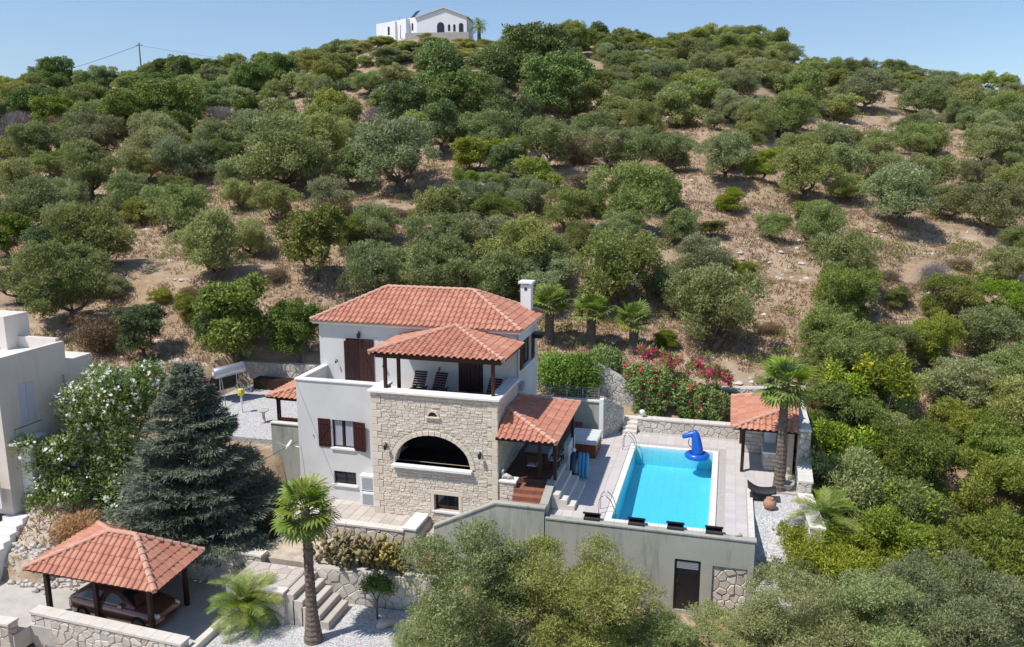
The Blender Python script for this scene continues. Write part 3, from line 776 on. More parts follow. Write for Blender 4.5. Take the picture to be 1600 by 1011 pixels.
# balcony doors: glazed pair inside, board shutters outside
window(villa, fu, *D1, recess=.16, sill=False, name='balcony_door')
shutter(villa, (D1[0]+.72, UY0-.012, 3.9), (-.86, -.52, 0), 1, 2.26, .74, (.52, -.86, 0), 1)
shutter(villa, (D1[1]-.78, UY0-.012, 3.9), (1, 0, 0), 1, 2.3, .80, (0, -1, 0), -1)
window(villa, fu, *D2, recess=.16, sill=False, name='terrace_door')
for k in range(2): shutter(villa, (D2[0]+.62*k, UY0-.008, 3.9), (1, 0, 0), 1, 2.0, .61, (0, -1, 0), 1-2*k)
window(villa, YZ(UX1), *SW, recess=.13, name='side_window')
fsd = YZ(UX1)
for yy in (SW[0]-.70, SW[1]+.02): shutter(villa, (UX1+.006, yy, SW[2]), (0, 1, 0), 1, SW[3]-SW[2], .66, (1, 0, 0), 1)
for x, zz in ((-17.65, 6.45), (-18.95, 5.0), (-16.35, 4.95), (-13.4, 4.95)): lantern(villa, (x, UY0-.004, zz), 1.1 if zz > 6 else .55)
MB().box(UX1+.004, UX1+.18, 37.0, 37.5, 4.0, 4.35).build('meter_box', M['grey_plastic'], villa)
MB().box(UX1+.004, UX1+.5, 39.7, 40.5, 6.05, 6.25).build('side_awning', M['dark_frame'], villa)
# main roof
E0, E1, F0, F1 = UX0-.30, UX1+.30, UY0-.32, UY1+.32
RA, RB = (-17.0, 38.72, 8.56), (-12.3, 38.72, 8.56)
c00, c10, c11, c01 = (E0, F0, ZE), (E1, F0, ZE), (E1, F1, ZE), (E0, F1, ZE)
roof(villa, [(c00, c10, RB, RA), (c10, c11, RB), (c01, c00, RA), (c11, c01, RA, RB)], [(c00, RA), (c10, RB), (RA, RB), (c11, RB), (c01, RA)], name='main_roof', deck='ridge_mortar')
# terrace roof
ZR = 6.48
t0, t1, t2, t3, tp = (-15.5, 32.95, ZR), (-9.15, 32.95, ZR), (-9.15, 36.58, ZR), (-15.5, 36.58, ZR), (-12.4, 36.25, 7.22)
roof(villa, [(t0, t1, tp), (t1, t2, tp), (t3, t0, tp)], [(t0, tp), (t1, tp)], name='terrace_roof')
bm_ = MB()
bm_.box(-15.3, -9.35, 33.2, 33.36, ZR-.28, ZR-.10); bm_.box(-9.51, -9.35, 33.36, 36.57, ZR-.28, ZR-.10); bm_.box(-15.3, -15.14, 33.36, 36.57, ZR-.28, ZR-.10)
bm_.build('terrace_beam', M['dark_wood'], villa)
for x, y in ((-14.85, 33.28), (-14.45, 33.9), (-9.72, 33.28)): MB().cbox(x-.07, x+.07, y-.07, y+.07, 3.85, ZR-.28, .005).build('terrace_post', M['dark_wood'], villa)
fl = MB(); fl.add([(-12.2, 36.55, 7.20), (-9.2, 36.55, 6.56), (-9.2, 36.55, 6.66), (-12.2, 36.55, 7.30)], [(0, 1, 2, 3)]); fl.build('roof_flashing', M['white_paint'], villa)
# chimney
ch = MB().box(-10.2, -9.66, 40.05, 40.55, 6.9, 8.72); co = ch.build('chimney', M['white_paint'], villa)
MB().cbox(-10.30, -9.56, 39.95, 40.65, 8.80, 8.92, .02).build('chimney_cap', M['white_paint'], co)
cp = MB()
for x in (-10.18, -9.74):
    for y in (40.07, 40.47): cp.box(x, x+.07, y, y+.07, 8.72, 8.80)
cp.build('chimney_vent', M['white_paint'], co); MB().box(-10.0, -9.86, 40.03, 40.048, 8.45, 8.6).build('chimney_hole', M['interior_dark'], co)
# satellite dish on the left wall
ds = thing('satellite_dish', 'white satellite dish on an arm at the villa left corner', 'dish', (-20.0, 33.95, 1.2))
b = MB().lathe([(.0, .0), (.14, .02), (.25, .07), (.27, .08), (.25, .09), (.14, .035), (.01, .015)], 18)
o = b.build('reflector', M['white_plastic'], None, True); o.parent = ds; o.location = (-.28, -.1, .1); o.rotation_euler = (.9, .2, -1.2)
b = MB().tube([(.25, 0, 0), (-.2, 0, .05)], .025, 6).tube([(-.3, -.15, .0), (-.75, -.5, .35)], .015, 6); o = b.build('feed_arm', M['white_plastic'], None); o.parent = ds
# outdoor units by the stone corner
for i, (z0, z1, mt, lb) in enumerate(((-.45, .32, 'white_plastic', 'white air conditioner unit hung upper of two by the stone corner'), (-1.22, -.52, 'white_plastic', 'white grilled air conditioner unit standing lower of two by the stone corner'))):
    t = thing('air_conditioner', lb, 'air conditioner', (-15.85, WY-.2, z0), group='air conditioner units by the stone corner')
    MB().cbox(-16.42, -15.55, WY-.36, WY-.03, z0, z1, .02).build('casing', M[mt], t)
    g = MB()
    for k in range(9): g.box(-16.3, -15.75, WY-.378, WY-.362, z0+.08+k*(z1-z0-.16)/9, z0+.08+k*(z1-z0-.16)/9+.03)
    g.build('grille', M['grey_plastic'], t); MB().box(-16.35, -16.3, WY-.36, WY, z0-.06, z0-.002).box(-15.7, -15.65, WY-.36, WY, z0-.06, z0-.002).build('bracket', M['grey_plastic'], t)
# terrace loungers
def deck_chair(name, label, loc, rz, group, mats=('shutter_wood', 'shutter_wood')):
    t = thing(name, label, 'lounger', loc, rz, group)
    def p(nm, mb, m): o = mb.build(nm, M[m], None); o.parent = t
    f = MB()
    for x in (-.3, .24): f.box(x, x+.06, -.95, .75, .30, .36)
    p('frame', f, mats[0])
    for x in (-.3, .24):
        for y in (-.85, .55): p('leg', MB().box(x, x+.06, y, y+.06, 0, .298), mats[0])
    s = MB()
    for k in range(9): s.box(-.32, .32, -.93+k*.125, -.93+k*.125+.10, .365, .385)
    p('seat', s, mats[1])
    b = MB()
    for k in range(7):
        y = .22+k*.075; zz = .40+k*.10; b.add([(-.32, y, zz), (.32, y, zz), (.32, y+.055, zz+.078), (-.32, y+.055, zz+.078), (-.32, y+.02, zz-.014), (.32, y+.02, zz-.014), (.32, y+.075, zz+.064), (-.32, y+.075, zz+.064)], [(0, 1, 2, 3), (7, 6, 5, 4), (0, 4, 5, 1), (2, 6, 7, 3), (1, 5, 6, 2), (3, 7, 4, 0)])
    p('backrest', b, mats[1]); return t
deck_chair('deck_chair', 'dark wooden deck chair on the roof terrace, left one of the pair', (-14.15, 35.3, 3.85), 0, 'deck chairs on the roof terrace')
deck_chair('deck_chair', 'dark wooden deck chair on the roof terrace, right one of the pair', (-13.15, 35.3, 3.85), -.1, 'deck chairs on the roof terrace')
deck_chair('deck_chair', 'dark wooden deck chair on the roof terrace beside the corner post', (-10.35, 34.9, 3.85), -.15, 'deck chairs on the roof terrace')
# stone pier and pergola floor beside the block
pier = thing('stone_pier', 'low stone pier with white cap in front of the pergola', 'pier', (-9.0, 33.1, -.3))
MB().box(-9.34, -8.66, 32.94, 33.36, -.9, .93).build('mortar_bed', M['mortar'], pier)
lay_stones(course_polys(-9.34, -8.66, -.7, .93, lambda a, b: [], 15), XZ(32.94), pier, 'facade_stone', 5, .02, .045)
lay_stones(course_polys(32.94, 33.36, -.7, .93, lambda a, b: [], 16), YZ(-8.66), pier, 'facade_stone', 6, .02, .045)
MB().cbox(-9.36, -8.56, 32.84, 33.44, .933, 1.02, .02).build('pier_cap', M['white_paint'], pier)
orn = thing('pier_ornament', 'small grey stone animal figure on the pier cap', 'ornament', (-9.05, 33.12, 1.02))
b = MB(); b.tube([(-9.25, 33.1, 1.14), (-9.1, 33.1, 1.17), (-8.9, 33.1, 1.12), (-8.72, 33.12, 1.07)], [.07, .12, .09, .03], 8).tube([(-9.2, 33.1, 1.18), (-9.24, 33.08, 1.36), (-9.18, 33.05, 1.44)], [.07, .06, .05], 8)
for x in (-9.22, -8.95):
    for y in (33.02, 33.18): b.tube([(x, y, 1.02), (x, y, 1.14)], .03, 6)
b.build('figure', M['rock'], orn, True)

# ---------------------------------------------------------------- pool terrace
# concrete retaining wall (front face y = 31.6), stair parapet at its left end
PW = 31.6
rw = thing('retaining_wall', 'long grey-green concrete retaining wall below the pool, with a dark metal door', 'wall', (-5, PW, -3.4))
DOOR = (-1.47, -.42, -3.35, -1.08); NICHE = (.05, 1.42, -3.35, -1.20)
w = MB(); wall_holes(w, XZ(PW), -6.95, 1.65, -4.2, .02, .30, [DOOR, NICHE])
w.prism([(-12.0, -4.2), (-7.0, -4.2), (-7.0, .44), (-9.15, .44), (-12.0, -1.0)], 'y', PW+.02, PW+.25)
w.box(1.40, 1.648, PW+.302, 37.2, -4.2, .02)
w.box(-7.2, -6.953, PW+.252, 33.2, -1.5, .44)
o = w.build('concrete_wall', M['concrete_wall'], rw); fixn(o.data)
cp = MB(); cp.prism([(-12.05, -.997), (-9.16, .443), (-6.95, .443), (-6.95, .51), (-9.18, .51), (-12.05, -.925)], 'y', PW-.03, PW+.30)
cp.box(-6.946, 1.70, PW-.04, PW+.34, .023, .085)
cp.prism([(PW+.304, .443), (33.5, .9), (33.5, 1.02), (PW+.304, .55)], 'x', -7.26, -6.90)
o = cp.build('wall_coping', M['concrete_wall'], rw); fixn(o.data)
# shaped end of the side parapet
w = MB().prism([(PW+.30, -1.0), (33.5, -1.0), (33.5, .9), (PW+.30, .44)], 'x', -7.198, -6.955); o = w.build('stair_parapet', M['concrete_wall'], rw); fixn(o.data)
fr_ = MB()
for b in ((DOOR[0], DOOR[0]+.06, DOOR[2], DOOR[3]), (DOOR[1]-.06, DOOR[1], DOOR[2], DOOR[3]), (DOOR[0]+.06, DOOR[1]-.06, DOOR[3]-.06, DOOR[3])): fr_.box(b[0], b[1], PW+.02, PW+.10, b[2], b[3])
dr = fr_.build('door', M['dark_frame'], rw)
MB().box(DOOR[0]+.065, DOOR[1]-.065, PW+.06, PW+.09, DOOR[2], DOOR[3]-.45).build('door_panel', M['dark_frame'], dr)
lv = MB()
for k in range(5): lv.box(DOOR[0]+.09, DOOR[1]-.09, PW+.05, PW+.08, DOOR[3]-.42+k*.068, DOOR[3]-.42+k*.068+.045)
lv.build('door_louvre', M['grey_plastic'], dr); MB().box(DOOR[0]+.12, DOOR[0]+.16, PW-.01, PW+.058, -2.15, -1.98).build('door_handle', M['steel'], dr)
MB().box(NICHE[0], NICHE[1], PW+.12, PW+.28, NICHE[2], NICHE[3]).build('niche_mortar', M['pale_mortar'], rw)
nb = MB().box(NICHE[0], NICHE[1], PW+.29, PW+.299, NICHE[2], NICHE[3]).build('niche_back', M['pale_mortar'], rw)
lay_stones(rubble_polys([(NICHE[0]+.01, NICHE[2]), (NICHE[1]-.01, NICHE[2]), (NICHE[1]-.01, NICHE[3]-.01), (NICHE[0]+.01, NICHE[3]-.01)], .36, .30, 21), XZ(PW+.12), rw, 'rubble_stone', 21, .03, .09)
# stairs behind the sloping parapet, and red steps up to the pergola floor
st = thing('side_stairs', 'pale concrete stair flight rising behind the sloping parapet to the pergola', 'stairs', (-10.5, 32.2, -1.7))
for k in range(10): MB().box(-12.0+k*.30, -9.0 if k == 9 else -12.0+(k+1)*.30+.02, PW+.255, 32.83, -2.4, -1.75+k*.19).build('step', M['coping_stone'], st)
MB().box(-9.0, -7.205, PW+.255, 32.20, -1.2, .10).build('landing', M['coping_stone'], st)
rs = thing('red_steps', 'short flight of red tiled steps from the landing up to the pergola floor', 'stairs', (-8, 32.5, .1))
for k in range(3): MB().box(-8.64, -7.22, 32.202+k*.32, 33.6, .10 if k == 0 else .10+.2*k, .10+.2*(k+1)).build('step', M['red_floor'], rs)
pf = MB().box(-9.35, -7.205, 33.602, 42.2, -.6, .90); struct(pf.build('pergola_floor', M['brown_floor']))
struct(MB().box(-7.203, -6.93, 33.52, 36.6, -.3, .898).build('pergola_floor_edge', M['coping_stone']))
ps = thing('pool_steps', 'three pale stone steps from the pergola floor down to the pool deck', 'stairs', (-6.4, 34, 0))
for k in range(3): MB().cbox(-6.925, -6.92+.34*(3-k), 32.75, 35.7, .004 if k == 0 else .002+.225*k, .225*(k+1), .012).build('step', M['coping_stone'], ps)
# deck of square tiles
PX0, PX1, PY0, PY1 = -4.22, -.22, 32.35, 41.68          # pool water edge
deck = struct(MB().box(-6.93, PX0-.32, 31.94, 44.2, -.5, -.012).box(PX1+.32, 3.95, 37.205, 44.2, -.5, -.012).box(PX1+.32, 1.396, 31.94, 37.203, -.5, -.012)
              .box(PX0-.318, PX1+.318, PY1+.32, 44.198, -.5, -.012).build('pool_deck', M['grout']))
TS = .455; tl = MB().cbox(.004, TS-.004, .004, TS-.004, -.012, 0, .003).mesh('deck_tile', M['deck_tile']); cand = []
for i in range(-16, 10):
    for j in range(0, 28):
        x = i*TS; y = 31.95+j*TS
        if x < -6.92 or x+TS > 3.9 or y+TS > 44.2: continue
        if x+TS > PX0-.31 and x < PX1+.31 and y < PY1+.31: continue
        if x+TS > 1.39 and y < 37.3: continue
        cand.append((x, y))
cand.sort(key=lambda c: c[1]); mass = MB()
for k, (x, y) in enumerate(cand):
    if k < 300:
        t = link('deck_tile', tl); t.parent = deck; t.matrix_basis = Matrix.Translation((x, y, random.uniform(-.002, .001)))
    else: mass.cbox(x+.004, x+TS-.004, y+.004, y+TS-.004, -.012, 0, .003)
mass.build('more_deck_tiles', M['deck_tile_mass'], deck)['kind'] = 'stuff'
# pool
pool = thing('swimming_pool', 'rectangular swimming pool with turquoise water and cream coping', 'pool', (-2.2, 37, 0))
ZB = -1.15; b = MB()
x0, x1, y0, y1 = PX0, PX1, PY0, PY1
b.add([(x0, y0, ZB-.22), (x1, y0, ZB-.22), (x1, y1, ZB+.15), (x0, y1, ZB+.15), (x0, y0, -.02), (x1, y0, -.02), (x1, y1, -.02), (x0, y1, -.02)],
      [(0, 1, 2, 3), (0, 4, 5, 1), (1, 5, 6, 2), (2, 6, 7, 3), (3, 7, 4, 0)])
b.build('basin', M['pool_liner'], pool)
MB().box(x0-.02, x1+.02, y0-.02, y1+.02, ZB-.30, -.06).build('water', M['pool_water'], pool)
cw = .30
def cope(x0, x1, y0, y1, nx, ny):
    for i in range(nx):
        for j in range(ny):
            a = x0+(x1-x0)*i/nx; c = x0+(x1-x0)*(i+1)/nx; d = y0+(y1-y0)*j/ny; e = y0+(y1-y0)*(j+1)/ny
            MB().cbox(a+.004, c-.004, d+.004, e-.004, -.11, .03, .012).build('coping', M['pool_coping'], pool)
cope(PX0-cw, PX0, PY0, PY1, 1, 20); cope(PX1, PX1+cw, PY0, PY1, 1, 20); cope(PX0-cw, PX1+cw, PY1, PY1+cw, 10, 1); cope(PX0-cw, PX1+cw, PY0-cw, PY0, 10, 1)
def ladder(label, y, flip=1):
    t = thing('pool_handrail', label, 'handrail', (PX0-.4, y, 0), group='steel handrails at the pool edge')
    for dy in (0, .5):
        P = [(PX0-.62, y+dy, 0), (PX0-.60, y+dy, .62), (PX0-.50, y+dy, .80), (PX0-.30, y+dy, .84), (PX0-.08, y+dy, .62), (PX0+.06, y+dy, .25), (PX0+.08, y+dy, -.55)]
        MB().tube(P, .022, 8).build('rail', M['steel'], t, True)
    for zz in (-.2, -.45): MB().box(PX0+.02, PX0+.14, y+.02, y+.48, zz, zz+.03).build('rung', M['steel'], t)
ladder('bent steel handrail at the far left corner of the pool', 40.9); ladder('bent steel handrail at the near left corner of the pool', 32.75)
# inflatable ride-on with ring base and bent neck
fx, fy, fz = -1.0, 40.85, -.04
fl = thing('inflatable_float', 'big blue inflatable float with ring base and bent neck on the pool', 'pool float', (fx, fy, fz))
b = MB(); n, m = 28, 12
for i in range(n):
    for j in range(m):
        a = 2*math.pi*i/n; c = 2*math.pi*j/m; R = .47+.17*math.cos(c); b.v.append((fx+R*math.cos(a), fy+R*math.sin(a)*.92, fz+.13+.16*math.sin(c)))
for i in range(n):
    for j in range(m): b.f.append((i*m+j, ((i+1) % n)*m+j, ((i+1) % n)*m+(j+1) % m, i*m+(j+1) % m))
b.lathe([(.36, .10), (.33, .16), (.02, .17)], 20, (fx, fy, fz)); b.build('ring', M['blue_vinyl'], fl, True)
b = MB().tube([(fx+.02, fy, fz+.12), (fx+.01, fy, fz+.30), (fx-.03, fy, fz+.7), (fx-.09, fy, fz+1.05), (fx-.15, fy, fz+1.26), (fx-.22, fy-.01, fz+1.36), (fx-.30, fy-.02, fz+1.37)], [.30, .31, .27, .235, .21, .17, .08], 20)
b.build('neck', M['blue_vinyl'], fl, True)
b = MB().tube([(fx+.02, fy-.01, fz+1.30), (fx-.12, fy-.01, fz+1.31), (fx-.30, fy-.02, fz+1.26), (fx-.50, fy-.03, fz+1.19), (fx-.66, fy-.04, fz+1.13), (fx-.76, fy-.05, fz+1.08), (fx-.79, fy-.05, fz+1.07)], [.05, .16, .165, .135, .13, .10, .03], 18)
b.build('head', M['blue_vinyl'], fl, True)
MB().tube([(fx-.42, fy-.10, fz+1.05), (fx-.46, fy-.10, fz+.85), (fx-.42, fy-.11, fz+.68), (fx-.30, fy-.12, fz+.60)], .022, 8).build('handle', M['navy_vinyl'], fl, True)
# row of dark sunbeds against the wall coping
def sunbed(label, x):
    t = thing('sunbed', label, 'sunbed', (x, 32.02, 0), 0, 'dark sunbeds along the near pool edge')
    def p(nm, mb, m, par=t): o = mb.build(nm, M[m], None); o.parent = par; return o
    p('base', MB().cbox(-.33, .33, -.26, .17, .10, .22, .03), 'rattan_dark')
    b = MB(); nseg = 8
    for i in range(nseg+1):
        a = i/nseg; y = .19-.50*a*.9; z = .24+.23*(a**1.6)
        for xx, dz in ((-.36, 0), (.36, 0), (.36, -.055), (-.36, -.055)): b.v.append((xx, y, z+dz))
    for i in range(nseg):
        for k in range(4): b.f.append((i*4+k, i*4+(k+1) % 4, i*4+4+(k+1) % 4, i*4+4+k))
    b.f += [(0, 1, 2, 3), (nseg*4+3, nseg*4+2, nseg*4+1, nseg*4)]
    o = p('backrest', b, 'rattan_dark'); fixn(o.data)
    for sx in (-.30, .24):
        for sy in (-.22, .10): p('leg', MB().box(sx, sx+.05, sy, sy+.05, 0, .098), 'dark_frame')
for x, lb in ((-5.0, 'dark sunbed by the coping, left of the pool near the steps'), (-3.12, 'dark sunbed at the near pool edge, second from the steps'), (-1.52, 'dark sunbed at the near pool edge, third from the steps'), (.03, 'dark sunbed at the near right corner of the pool')): sunbed(lb, x)
# curved daybed
db = thing('daybed', 'curved dark rattan lounger on the paving right of the pool', 'daybed', (2.05, 36.3, 0))
b = MB(); N = 14
for i in range(N+1):
    a = i/N; x = 1.40+1.25*a; z = .36+.30*(2*a-1)**2*(1 if a < .5 else .35)
    for yy, dz in ((36.0, 0), (36.75, 0), (36.75, -.10), (36.0, -.10)): b.v.append((x, yy, z+dz))
for i in range(N):
    for k in range(4): b.f.append((i*4+k, i*4+(k+1) % 4, i*4+4+(k+1) % 4, i*4+4+k))
b.f += [(0, 1, 2, 3), (N*4+3, N*4+2, N*4+1, N*4)]
o = b.build('seat_shell', M['rattan_dark'], db, True); fixn(o.data)
o = MB().prism([(1.5, .0), (2.5, .0), (2.35, .30), (1.65, .30)], 'y', 36.1, 36.65).build('plinth', M['rattan_dark'], db); fixn(o.data)
# right hand planting bed of pale gravel with kerb, a jar and a bowl
gb = struct(MB().prism([(31.2, -4.0), (37.2, -4.0), (37.2, -.10), (34.6, -.12), (31.2, -2.3)], 'x', 1.652, 3.95).build('gravel_bed', M['pebbles'])); fixn(gb.data)
struct(MB().box(1.40, 1.649, 31.945, 37.2, .022, .055).build('bed_kerb', M['coping_stone']))
t = thing('clay_jar', 'squat orange clay jar beside the curved daybed', 'jar', (2.35, 35.4, -.10)); MB().lathe([(.15, 0), (.27, .14), (.29, .28), (.22, .42), (.15, .47), (.17, .52), (.12, .50)], 16, (2.35, 35.4, -.10)).build('body', M['pot_clay'], t, True)
t = thing('stone_bowl', 'small grey bowl at the foot of the poolside palm', 'bowl', (3.2, 37.6, 0)); MB().lathe([(.16, 0), (.22, .08), (.33, .30), (.34, .33), (.29, .31), (.1, .16)], 16, (3.2, 37.6, 0)).build('body', M['grey_plastic'], t, True)
t = thing('edge_stone', 'small brown stone left on the wall top by the pool corner', 'stone', (.98, 31.9, .085)); b = MB().tube([(.85, 31.86, .10), (.95, 31.88, .16), (1.07, 31.9, .15), (1.14, 31.9, .10)], [.03, .09, .08, .03], 8); b.build('body', M['rock'], t, True)
# hot tub
tub = thing('hot_tub', 'square hot tub with brown panelled sides and a pale cover', 'hot tub', (-6.7, 40.2, 0))
for nm, fr_, a, bb in (('panel', XZ(39.25), -7.4, -6.02), ('panel', YZ(-6.02), 39.25, 41.15)):
    n = 5
    for i in range(n):
        q = MB(); boxf(q, fr_, a+(bb-a)*i/n+.006, a+(bb-a)*(i+1)/n-.006, .02, .74, -.03, 0); q.build('panel', M['tub_wood'], tub)
MB().box(-7.37, -6.055, 39.285, 41.15, .0, .73).build('shell', M['interior_dark'], tub)
MB().cbox(-7.45, -5.97, 39.2, 41.2, .743, .80, .01).build('rim', M['white_plastic'], tub)
for k in range(2): MB().cbox(-7.47, -5.95, 39.18+1.02*k, 39.18+1.02*(k+1)-.02, .803, .93, .05).build('cover', M['tub_lid'], tub)
# grey back wall with pillar and rail
bw = thing('back_wall', 'grey rendered wall with white top behind the hot tub', 'wall', (-8, 42.4, 0))
MB().box(-10.2, -6.34, 42.4, 42.62, -.5, 2.05).build('rendered_wall', M['concrete_wall'], bw)
MB().box(-10.2, -6.342, 42.34, 42.68, 2.053, 2.14).build('wall_coping', M['coping_stone'], bw)
MB().box(-6.338, -6.12, 42.3, 42.66, -.4, 2.25).build('end_pillar', M['white_paint'], bw)
rl = thing('wire_fence', 'thin grey wire fence on the coping behind the hot tub', 'fence', (-8, 42.5, 2.14))
for i in range(5): MB().tube([(-10.0+i*.9, 42.5, 2.14), (-10.0+i*.9, 42.5, 2.85)], .018, 6).build('post', M['grey_plastic'], rl)
for zz in (2.25, 2.4, 2.55, 2.7, 2.82): MB().tube([(-10.0, 42.5, zz), (-6.4, 42.5, zz)], .007, 4).build('wire', M['grey_plastic'], rl)
for i in range(24): MB().tube([(-9.95+i*.15, 42.5, 2.16), (-9.95+i*.15, 42.5, 2.82)], .005, 4).build('wire', M['grey_plastic'], rl)
rubble_wall('stair_side_wall', 'short sloping stone wall beside the garden steps behind the hot tub', (-6.1, 42.7), (-5.25, 44.2), -.3, 2.3, (.87, -.49), .3, .26, .17, 31, 'pool_stone', False, top1=1.35)
gs = thing('garden_steps', 'stone steps climbing behind the pool deck toward the garden', 'stairs', (-5, 43.8, 0))
for k in range(4): MB().cbox(-5.22, -4.42, 43.55+.30*k, 45.2, -.02 if k == 0 else .17*k+.002, .17*(k+1), .015).build('step', M['coping_stone'], gs)
rubble_wall('high_stone_wall', 'tall pale stone retaining wall falling to the right behind the garden steps', (-7.2, 45.2), (-3.2, 45.6), 0, 3.75, (.1, -1), .5, .36, .26, 32, 'pool_stone', False, top1=1.3)
rubble_wall('pool_back_wall', 'low stone wall with flat coping along the far pool deck', (-4.40, 44.22), (1.15, 44.22), -.05, .80, (0, -1), .4, .40, .28, 33, 'pool_stone', True)
rubble_wall('upper_stone_wall', 'rough stone terrace wall behind the bougainvillea', (-3.3, 46.1), (4.6, 46.4), .3, 2.0, (0, -1), .5, .42, .30, 34, 'pool_stone', False, top1=2.6)
lt = thing('globe_lamp', 'white globe lamp on the stone corner behind the pool', 'lamp', (-4.55, 44.5, .8)); MB().lathe([(.06, 0), (.06, .1), (.13, .14), (.17, .26), (.13, .38), (.03, .42)], 14, (-4.2, 44.4, .80)).build('globe', M['lamp_glass'], lt, True)

# ---------------------------------------------------------------- pergola over the dining place
pg = thing('pergola', 'dark timber pergola with salmon tiled hip roof against the stone block', 'pergola', (-8, 35.2, .9))
ZP = 3.2
p0, p1, p2, p3 = (-9.33, 32.25, ZP), (-6.62, 32.2, ZP), (-6.72, 38.35, ZP), (-9.33, 38.35, ZP); ra, rb = (-9.33, 34.3, 3.92), (-9.33, 36.45, 3.92)
roof(pg, [(p0, p1, ra), (p1, p2, rb, ra), (p2, p3, rb)], [(p1, ra), (p2, rb)])
for x, y, zb in ((-6.98, 33.75, .9), (-6.98, 37.9, .9), (-7.7, 33.78, .9)): MB().cbox(x-.07, x+.07, y-.07, y+.07, zb, ZP-.22, .004).build('post', M['beam_wood'], pg)
MB().box(-7.06, -6.90, 32.4, 38.2, ZP-.22, ZP-.09).box(-9.3, -7.062, 32.7, 32.86, ZP-.22, ZP-.09).box(-9.3, -7.062, 37.8, 37.96, ZP-.22, ZP-.09).build('beam', M['beam_wood'], pg)
for i in range(9): MB().box(-9.3, -6.7, 33.1+i*.57, 33.18+i*.57, ZP-.088, ZP-.02).build('rafter', M['beam_wood'], pg)
hw = struct(MB().box(-7.19, -6.94, 36.61, 38.4, .0, 1.55).build('half_wall', M['plaster']))
tb = thing('dining_table', 'dining table with pale cloth under the pergola', 'table', (-8.1, 35.6, .9))
MB().cbox(-8.7, -7.6, 34.7, 36.6, 1.60, 1.65, .01).build('table_top', M['dark_wood'], tb)
MB().box(-8.72, -7.58, 35.0, 36.0, 1.653, 1.66).box(-7.578, -7.57, 35.0, 36.0, 1.38, 1.66).build('cloth', M['curtain'], tb)
for x in (-8.62, -7.75):
    for y in (34.8, 36.45): MB().box(x, x+.08, y, y+.08, .9, 1.598).build('leg', M['dark_wood'], tb)
def chair(label, x, y, rz):
    t = thing('dining_chair', label, 'chair', (x, y, .9), rz, 'dining chairs under the pergola')
    def p(nm, mb, m='beam_wood'): o = mb.build(nm, M[m], None); o.parent = t
    p('seat', MB().cbox(-.23, .23, -.23, .23, .43, .48, .01), 'curtain')
    for a in (-.22, .18):
        for b in (-.22, .18): p('leg', MB().box(a, a+.04, b, b+.04, 0, .428 if b < 0 else .98))
    p('backrest', MB().box(-.178, .178, .19, .215, .62, .95))
chair('dining chair at the front end of the pergola table', -8.15, 34.3, math.pi); chair('dining chair on the pool side of the pergola table, near end', -7.3, 35.2, -math.pi/2)
chair('dining chair on the pool side of the pergola table, far end', -7.3, 36.1, -math.pi/2)
lb = thing('blue_airbed', 'light blue inflatable airbed propped upright beside the pool steps', 'airbed', (-6.15, 36.4, 0))
for k in range(3): MB().tube([(-6.33+.17*k, 36.25, .10), (-6.33+.17*k, 36.3, .2), (-6.36+.17*k, 36.65, 1.1), (-6.37+.17*k, 36.7, 1.25)], [.05, .095, .095, .05], 10).build('chamber', M['light_blue_vinyl'], lb, True)
nb = thing('navy_airbed', 'folded navy inflatable with white end standing beside the blue airbed', 'airbed', (-6.65, 36.3, 0))
MB().tube([(-6.62, 36.05, .35), (-6.62, 36.1, .5), (-6.64, 36.4, 1.15), (-6.65, 36.5, 1.3)], [.08, .15, .15, .08], 10).build('chamber', M['navy_vinyl'], nb, True)
MB().tube([(-6.65, 36.51, 1.305), (-6.66, 36.55, 1.40), (-6.66, 36.58, 1.47)], [.085, .13, .06], 10).build('end_cap', M['white_plastic'], nb, True)
MB().box(-6.78, -6.45, 35.9, 36.3, .004, .345).build('box_base', M['navy_vinyl'], nb)

# ---------------------------------------------------------------- bar hut on the right of the pool
bh = thing('bar_hut', 'small stone pool bar with red tiled roof beside the tall palm', 'hut', (2, 41, 0))
ZB2 = 2.42
b0, b1, b2, b3 = (.62, 38.75, ZB2), (3.7, 38.75, ZB2), (.62, 44.2, ZB2), (3.7, 44.2, ZB2); ba, bb = (3.7, 40.4, 3.35), (3.7, 42.6, 3.35)
roof(bh, [(b0, b1, ba), (b2, b0, ba, bb), (b3, b2, bb)], [(b0, ba), (b2, bb)])
for x, y in ((1.2, 39.4), (1.2, 43.6)): MB().cbox(x-.08, x+.08, y-.08, y+.08, 0, ZB2-.25, .004).build('post', M['beam_wood'], bh)
MB().box(1.1, 1.28, 38.95, 44.0, ZB2-.25, ZB2-.105).box(1.282, 3.5, 39.32, 39.46, ZB2-.25, ZB2-.105).build('beam', M['beam_wood'], bh)
o = MB().box(1.3, 3.55, 42.2, 42.5, 0, ZB2-.1).box(3.3, 3.55, 39.5, 42.198, 0, ZB2-.1).build('masonry', M['mortar'], bh)
lay_stones(course_polys(1.3, 3.3, .02, ZB2-.12, lambda a, b: [], 41, .18, .26, .3, .6), XZ(42.2), bh, 'rubble_stone', 41)
o = MB().box(2.25, 2.95, 39.9, 42.19, 0, .86).build('counter', M['mortar'], bh)
lay_stones(course_polys(2.25, 2.95, .02, .85, lambda a, b: [], 42, .16, .24, .2, .4), XZ(39.9), o, 'pool_stone', 42)
lay_stones(course_polys(-42.19, -39.9, .02, .85, lambda a, b: [], 43, .16, .24, .2, .4), Frame((2.25, 0, 0), (0, -1, 0), (0, 0, 1), (-1, 0, 0)), o, 'pool_stone', 43)
MB().cbox(2.15, 3.05, 39.82, 42.195, .863, .95, .015).build('counter_top', M['white_paint'], bh)
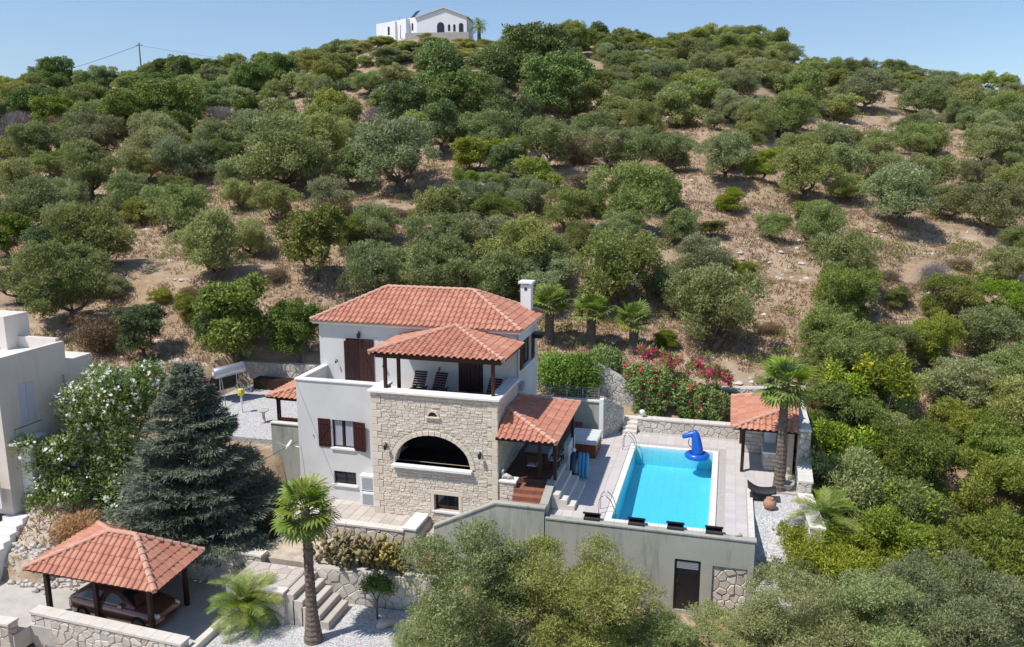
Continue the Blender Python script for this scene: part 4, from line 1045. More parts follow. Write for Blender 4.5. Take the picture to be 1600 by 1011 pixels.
MB().cbox(2.3, 2.85, 41.3, 41.9, .953, 1.5, .02).build('cabinet', M['white_plastic'], bh)
rubble_wall('bar_side_wall', 'stepped pale stone wall beside the pool bar, higher part', (3.75, 38.9), (3.75, 45.0), -.3, 2.55, (-1, 0), .45, .4, .3, 44, 'pool_stone', True, both=True)
rubble_wall('bed_side_wall', 'stepped pale stone wall right of the palm, lower part', (3.62, 36.2), (3.75, 38.85), -.4, 1.05, (-1, 0), .5, .4, .3, 45, 'pool_stone', True, both=True)
rubble_wall('bed_end_wall', 'lowest stretch of stone wall beside the gravel bed', (3.9, 33.2), (3.62, 36.1), -1.2, .25, (-1, 0), .5, .4, .3, 46, 'pool_stone', True, top1=.5, both=True)

# ---------------------------------------------------------------- lower terraces in front of the villa
struct(MB().box(-19.6, -12.6, 31.33, 33.79, -2.2, -1.25).box(-15.44, -12.6, 33.0, 33.02, -2.2, -1.3).build('lower_terrace', M['grout']))
lt_ = bpy.data.objects['lower_terrace']; tl2 = MB().cbox(.004, .52-.004, .004, .52-.004, -.01, 0, .003).mesh('paving_slab', M['path_stone'])
for i in range(13):
    for j in range(5):
        x = -19.55+i*.53; y = 31.36+j*.50
        if x > -15.97 and y > 32.38: continue
        t = link('paving_slab', tl2); t.parent = lt_; t.matrix_basis = Matrix.Translation((x, y, -1.236+random.uniform(-.002, .002))) @ Matrix.Scale(.955, 4, (0, 1, 0))
rubble_wall('terrace_wall', 'low stone wall holding the paved terrace above the cactus bed', (-19.6, 31.3), (-13.35, 31.3), -2.3, -1.13, (0, -1), .3, .42, .30, 51, 'rubble_stone', True)
t = thing('terrace_kerb', 'white capped end wall of the paved terrace above the garden steps', 'wall', (-13, 32, -1.7)); MB().box(-13.3, -12.75, 31.28, 32.85, -2.2, -1.08).build('kerb_body', M['path_stone'], t); MB().cbox(-13.36, -12.70, 31.22, 32.86, -1.077, -.98, .015).build('kerb_cap', M['white_paint'], t)
gp = thing('path_steps', 'wide pale stone steps between the terrace end and the concrete wall', 'stairs', (-12.3, 31, -2.2))
for k in range(4): MB().cbox(-12.69 if k else -13.3, -12.05, 30.15+.55*k if k else 29.9, 32.84, -2.6+.02*k, -2.16+.2*k, .015).build('step', M['path_stone'], gp)
struct(MB().box(-19.6, -13.36, 29.32, 31.27, -3.2, -2.22).box(-13.358, -11.0, 29.42, 29.89, -3.2, -2.22).box(-11.9, -11.0, 29.892, 31.55, -3.2, -2.22).build('planting_bed', M['bank_earth']))
rubble_wall('garden_wall', 'pale stone garden wall below the cactus bed facing the pebble court', (-16.6, 28.9), (-10.9, 29.25), -3.75, -2.15, (.06, -1), .4, .46, .36, 52, 'rubble_stone', False)
# flagged path and the steps down to the pebble court
path = struct(MB().box(-19.4, -16.75, 26.8, 28.9, -3.3, -2.23).build('garden_path', M['grout']))
lay_stones(rubble_polys([(-19.35, 26.85), (-16.8, 26.85), (-16.8, 28.85), (-19.35, 28.85)], .55, .48, 53, .04), Frame((0, 0, -2.23), (1, 0, 0), (0, 1, 0), (0, 0, 1)), path, 'path_stone', 53, .02, .03, name='flagstone')
rubble_wall('path_front_wall', 'pale stone wall below the flagged path beside the date palm', (-19.0, 26.76), (-16.72, 26.76), -3.7, -2.14, (0, -1), .3, .4, .3, 54, 'rubble_stone', True)
cs = thing('court_steps', 'stone steps with dark risers descending to the white pebble court', 'stairs', (-16, 27.5, -3.6))
for k in range(5):
    MB().cbox(-16.745+.38*k, -16.745+.38*(k+1)+.05, 26.85, 28.85-.06*k, -3.75, -2.27-.25*k, .02).build('step', M['path_stone'], cs)
struct(MB().box(-19.35, -9.8, 23.8, 28.95, -4.4, -3.62).build('pebble_court', M['pebbles']))
b = MB(); r = random.Random(3)
for k in range(420):
    x = r.uniform(-18.9, -10.4); y = r.uniform(23.5, 28.6); s = r.uniform(.025, .065)
    b.add([(x-s, y, -3.62), (x, y-s, -3.62), (x+s, y, -3.62), (x, y+s, -3.62), (x+s*.2, y, -3.62+s*.9)], [(0, 1, 4), (1, 2, 4), (2, 3, 4), (3, 0, 4)])
tag(b.build('loose_pebbles', M['pebble_stone']), 'loose white pebbles strewn over the court', 'pebbles', kind='stuff')
pt = thing('clay_pot', 'big round terracotta pot at the end of the cactus bed', 'pot', (-11.75, 30.0, -2.2))
MB().lathe([(.24, 0), (.36, .15), (.42, .38), (.38, .58), (.36, .62), (.40, .66), (.38, .70), (.33, .69), (.34, .5), (.2, .42)], 20, (-11.75, 30.0, -2.2)).build('body', M['pot_clay'], pt, True)
t = thing('court_stone', 'smooth pinkish stone lying on the pebble court beside the small tree', 'stone', (-12.7, 27.6, -3.62)); MB().tube([(-13.0, 27.5, -3.6), (-12.85, 27.6, -3.5), (-12.6, 27.8, -3.47), (-12.35, 28.0, -3.58)], [.08, .22, .2, .05], 9).build('body', M['rock'], t, True)
# carport
zc = -3.62
struct(MB().box(-26.76, -19.36, 24.05, 29.0, -4.4, zc).box(-38, -26.762, 23.25, 29.0, -4.4, zc).build('driveway', M['driveway']))
rubble_wall('carport_wall', 'stone wall with pink coping in front of the carport', (-26.75, 24.15), (-19.35, 23.75), -6.6, -3.02, (0, -1), .42, .38, .30, 61, 'rubble_stone', True, capt=.10)
rubble_wall('road_wall', 'lower stone wall at the bottom left corner below the driveway', (-31.5, 22.9), (-26.9, 23.2), -6.6, -3.05, (0, -1), .4, .38, .30, 62, 'rubble_stone', True)
rubble_wall('carport_back_wall', 'shaded stone wall behind the carport', (-24.5, 29.15), (-19.1, 29.0), -3.7, -1.95, (0, -1), .4, .42, .30, 63, 'rubble_stone', True)
t = thing('bed_kerb_wall', 'pale kerb between the carport and the date palm bed', 'kerb', (-19.2, 26, -3.6)); MB().cbox(-19.34, -19.02, 23.85, 28.5, -4.2, -3.35, .02).build('kerb_body', M['coping_stone'], t)
cpt = thing('carport', 'open carport with red tiled roof on dark timber posts', 'carport', (-23.7, 26.3, zc))
ZC = -1.15; k00, k10, k11, k01 = (-26.85, 24.15, ZC), (-20.5, 23.95, ZC), (-20.75, 27.35, ZC), (-27.0, 28.4, ZC); qa, qb = (-23.75, 25.55, .2), (-22.45, 25.5, .2)
roof(cpt, [(k00, k10, qb, qa), (k10, k11, qb), (k01, k00, qa), (k11, k01, qa, qb)], [(k00, qa), (k10, qb), (qa, qb), (k11, qb), (k01, qa)])
for x, y in ((-26.6, 24.95), (-24.1, 24.85), (-21.45, 24.75), (-21.55, 27.05), (-26.5, 27.9)): MB().cbox(x-.085, x+.085, y-.085, y+.085, zc, ZC-.24, .004).build('post', M['beam_wood'], cpt)
o = MB().prism([(-26.8, 24.87), (-21.25, 24.66), (-21.25, 24.82), (-26.8, 25.03)], 'z', ZC-.24, ZC-.095).prism([(-26.7, 27.82), (-21.45, 26.97), (-21.45, 27.13), (-26.7, 27.98)], 'z', ZC-.236, ZC-.099).box(-21.62, -21.46, 24.95, 26.95, ZC-.237, ZC-.097).box(-26.62, -26.46, 25.15, 27.75, ZC-.237, ZC-.097).build('beam', M['beam_wood'], cpt); fixn(o.data)

# ---------------------------------------------------------------- car under the carport
def build_car(loc, rz):
    t = thing('parked_car', 'dark brown saloon car parked under the red tiled carport', 'car', loc, rz)
    def p(nm, mb, m, sm=False, par=t): o = mb.build(nm, M[m], None, sm); o.parent = par; return o
    # body sections along x (front = +x): x, half width low, half width belt, z sill, z belt
    sec = [(-2.28, .62, .60, .42, .70), (-2.20, .78, .76, .30, .86), (-1.95, .85, .83, .24, .93), (-1.2, .88, .86, .20, .95), (0, .89, .87, .19, .92), (.9, .88, .85, .20, .88), (1.55, .86, .80, .22, .80), (2.05, .80, .70, .26, .70), (2.26, .62, .55, .36, .60)]
    b = MB(); n = 12
    for x, wl, wb, z0, z1 in sec:
        ring = [(-wl*.9, z0), (wl*.9, z0), (wl, z0+.1), (wl*1.01, (z0+z1)/2), (wb, z1-.05), (wb*.88, z1), (wb*.4, z1+.025), (-wb*.4, z1+.025), (-wb*.88, z1), (-wb, z1-.05), (-wl*1.01, (z0+z1)/2), (-wl, z0+.1)]
        b.v += [(x, y, z) for y, z in ring]
    for i in range(len(sec)-1):
        for k in range(n): b.f.append((i*n+k, i*n+(k+1) % n, (i+1)*n+(k+1) % n, (i+1)*n+k))
    b.f += [tuple(range(n)), tuple(range((len(sec)-1)*n+n-1, (len(sec)-1)*n-1, -1))]
    body = p('body', b, 'car_paint', True); fixn(body.data)
    cab = [(-1.95, .70, .92), (-1.15, .60, 1.36), (-.2, .61, 1.43), (.35, .60, 1.38), (1.15, .72, .90)]
    b = MB(); low = [(-1.95, .74, .90), (-1.15, .80, .93), (-.2, .82, .92), (.35, .82, .91), (1.15, .76, .87)]
    for (x, w, z), (x2, w2, z2) in zip(cab, low): b.v += [(x2, -w2, z2), (x, -w, z), (x, -w*.5, z+.03), (x, w*.5, z+.03), (x, w, z), (x2, w2, z2)]
    for i in range(4):
        for k in range(5): b.f.append((i*6+k, i*6+k+1, i*6+6+k+1, i*6+6+k))
    roof_o = p('cabin', b, 'car_paint', True, t); fixn(roof_o.data)
    for s in (-1, 1):
        g = MB()
        for xs in (((-1.45, .99), (-1.12, 1.29), (-.42, 1.35), (-.40, .99)), ((-.34, .99), (-.36, 1.35), (.25, 1.31), (.82, .98))):
            q = [(x, s*(.825-(z-.92)*.44), z) for x, z in xs]; g.add(q, [(0, 1, 2, 3)])
        p('side_window', g, 'window_glass'); 
        m = MB().cbox(.52, .70, s*.86-.10, s*.86+.10, .93, 1.06, .03); p('mirror', m, 'car_paint')
        h = MB().tube([(1.98, s*.60, .60), (2.14, s*.56, .60), (2.20, s*.52, .58)], [.13, .11, .03], 10); p('headlight', h, 'lamp_glass', True)
        h = MB().box(-2.262, -2.2, s*.58-.14, s*.58+.14, .62, .78); p('tail_light', h, 'red_floor')
        for x in (-1.38, 1.38):
            wv = []; wh = MB(); R = .32
            tb_ = MB().tube([(x, s*.70, .32), (x, s*.90, .32)], R, 20); w = p('wheel', tb_, 'tyre')
            rm = MB().tube([(x, s*.895, .32), (x, s*.912, .32)], .20, 14); o = p('rim', rm, 'steel', False, t); o.parent = w
        dl = MB().box(-.375, -.365, s*.885-.012, s*.885+.012, .30, .90); p('door_gap', dl, 'dark_frame')
        for x in (-.55, .55): p('door_handle', MB().box(x-.1, x+.08, s*.875-.02, s*.875+.02, .80, .83), 'steel')
    g = MB().add([(1.10, -.68, .915), (1.10, .68, .915), (.40, .57, 1.375), (.40, -.57, 1.375)], [(0, 1, 2, 3)]); g.v = [(x+.02, y, z+.012) for x, y, z in g.v]; p('windscreen', g, 'window_glass')
    g = MB().add([(-1.90, .66, .94), (-1.90, -.66, .94), (-1.20, -.55, 1.355), (-1.20, .55, 1.355)], [(0, 1, 2, 3)]); g.v = [(x-.03, y, z+.018) for x, y, z in g.v]; p('rear_window', g, 'window_glass')
    p('grille', MB().box(2.2, 2.272, -.35, .35, .42, .54), 'dark_frame')
    return t
build_car((-23.5, 25.75, zc), math.radians(-3))

# ---------------------------------------------------------------- left courtyard
struct(MB().box(-29.4, -19.78, 35.3, 44.4, -.4, .90).build('gravel_yard', M['pebbles']))
t = thing('yard_wall', 'grey rendered wall joining the villa left corner, below the porch', 'wall', (-21, 35, -1)); MB().box(-21.95, -19.76, 34.95, 35.2, -2.4, 1.93).build('rendered_wall', M['concrete_wall'], t)
MB().box(-22.0, -19.76, 34.9, 35.25, 1.933, 1.99).build('wall_coping', M['coping_stone'], t)
po = thing('side_porch', 'small red tiled porch roof on a dark post left of the villa', 'porch', (-21.5, 37, .9))
s0, s1, s2, s3 = (-22.9, 36.1, 2.95), (-19.95, 36.1, 2.95), (-19.95, 39.5, 2.95), (-22.9, 39.5, 2.95); sa, sb = (-19.95, 37.6, 3.75), (-19.95, 38.2, 3.75)
roof(po, [(s0, s1, sa), (s3, s0, sa, sb)], [(s0, sa)])
for x, y in ((-22.4, 36.5), (-22.4, 39.1)): MB().cbox(x-.08, x+.08, y-.08, y+.08, .9, 2.74, .004).build('post', M['beam_wood'], po)
MB().box(-22.5, -20.0, 36.4, 36.54, 2.7, 2.85).box(-22.5, -22.34, 36.55, 39.3, 2.7, 2.85).build('beam', M['beam_wood'], po)
MB().box(-22.36, -20.2, 36.42, 36.5, .95, 1.75).build('brown_screen', M['dark_wood'], po)
rubble_wall('yard_back_wall', 'stone terrace wall behind the gravel yard left of the villa', (-30.0, 44.6), (-19.5, 44.6), .6, 2.35, (0, -1), .5, .45, .33, 71, 'rubble_stone', False)
rubble_wall('upper_yard_wall', 'rough dry stone bank wall above the gravel yard', (-31.0, 48.6), (-15.0, 48.2), 2.2, 3.7, (0, -1), .5, .55, .36, 72, 'rubble_stone', False)
dwl = thing('dark_planter', 'dark low planter box along the yard back wall', 'planter', (-26.5, 43.9, .9)); MB().box(-28.4, -24.2, 43.5, 44.3, .9, 1.55).build('box', M['beam_wood'], dwl)
sp = thing('water_tank', 'silver solar water tank on a frame above the gravel yard', 'tank', (-27.7, 40.6, .9))
a = Vector((-28.7, 40.0, 2.75)); bq = Vector((-27.75, 41.6, 2.85)); d = (bq-a).normalized()
MB().tube([a-d*.03, a+d*.04, bq-d*.04, bq+d*.03], [.27, .33, .33, .27], 20).build('drum', M['tank_metal'], sp, True)
MB().tube([a-d*.06, a-d*.035], .11, 12).build('end_cap', M['white_plastic'], sp)
for q in (a+d*.4, bq-d*.4):
    MB().tube([q+Vector((-.25, .25, -.3)), (q.x-.3, q.y+.3, .9)], .025, 6).build('leg', M['steel'], sp); MB().tube([q+Vector((.2, -.2, -.3)), (q.x+.75, q.y-.75, .9)], .025, 6).build('leg', M['steel'], sp)
n_ = Vector((-.86, .51, 0)); pa = a+n_*.35-Vector((0, 0, .25)); pb = bq+n_*.35-Vector((0, 0, .25)); dn = n_*1.0+Vector((0, 0, -1.2))
MB().add([pa, pb, pb+dn, pa+dn], [(0, 1, 2, 3)]).add([pa-n_*.06-Vector((0, 0, .05)), pb-n_*.06-Vector((0, 0, .05)), pb+dn-n_*.06-Vector((0, 0, .05)), pa+dn-n_*.06-Vector((0, 0, .05))], [(3, 2, 1, 0)]).build('collector', M['solar_panel'], sp)
ysn = thing('yellow_sign', 'yellow sign board on a white post in the gravel yard', 'sign', (-26.3, 39.0, .9)); MB().tube([(-26.3, 39.0, .9), (-26.3, 39.0, 1.9)], .05, 8).build('post', M['white_plastic'], ysn)
MB().lathe([(.05, -.22), (.17, -.17), (.2, 0), (.16, .17), (.05, .22)], 7, (-26.3, 39.0, 2.1)).build('sign_head', M['yellow_paint'], ysn)
bbth = thing('bird_bath', 'small stone pedestal bowl standing in the gravel yard', 'bird bath', (-24.1, 37.7, .9)); MB().lathe([(.18, 0), (.09, .08), (.07, .5), (.12, .58), (.30, .68), (.31, .72), (.2, .68)], 14, (-24.1, 37.7, .9)).build('pedestal', M['rock'], bbth, True)

# ---------------------------------------------------------------- neighbour's house on the left edge
nh = thing('neighbour_house', 'cream flat roofed house with lilac shutters at the left edge', 'house', (-33, 31, 0))
NX = -31.5; w = MB(); wall_holes(w, YZ(NX), 28.2, 32.2, -1.2, 6.25, .25, [(29.2, 30.1, 2.9, 4.8)])
w.box(-42, NX-.25, 28.2, 28.45, -1.2, 6.4); w.box(-42, NX-.25, 31.95, 32.2, -1.2, 6.4); w.box(-42, NX-.25, 28.45, 31.95, 5.5, 5.8)
w.box(-36, NX-.01, 32.202, 33.9, -1, 5.25)
w.build('wall', M['cream_plaster'], nh)
MB().box(-42, NX-.6, 28.45, 31.95, 5.803, 5.83).build('flat_roof', M['white_paint'], nh)
w = MB(); wall_holes(w, XZ(31.3), -39, -34.05, 5.83, 7.4, .25, [(-36.6, -34.6, 6.1, 7.1)]); w.box(-34.3, -34.05, 31.552, 32.75, 5.83, 7.4); w.box(-39, -34.052, 31.3, 32.75, 7.403, 7.5); w.build('upper_room', M['cream_plaster'], nh)
window(nh, XZ(31.3), -36.6, -34.6, 6.1, 7.1, recess=.12, fmat='white_plastic', name='upper_window')
sh = MB(); boxf(sh, YZ(NX), 29.2, 29.64, 2.9, 4.8, -.06, .02); boxf(sh, YZ(NX), 29.66, 30.1, 2.9, 4.8, -.06, .02)
k = Mat('lilac_paint', .6, .3); k.color((.55, .54, .66)); M['lilac_paint'] = k.m
sh.build('shutter', M['lilac_paint'], nh)
MB().tube([(NX+.06, 31.9, 4.6), (NX+.06, 31.9, 3.9), (NX+.25, 32.1, 3.7), (NX+.28, 32.15, 2.6)], .04, 8).build('pipe', M['grey_plastic'], nh)
MB().box(NX+.004, NX+.55, 28.3, 30.0, 2.15, 2.26).build('landing', M['cream_plaster'], nh)
MB().tube([(NX+.5, 28.34, 2.26), (NX+.5, 28.34, 2.95), (NX+.5, 29.9, 2.95)], .02, 6).build('landing_rail', M['dark_frame'], nh)
t = thing('white_panel', 'white framed panel leaning at the foot of the cream house', 'panel', (-32.2, 27.9, -.6)); MB().box(-32.6, -31.75, 27.85, 27.93, -.75, .75).build('frame', M['white_plastic'], t); MB().box(-32.5, -31.85, 27.83, 27.848, -.65, .65).build('panel', M['grey_plastic'], t)
t = thing('cream_garden_wall', 'short cream wall at the foot of the neighbour house', 'wall', (-31, 29, -1)); MB().box(-31.49, -30.9, 28.9, 29.2, -1.6, 1.9).build('wall_body', M['white_paint'], t)
ns_ = thing('neighbour_steps', 'white painted outdoor steps climbing beside the earth bank', 'stairs', (-31, 27, -2.5))
for k in range(10):
    MB().cbox(-32.2+.02*k, -31.05+.02*k, 24.8+.36*k, 25.25+.36*k, -3.6, -3.35+.235*k, .02).build('step', M['white_paint'], ns_)
rubble_wall('bank_wall', 'small stone wall left of the white outdoor steps', (-33.5, 26.0), (-32.3, 27.6), -3.5, -1.2, (.8, -.6), .3, .3, .22, 81, 'rubble_stone', True)

# ---------------------------------------------------------------- house on the hilltop, pole and cables
hz = 36.6
hh = thing('hilltop_house', 'white house with low gable and arched doors on the hilltop', 'house', (-52, 143, hz))
ang = math.radians(8)
def hp(u, v): return Vector((-55.0+u*math.cos(ang)-v*math.sin(ang), 141.5+u*math.sin(ang)+v*math.cos(ang)))
def hbox(nm, u0, u1, v0, v1, z0, z1, m, par=hh):
    c = [hp(u0, v0), hp(u1, v0), hp(u1, v1), hp(u0, v1)]; o = MB().prism([(q.x, q.y) for q in c], 'z', z0, z1).build(nm, M[m], par); fixn(o.data); return o
W8, H8 = 8.9, 3.0
b = MB(); pts = [(0, hz-.8), (W8, hz-.8), (W8, hz+H8), (W8/2+.4, hz+H8+1.45), (0, hz+H8)]
for vv in (0, 7.0): b.v += [(hp(u, vv).x, hp(u, vv).y, z) for u, z in pts]
b.f += [(0, 1, 2, 3, 4), (9, 8, 7, 6, 5)]+[(i, i+5, (i+1) % 5+5, (i+1) % 5) for i in range(5)]; o = b.build('gable_wall', M['far_white'], hh); fixn(o.data)
b = MB()
for vv in (-.25, 7.3):
    b.v += [(hp(u, vv).x, hp(u, vv).y, z) for u, z in ((-.3, hz+H8-.08), (W8/2+.4, hz+H8+1.5), (W8+.3, hz+H8-.08), (W8+.3, hz+H8+.07), (W8/2+.4, hz+H8+1.65), (-.3, hz+H8+.07))]
b.f += [(0, 1, 4, 5), (1, 2, 3, 4), (11, 10, 7, 6), (10, 9, 8, 7), (0, 6, 7, 1), (1, 7, 8, 2), (5, 4, 10, 11), (4, 3, 9, 10), (0, 5, 11, 6), (2, 8, 9, 3)]
o = b.build('gable_roof', M['cream_plaster'], hh); fixn(o.data)
# wing running back to the left
a2 = math.radians(152)
def wp(u, v): return Vector((-55.0+u*math.cos(a2)-v*math.sin(a2)*-1, 141.5+u*math.sin(a2)+v*math.cos(a2)*-1))
def wbox(nm, u0, u1, v0, v1, z0, z1, m):
    c = [wp(u0, v0), wp(u1, v0), wp(u1, v1), wp(u0, v1)]; o = MB().prism([(q.x, q.y) for q in c], 'z', z0, z1).build(nm, M[m], hh); fixn(o.data)
wbox('wing', 0, 11.5, 0.0, 5.0, hz-.8, hz+H8+.15, 'far_white')
wbox('wing_pier', 5.5, 6.7, -.45, .02, hz-.8, hz+H8, 'far_white'); wbox('wing_pier', 1.9, 3.4, -.9, .02, hz-.8, hz+H8, 'far_white')
for u0, u1, z0, z1 in ((3.9, 4.6, .05, 2.3), (7.6, 8.1, .9, 2.3), (1.0, 1.4, 1.0, 2.2)): wbox('wing_window', u0, u1, -.05, .01, hz+z0, hz+z1, 'dark_frame')
def arch(nm, u0, u1, z0, z1):
    r = (u1-u0)/2; q = [(u0, z0), (u1, z0)]+[((u0+u1)/2+r*math.cos(t), z1-r+r*math.sin(t)) for t in np.linspace(0, math.pi, 9)]
    b = MB(); n = len(q)
    for vv in (-.03, -.005): b.v += [(hp(u, vv).x, hp(u, vv).y, hz+z) for u, z in q]
    b.f += [tuple(range(n)), tuple(range(2*n-1, n-1, -1))]+[(i, n+i, n+(i+1) % n, (i+1) % n) for i in range(n)]
    o = b.build(nm, M['window_glass'], hh); fixn(o.data)
arch('arched_door', 3.6, 4.9, .1, 2.2); arch('arched_window', 5.55, 5.95, .7, 1.8); arch('arched_window', 6.5, 6.9, .6, 1.8); arch('arched_door', 7.5, 8.3, .1, 2.0)
hbox('terrace_wall', -1.6, 9.6, -2.2, -1.9, hz-2.6, hz+.15, 'far_wall_stone'); hbox('terrace_wall', -1.6, -1.3, -1.88, 2.0, hz-2.6, hz+.1, 'far_wall_stone')
b = MB(); s = wp(1.2, 1.6); s2 = wp(3.2, 1.6); zt = hz+H8+.2
o = b.add([(s.x-1.2, s.y, zt), (s2.x-.6, s2.y, zt), (s2.x+.6, s2.y+.6, zt+1.5), (s.x, s.y+.6, zt+1.5), (s.x-1.2, s.y+.12, zt), (s2.x-.6, s2.y+.12, zt), (s2.x+.6, s2.y+.72, zt+1.5), (s.x, s.y+.72, zt+1.5)], [(0, 1, 2, 3), (7, 6, 5, 4), (0, 4, 5, 1), (1, 5, 6, 2), (2, 6, 7, 3), (3, 7, 4, 0)]).build('roof_collector', M['solar_panel'], hh)
q = wp(6.0, 1.0); MB().tube([(q.x, q.y, zt-.1), (q.x, q.y, zt+.6)], .12, 6).build('roof_vent', M['grey_plastic'], hh)
px, py = -110.9, 139.2; pz = float(ground_z(px, py))
up_ = thing('utility_pole', 'wooden utility pole on the left skyline carrying a wire', 'pole', (px, py, pz))
MB().tube([(px, py, pz-.5), (px, py, 37.1)], [.16, .11], 8).build('mast', M['pole_wood'], up_); MB().box(px-.7, px+.7, py-.06, py+.06, 36.55, 36.68).build('crossarm', M['pole_wood'], up_)
def cable(name, label, a, b, sag, r, n=24):
    a = Vector(a); b = Vector(b); P = [a.lerp(b, i/n)-Vector((0, 0, 4*sag*(i/n)*(1-i/n))) for i in range(n+1)]
    tag(MB().tube(P, r, 5).build(name, M['black_wire']), label, 'cable')
cable('power_line', 'overhead wire sloping left from the skyline pole', (px, py, 36.6), (-190, 165, 30), 1.2, .035)
cable('power_line', 'overhead wire dropping right from the skyline pole behind the trees', (px, py, 36.6), (-70, 168, 34), 1.2, .02)
cable('garden_cable', 'thin cable strung from the villa wall past the cedar to the carport', (-19.75, 33.7, 1.6), (-26.6, 24.9, -1.05), .25, .012)
cable('street_cable', 'black cable crossing the stone wall at the bottom left corner', (-40, 25.2, -2.2), (-10.0, 15.5, -4.0), .5, .018)

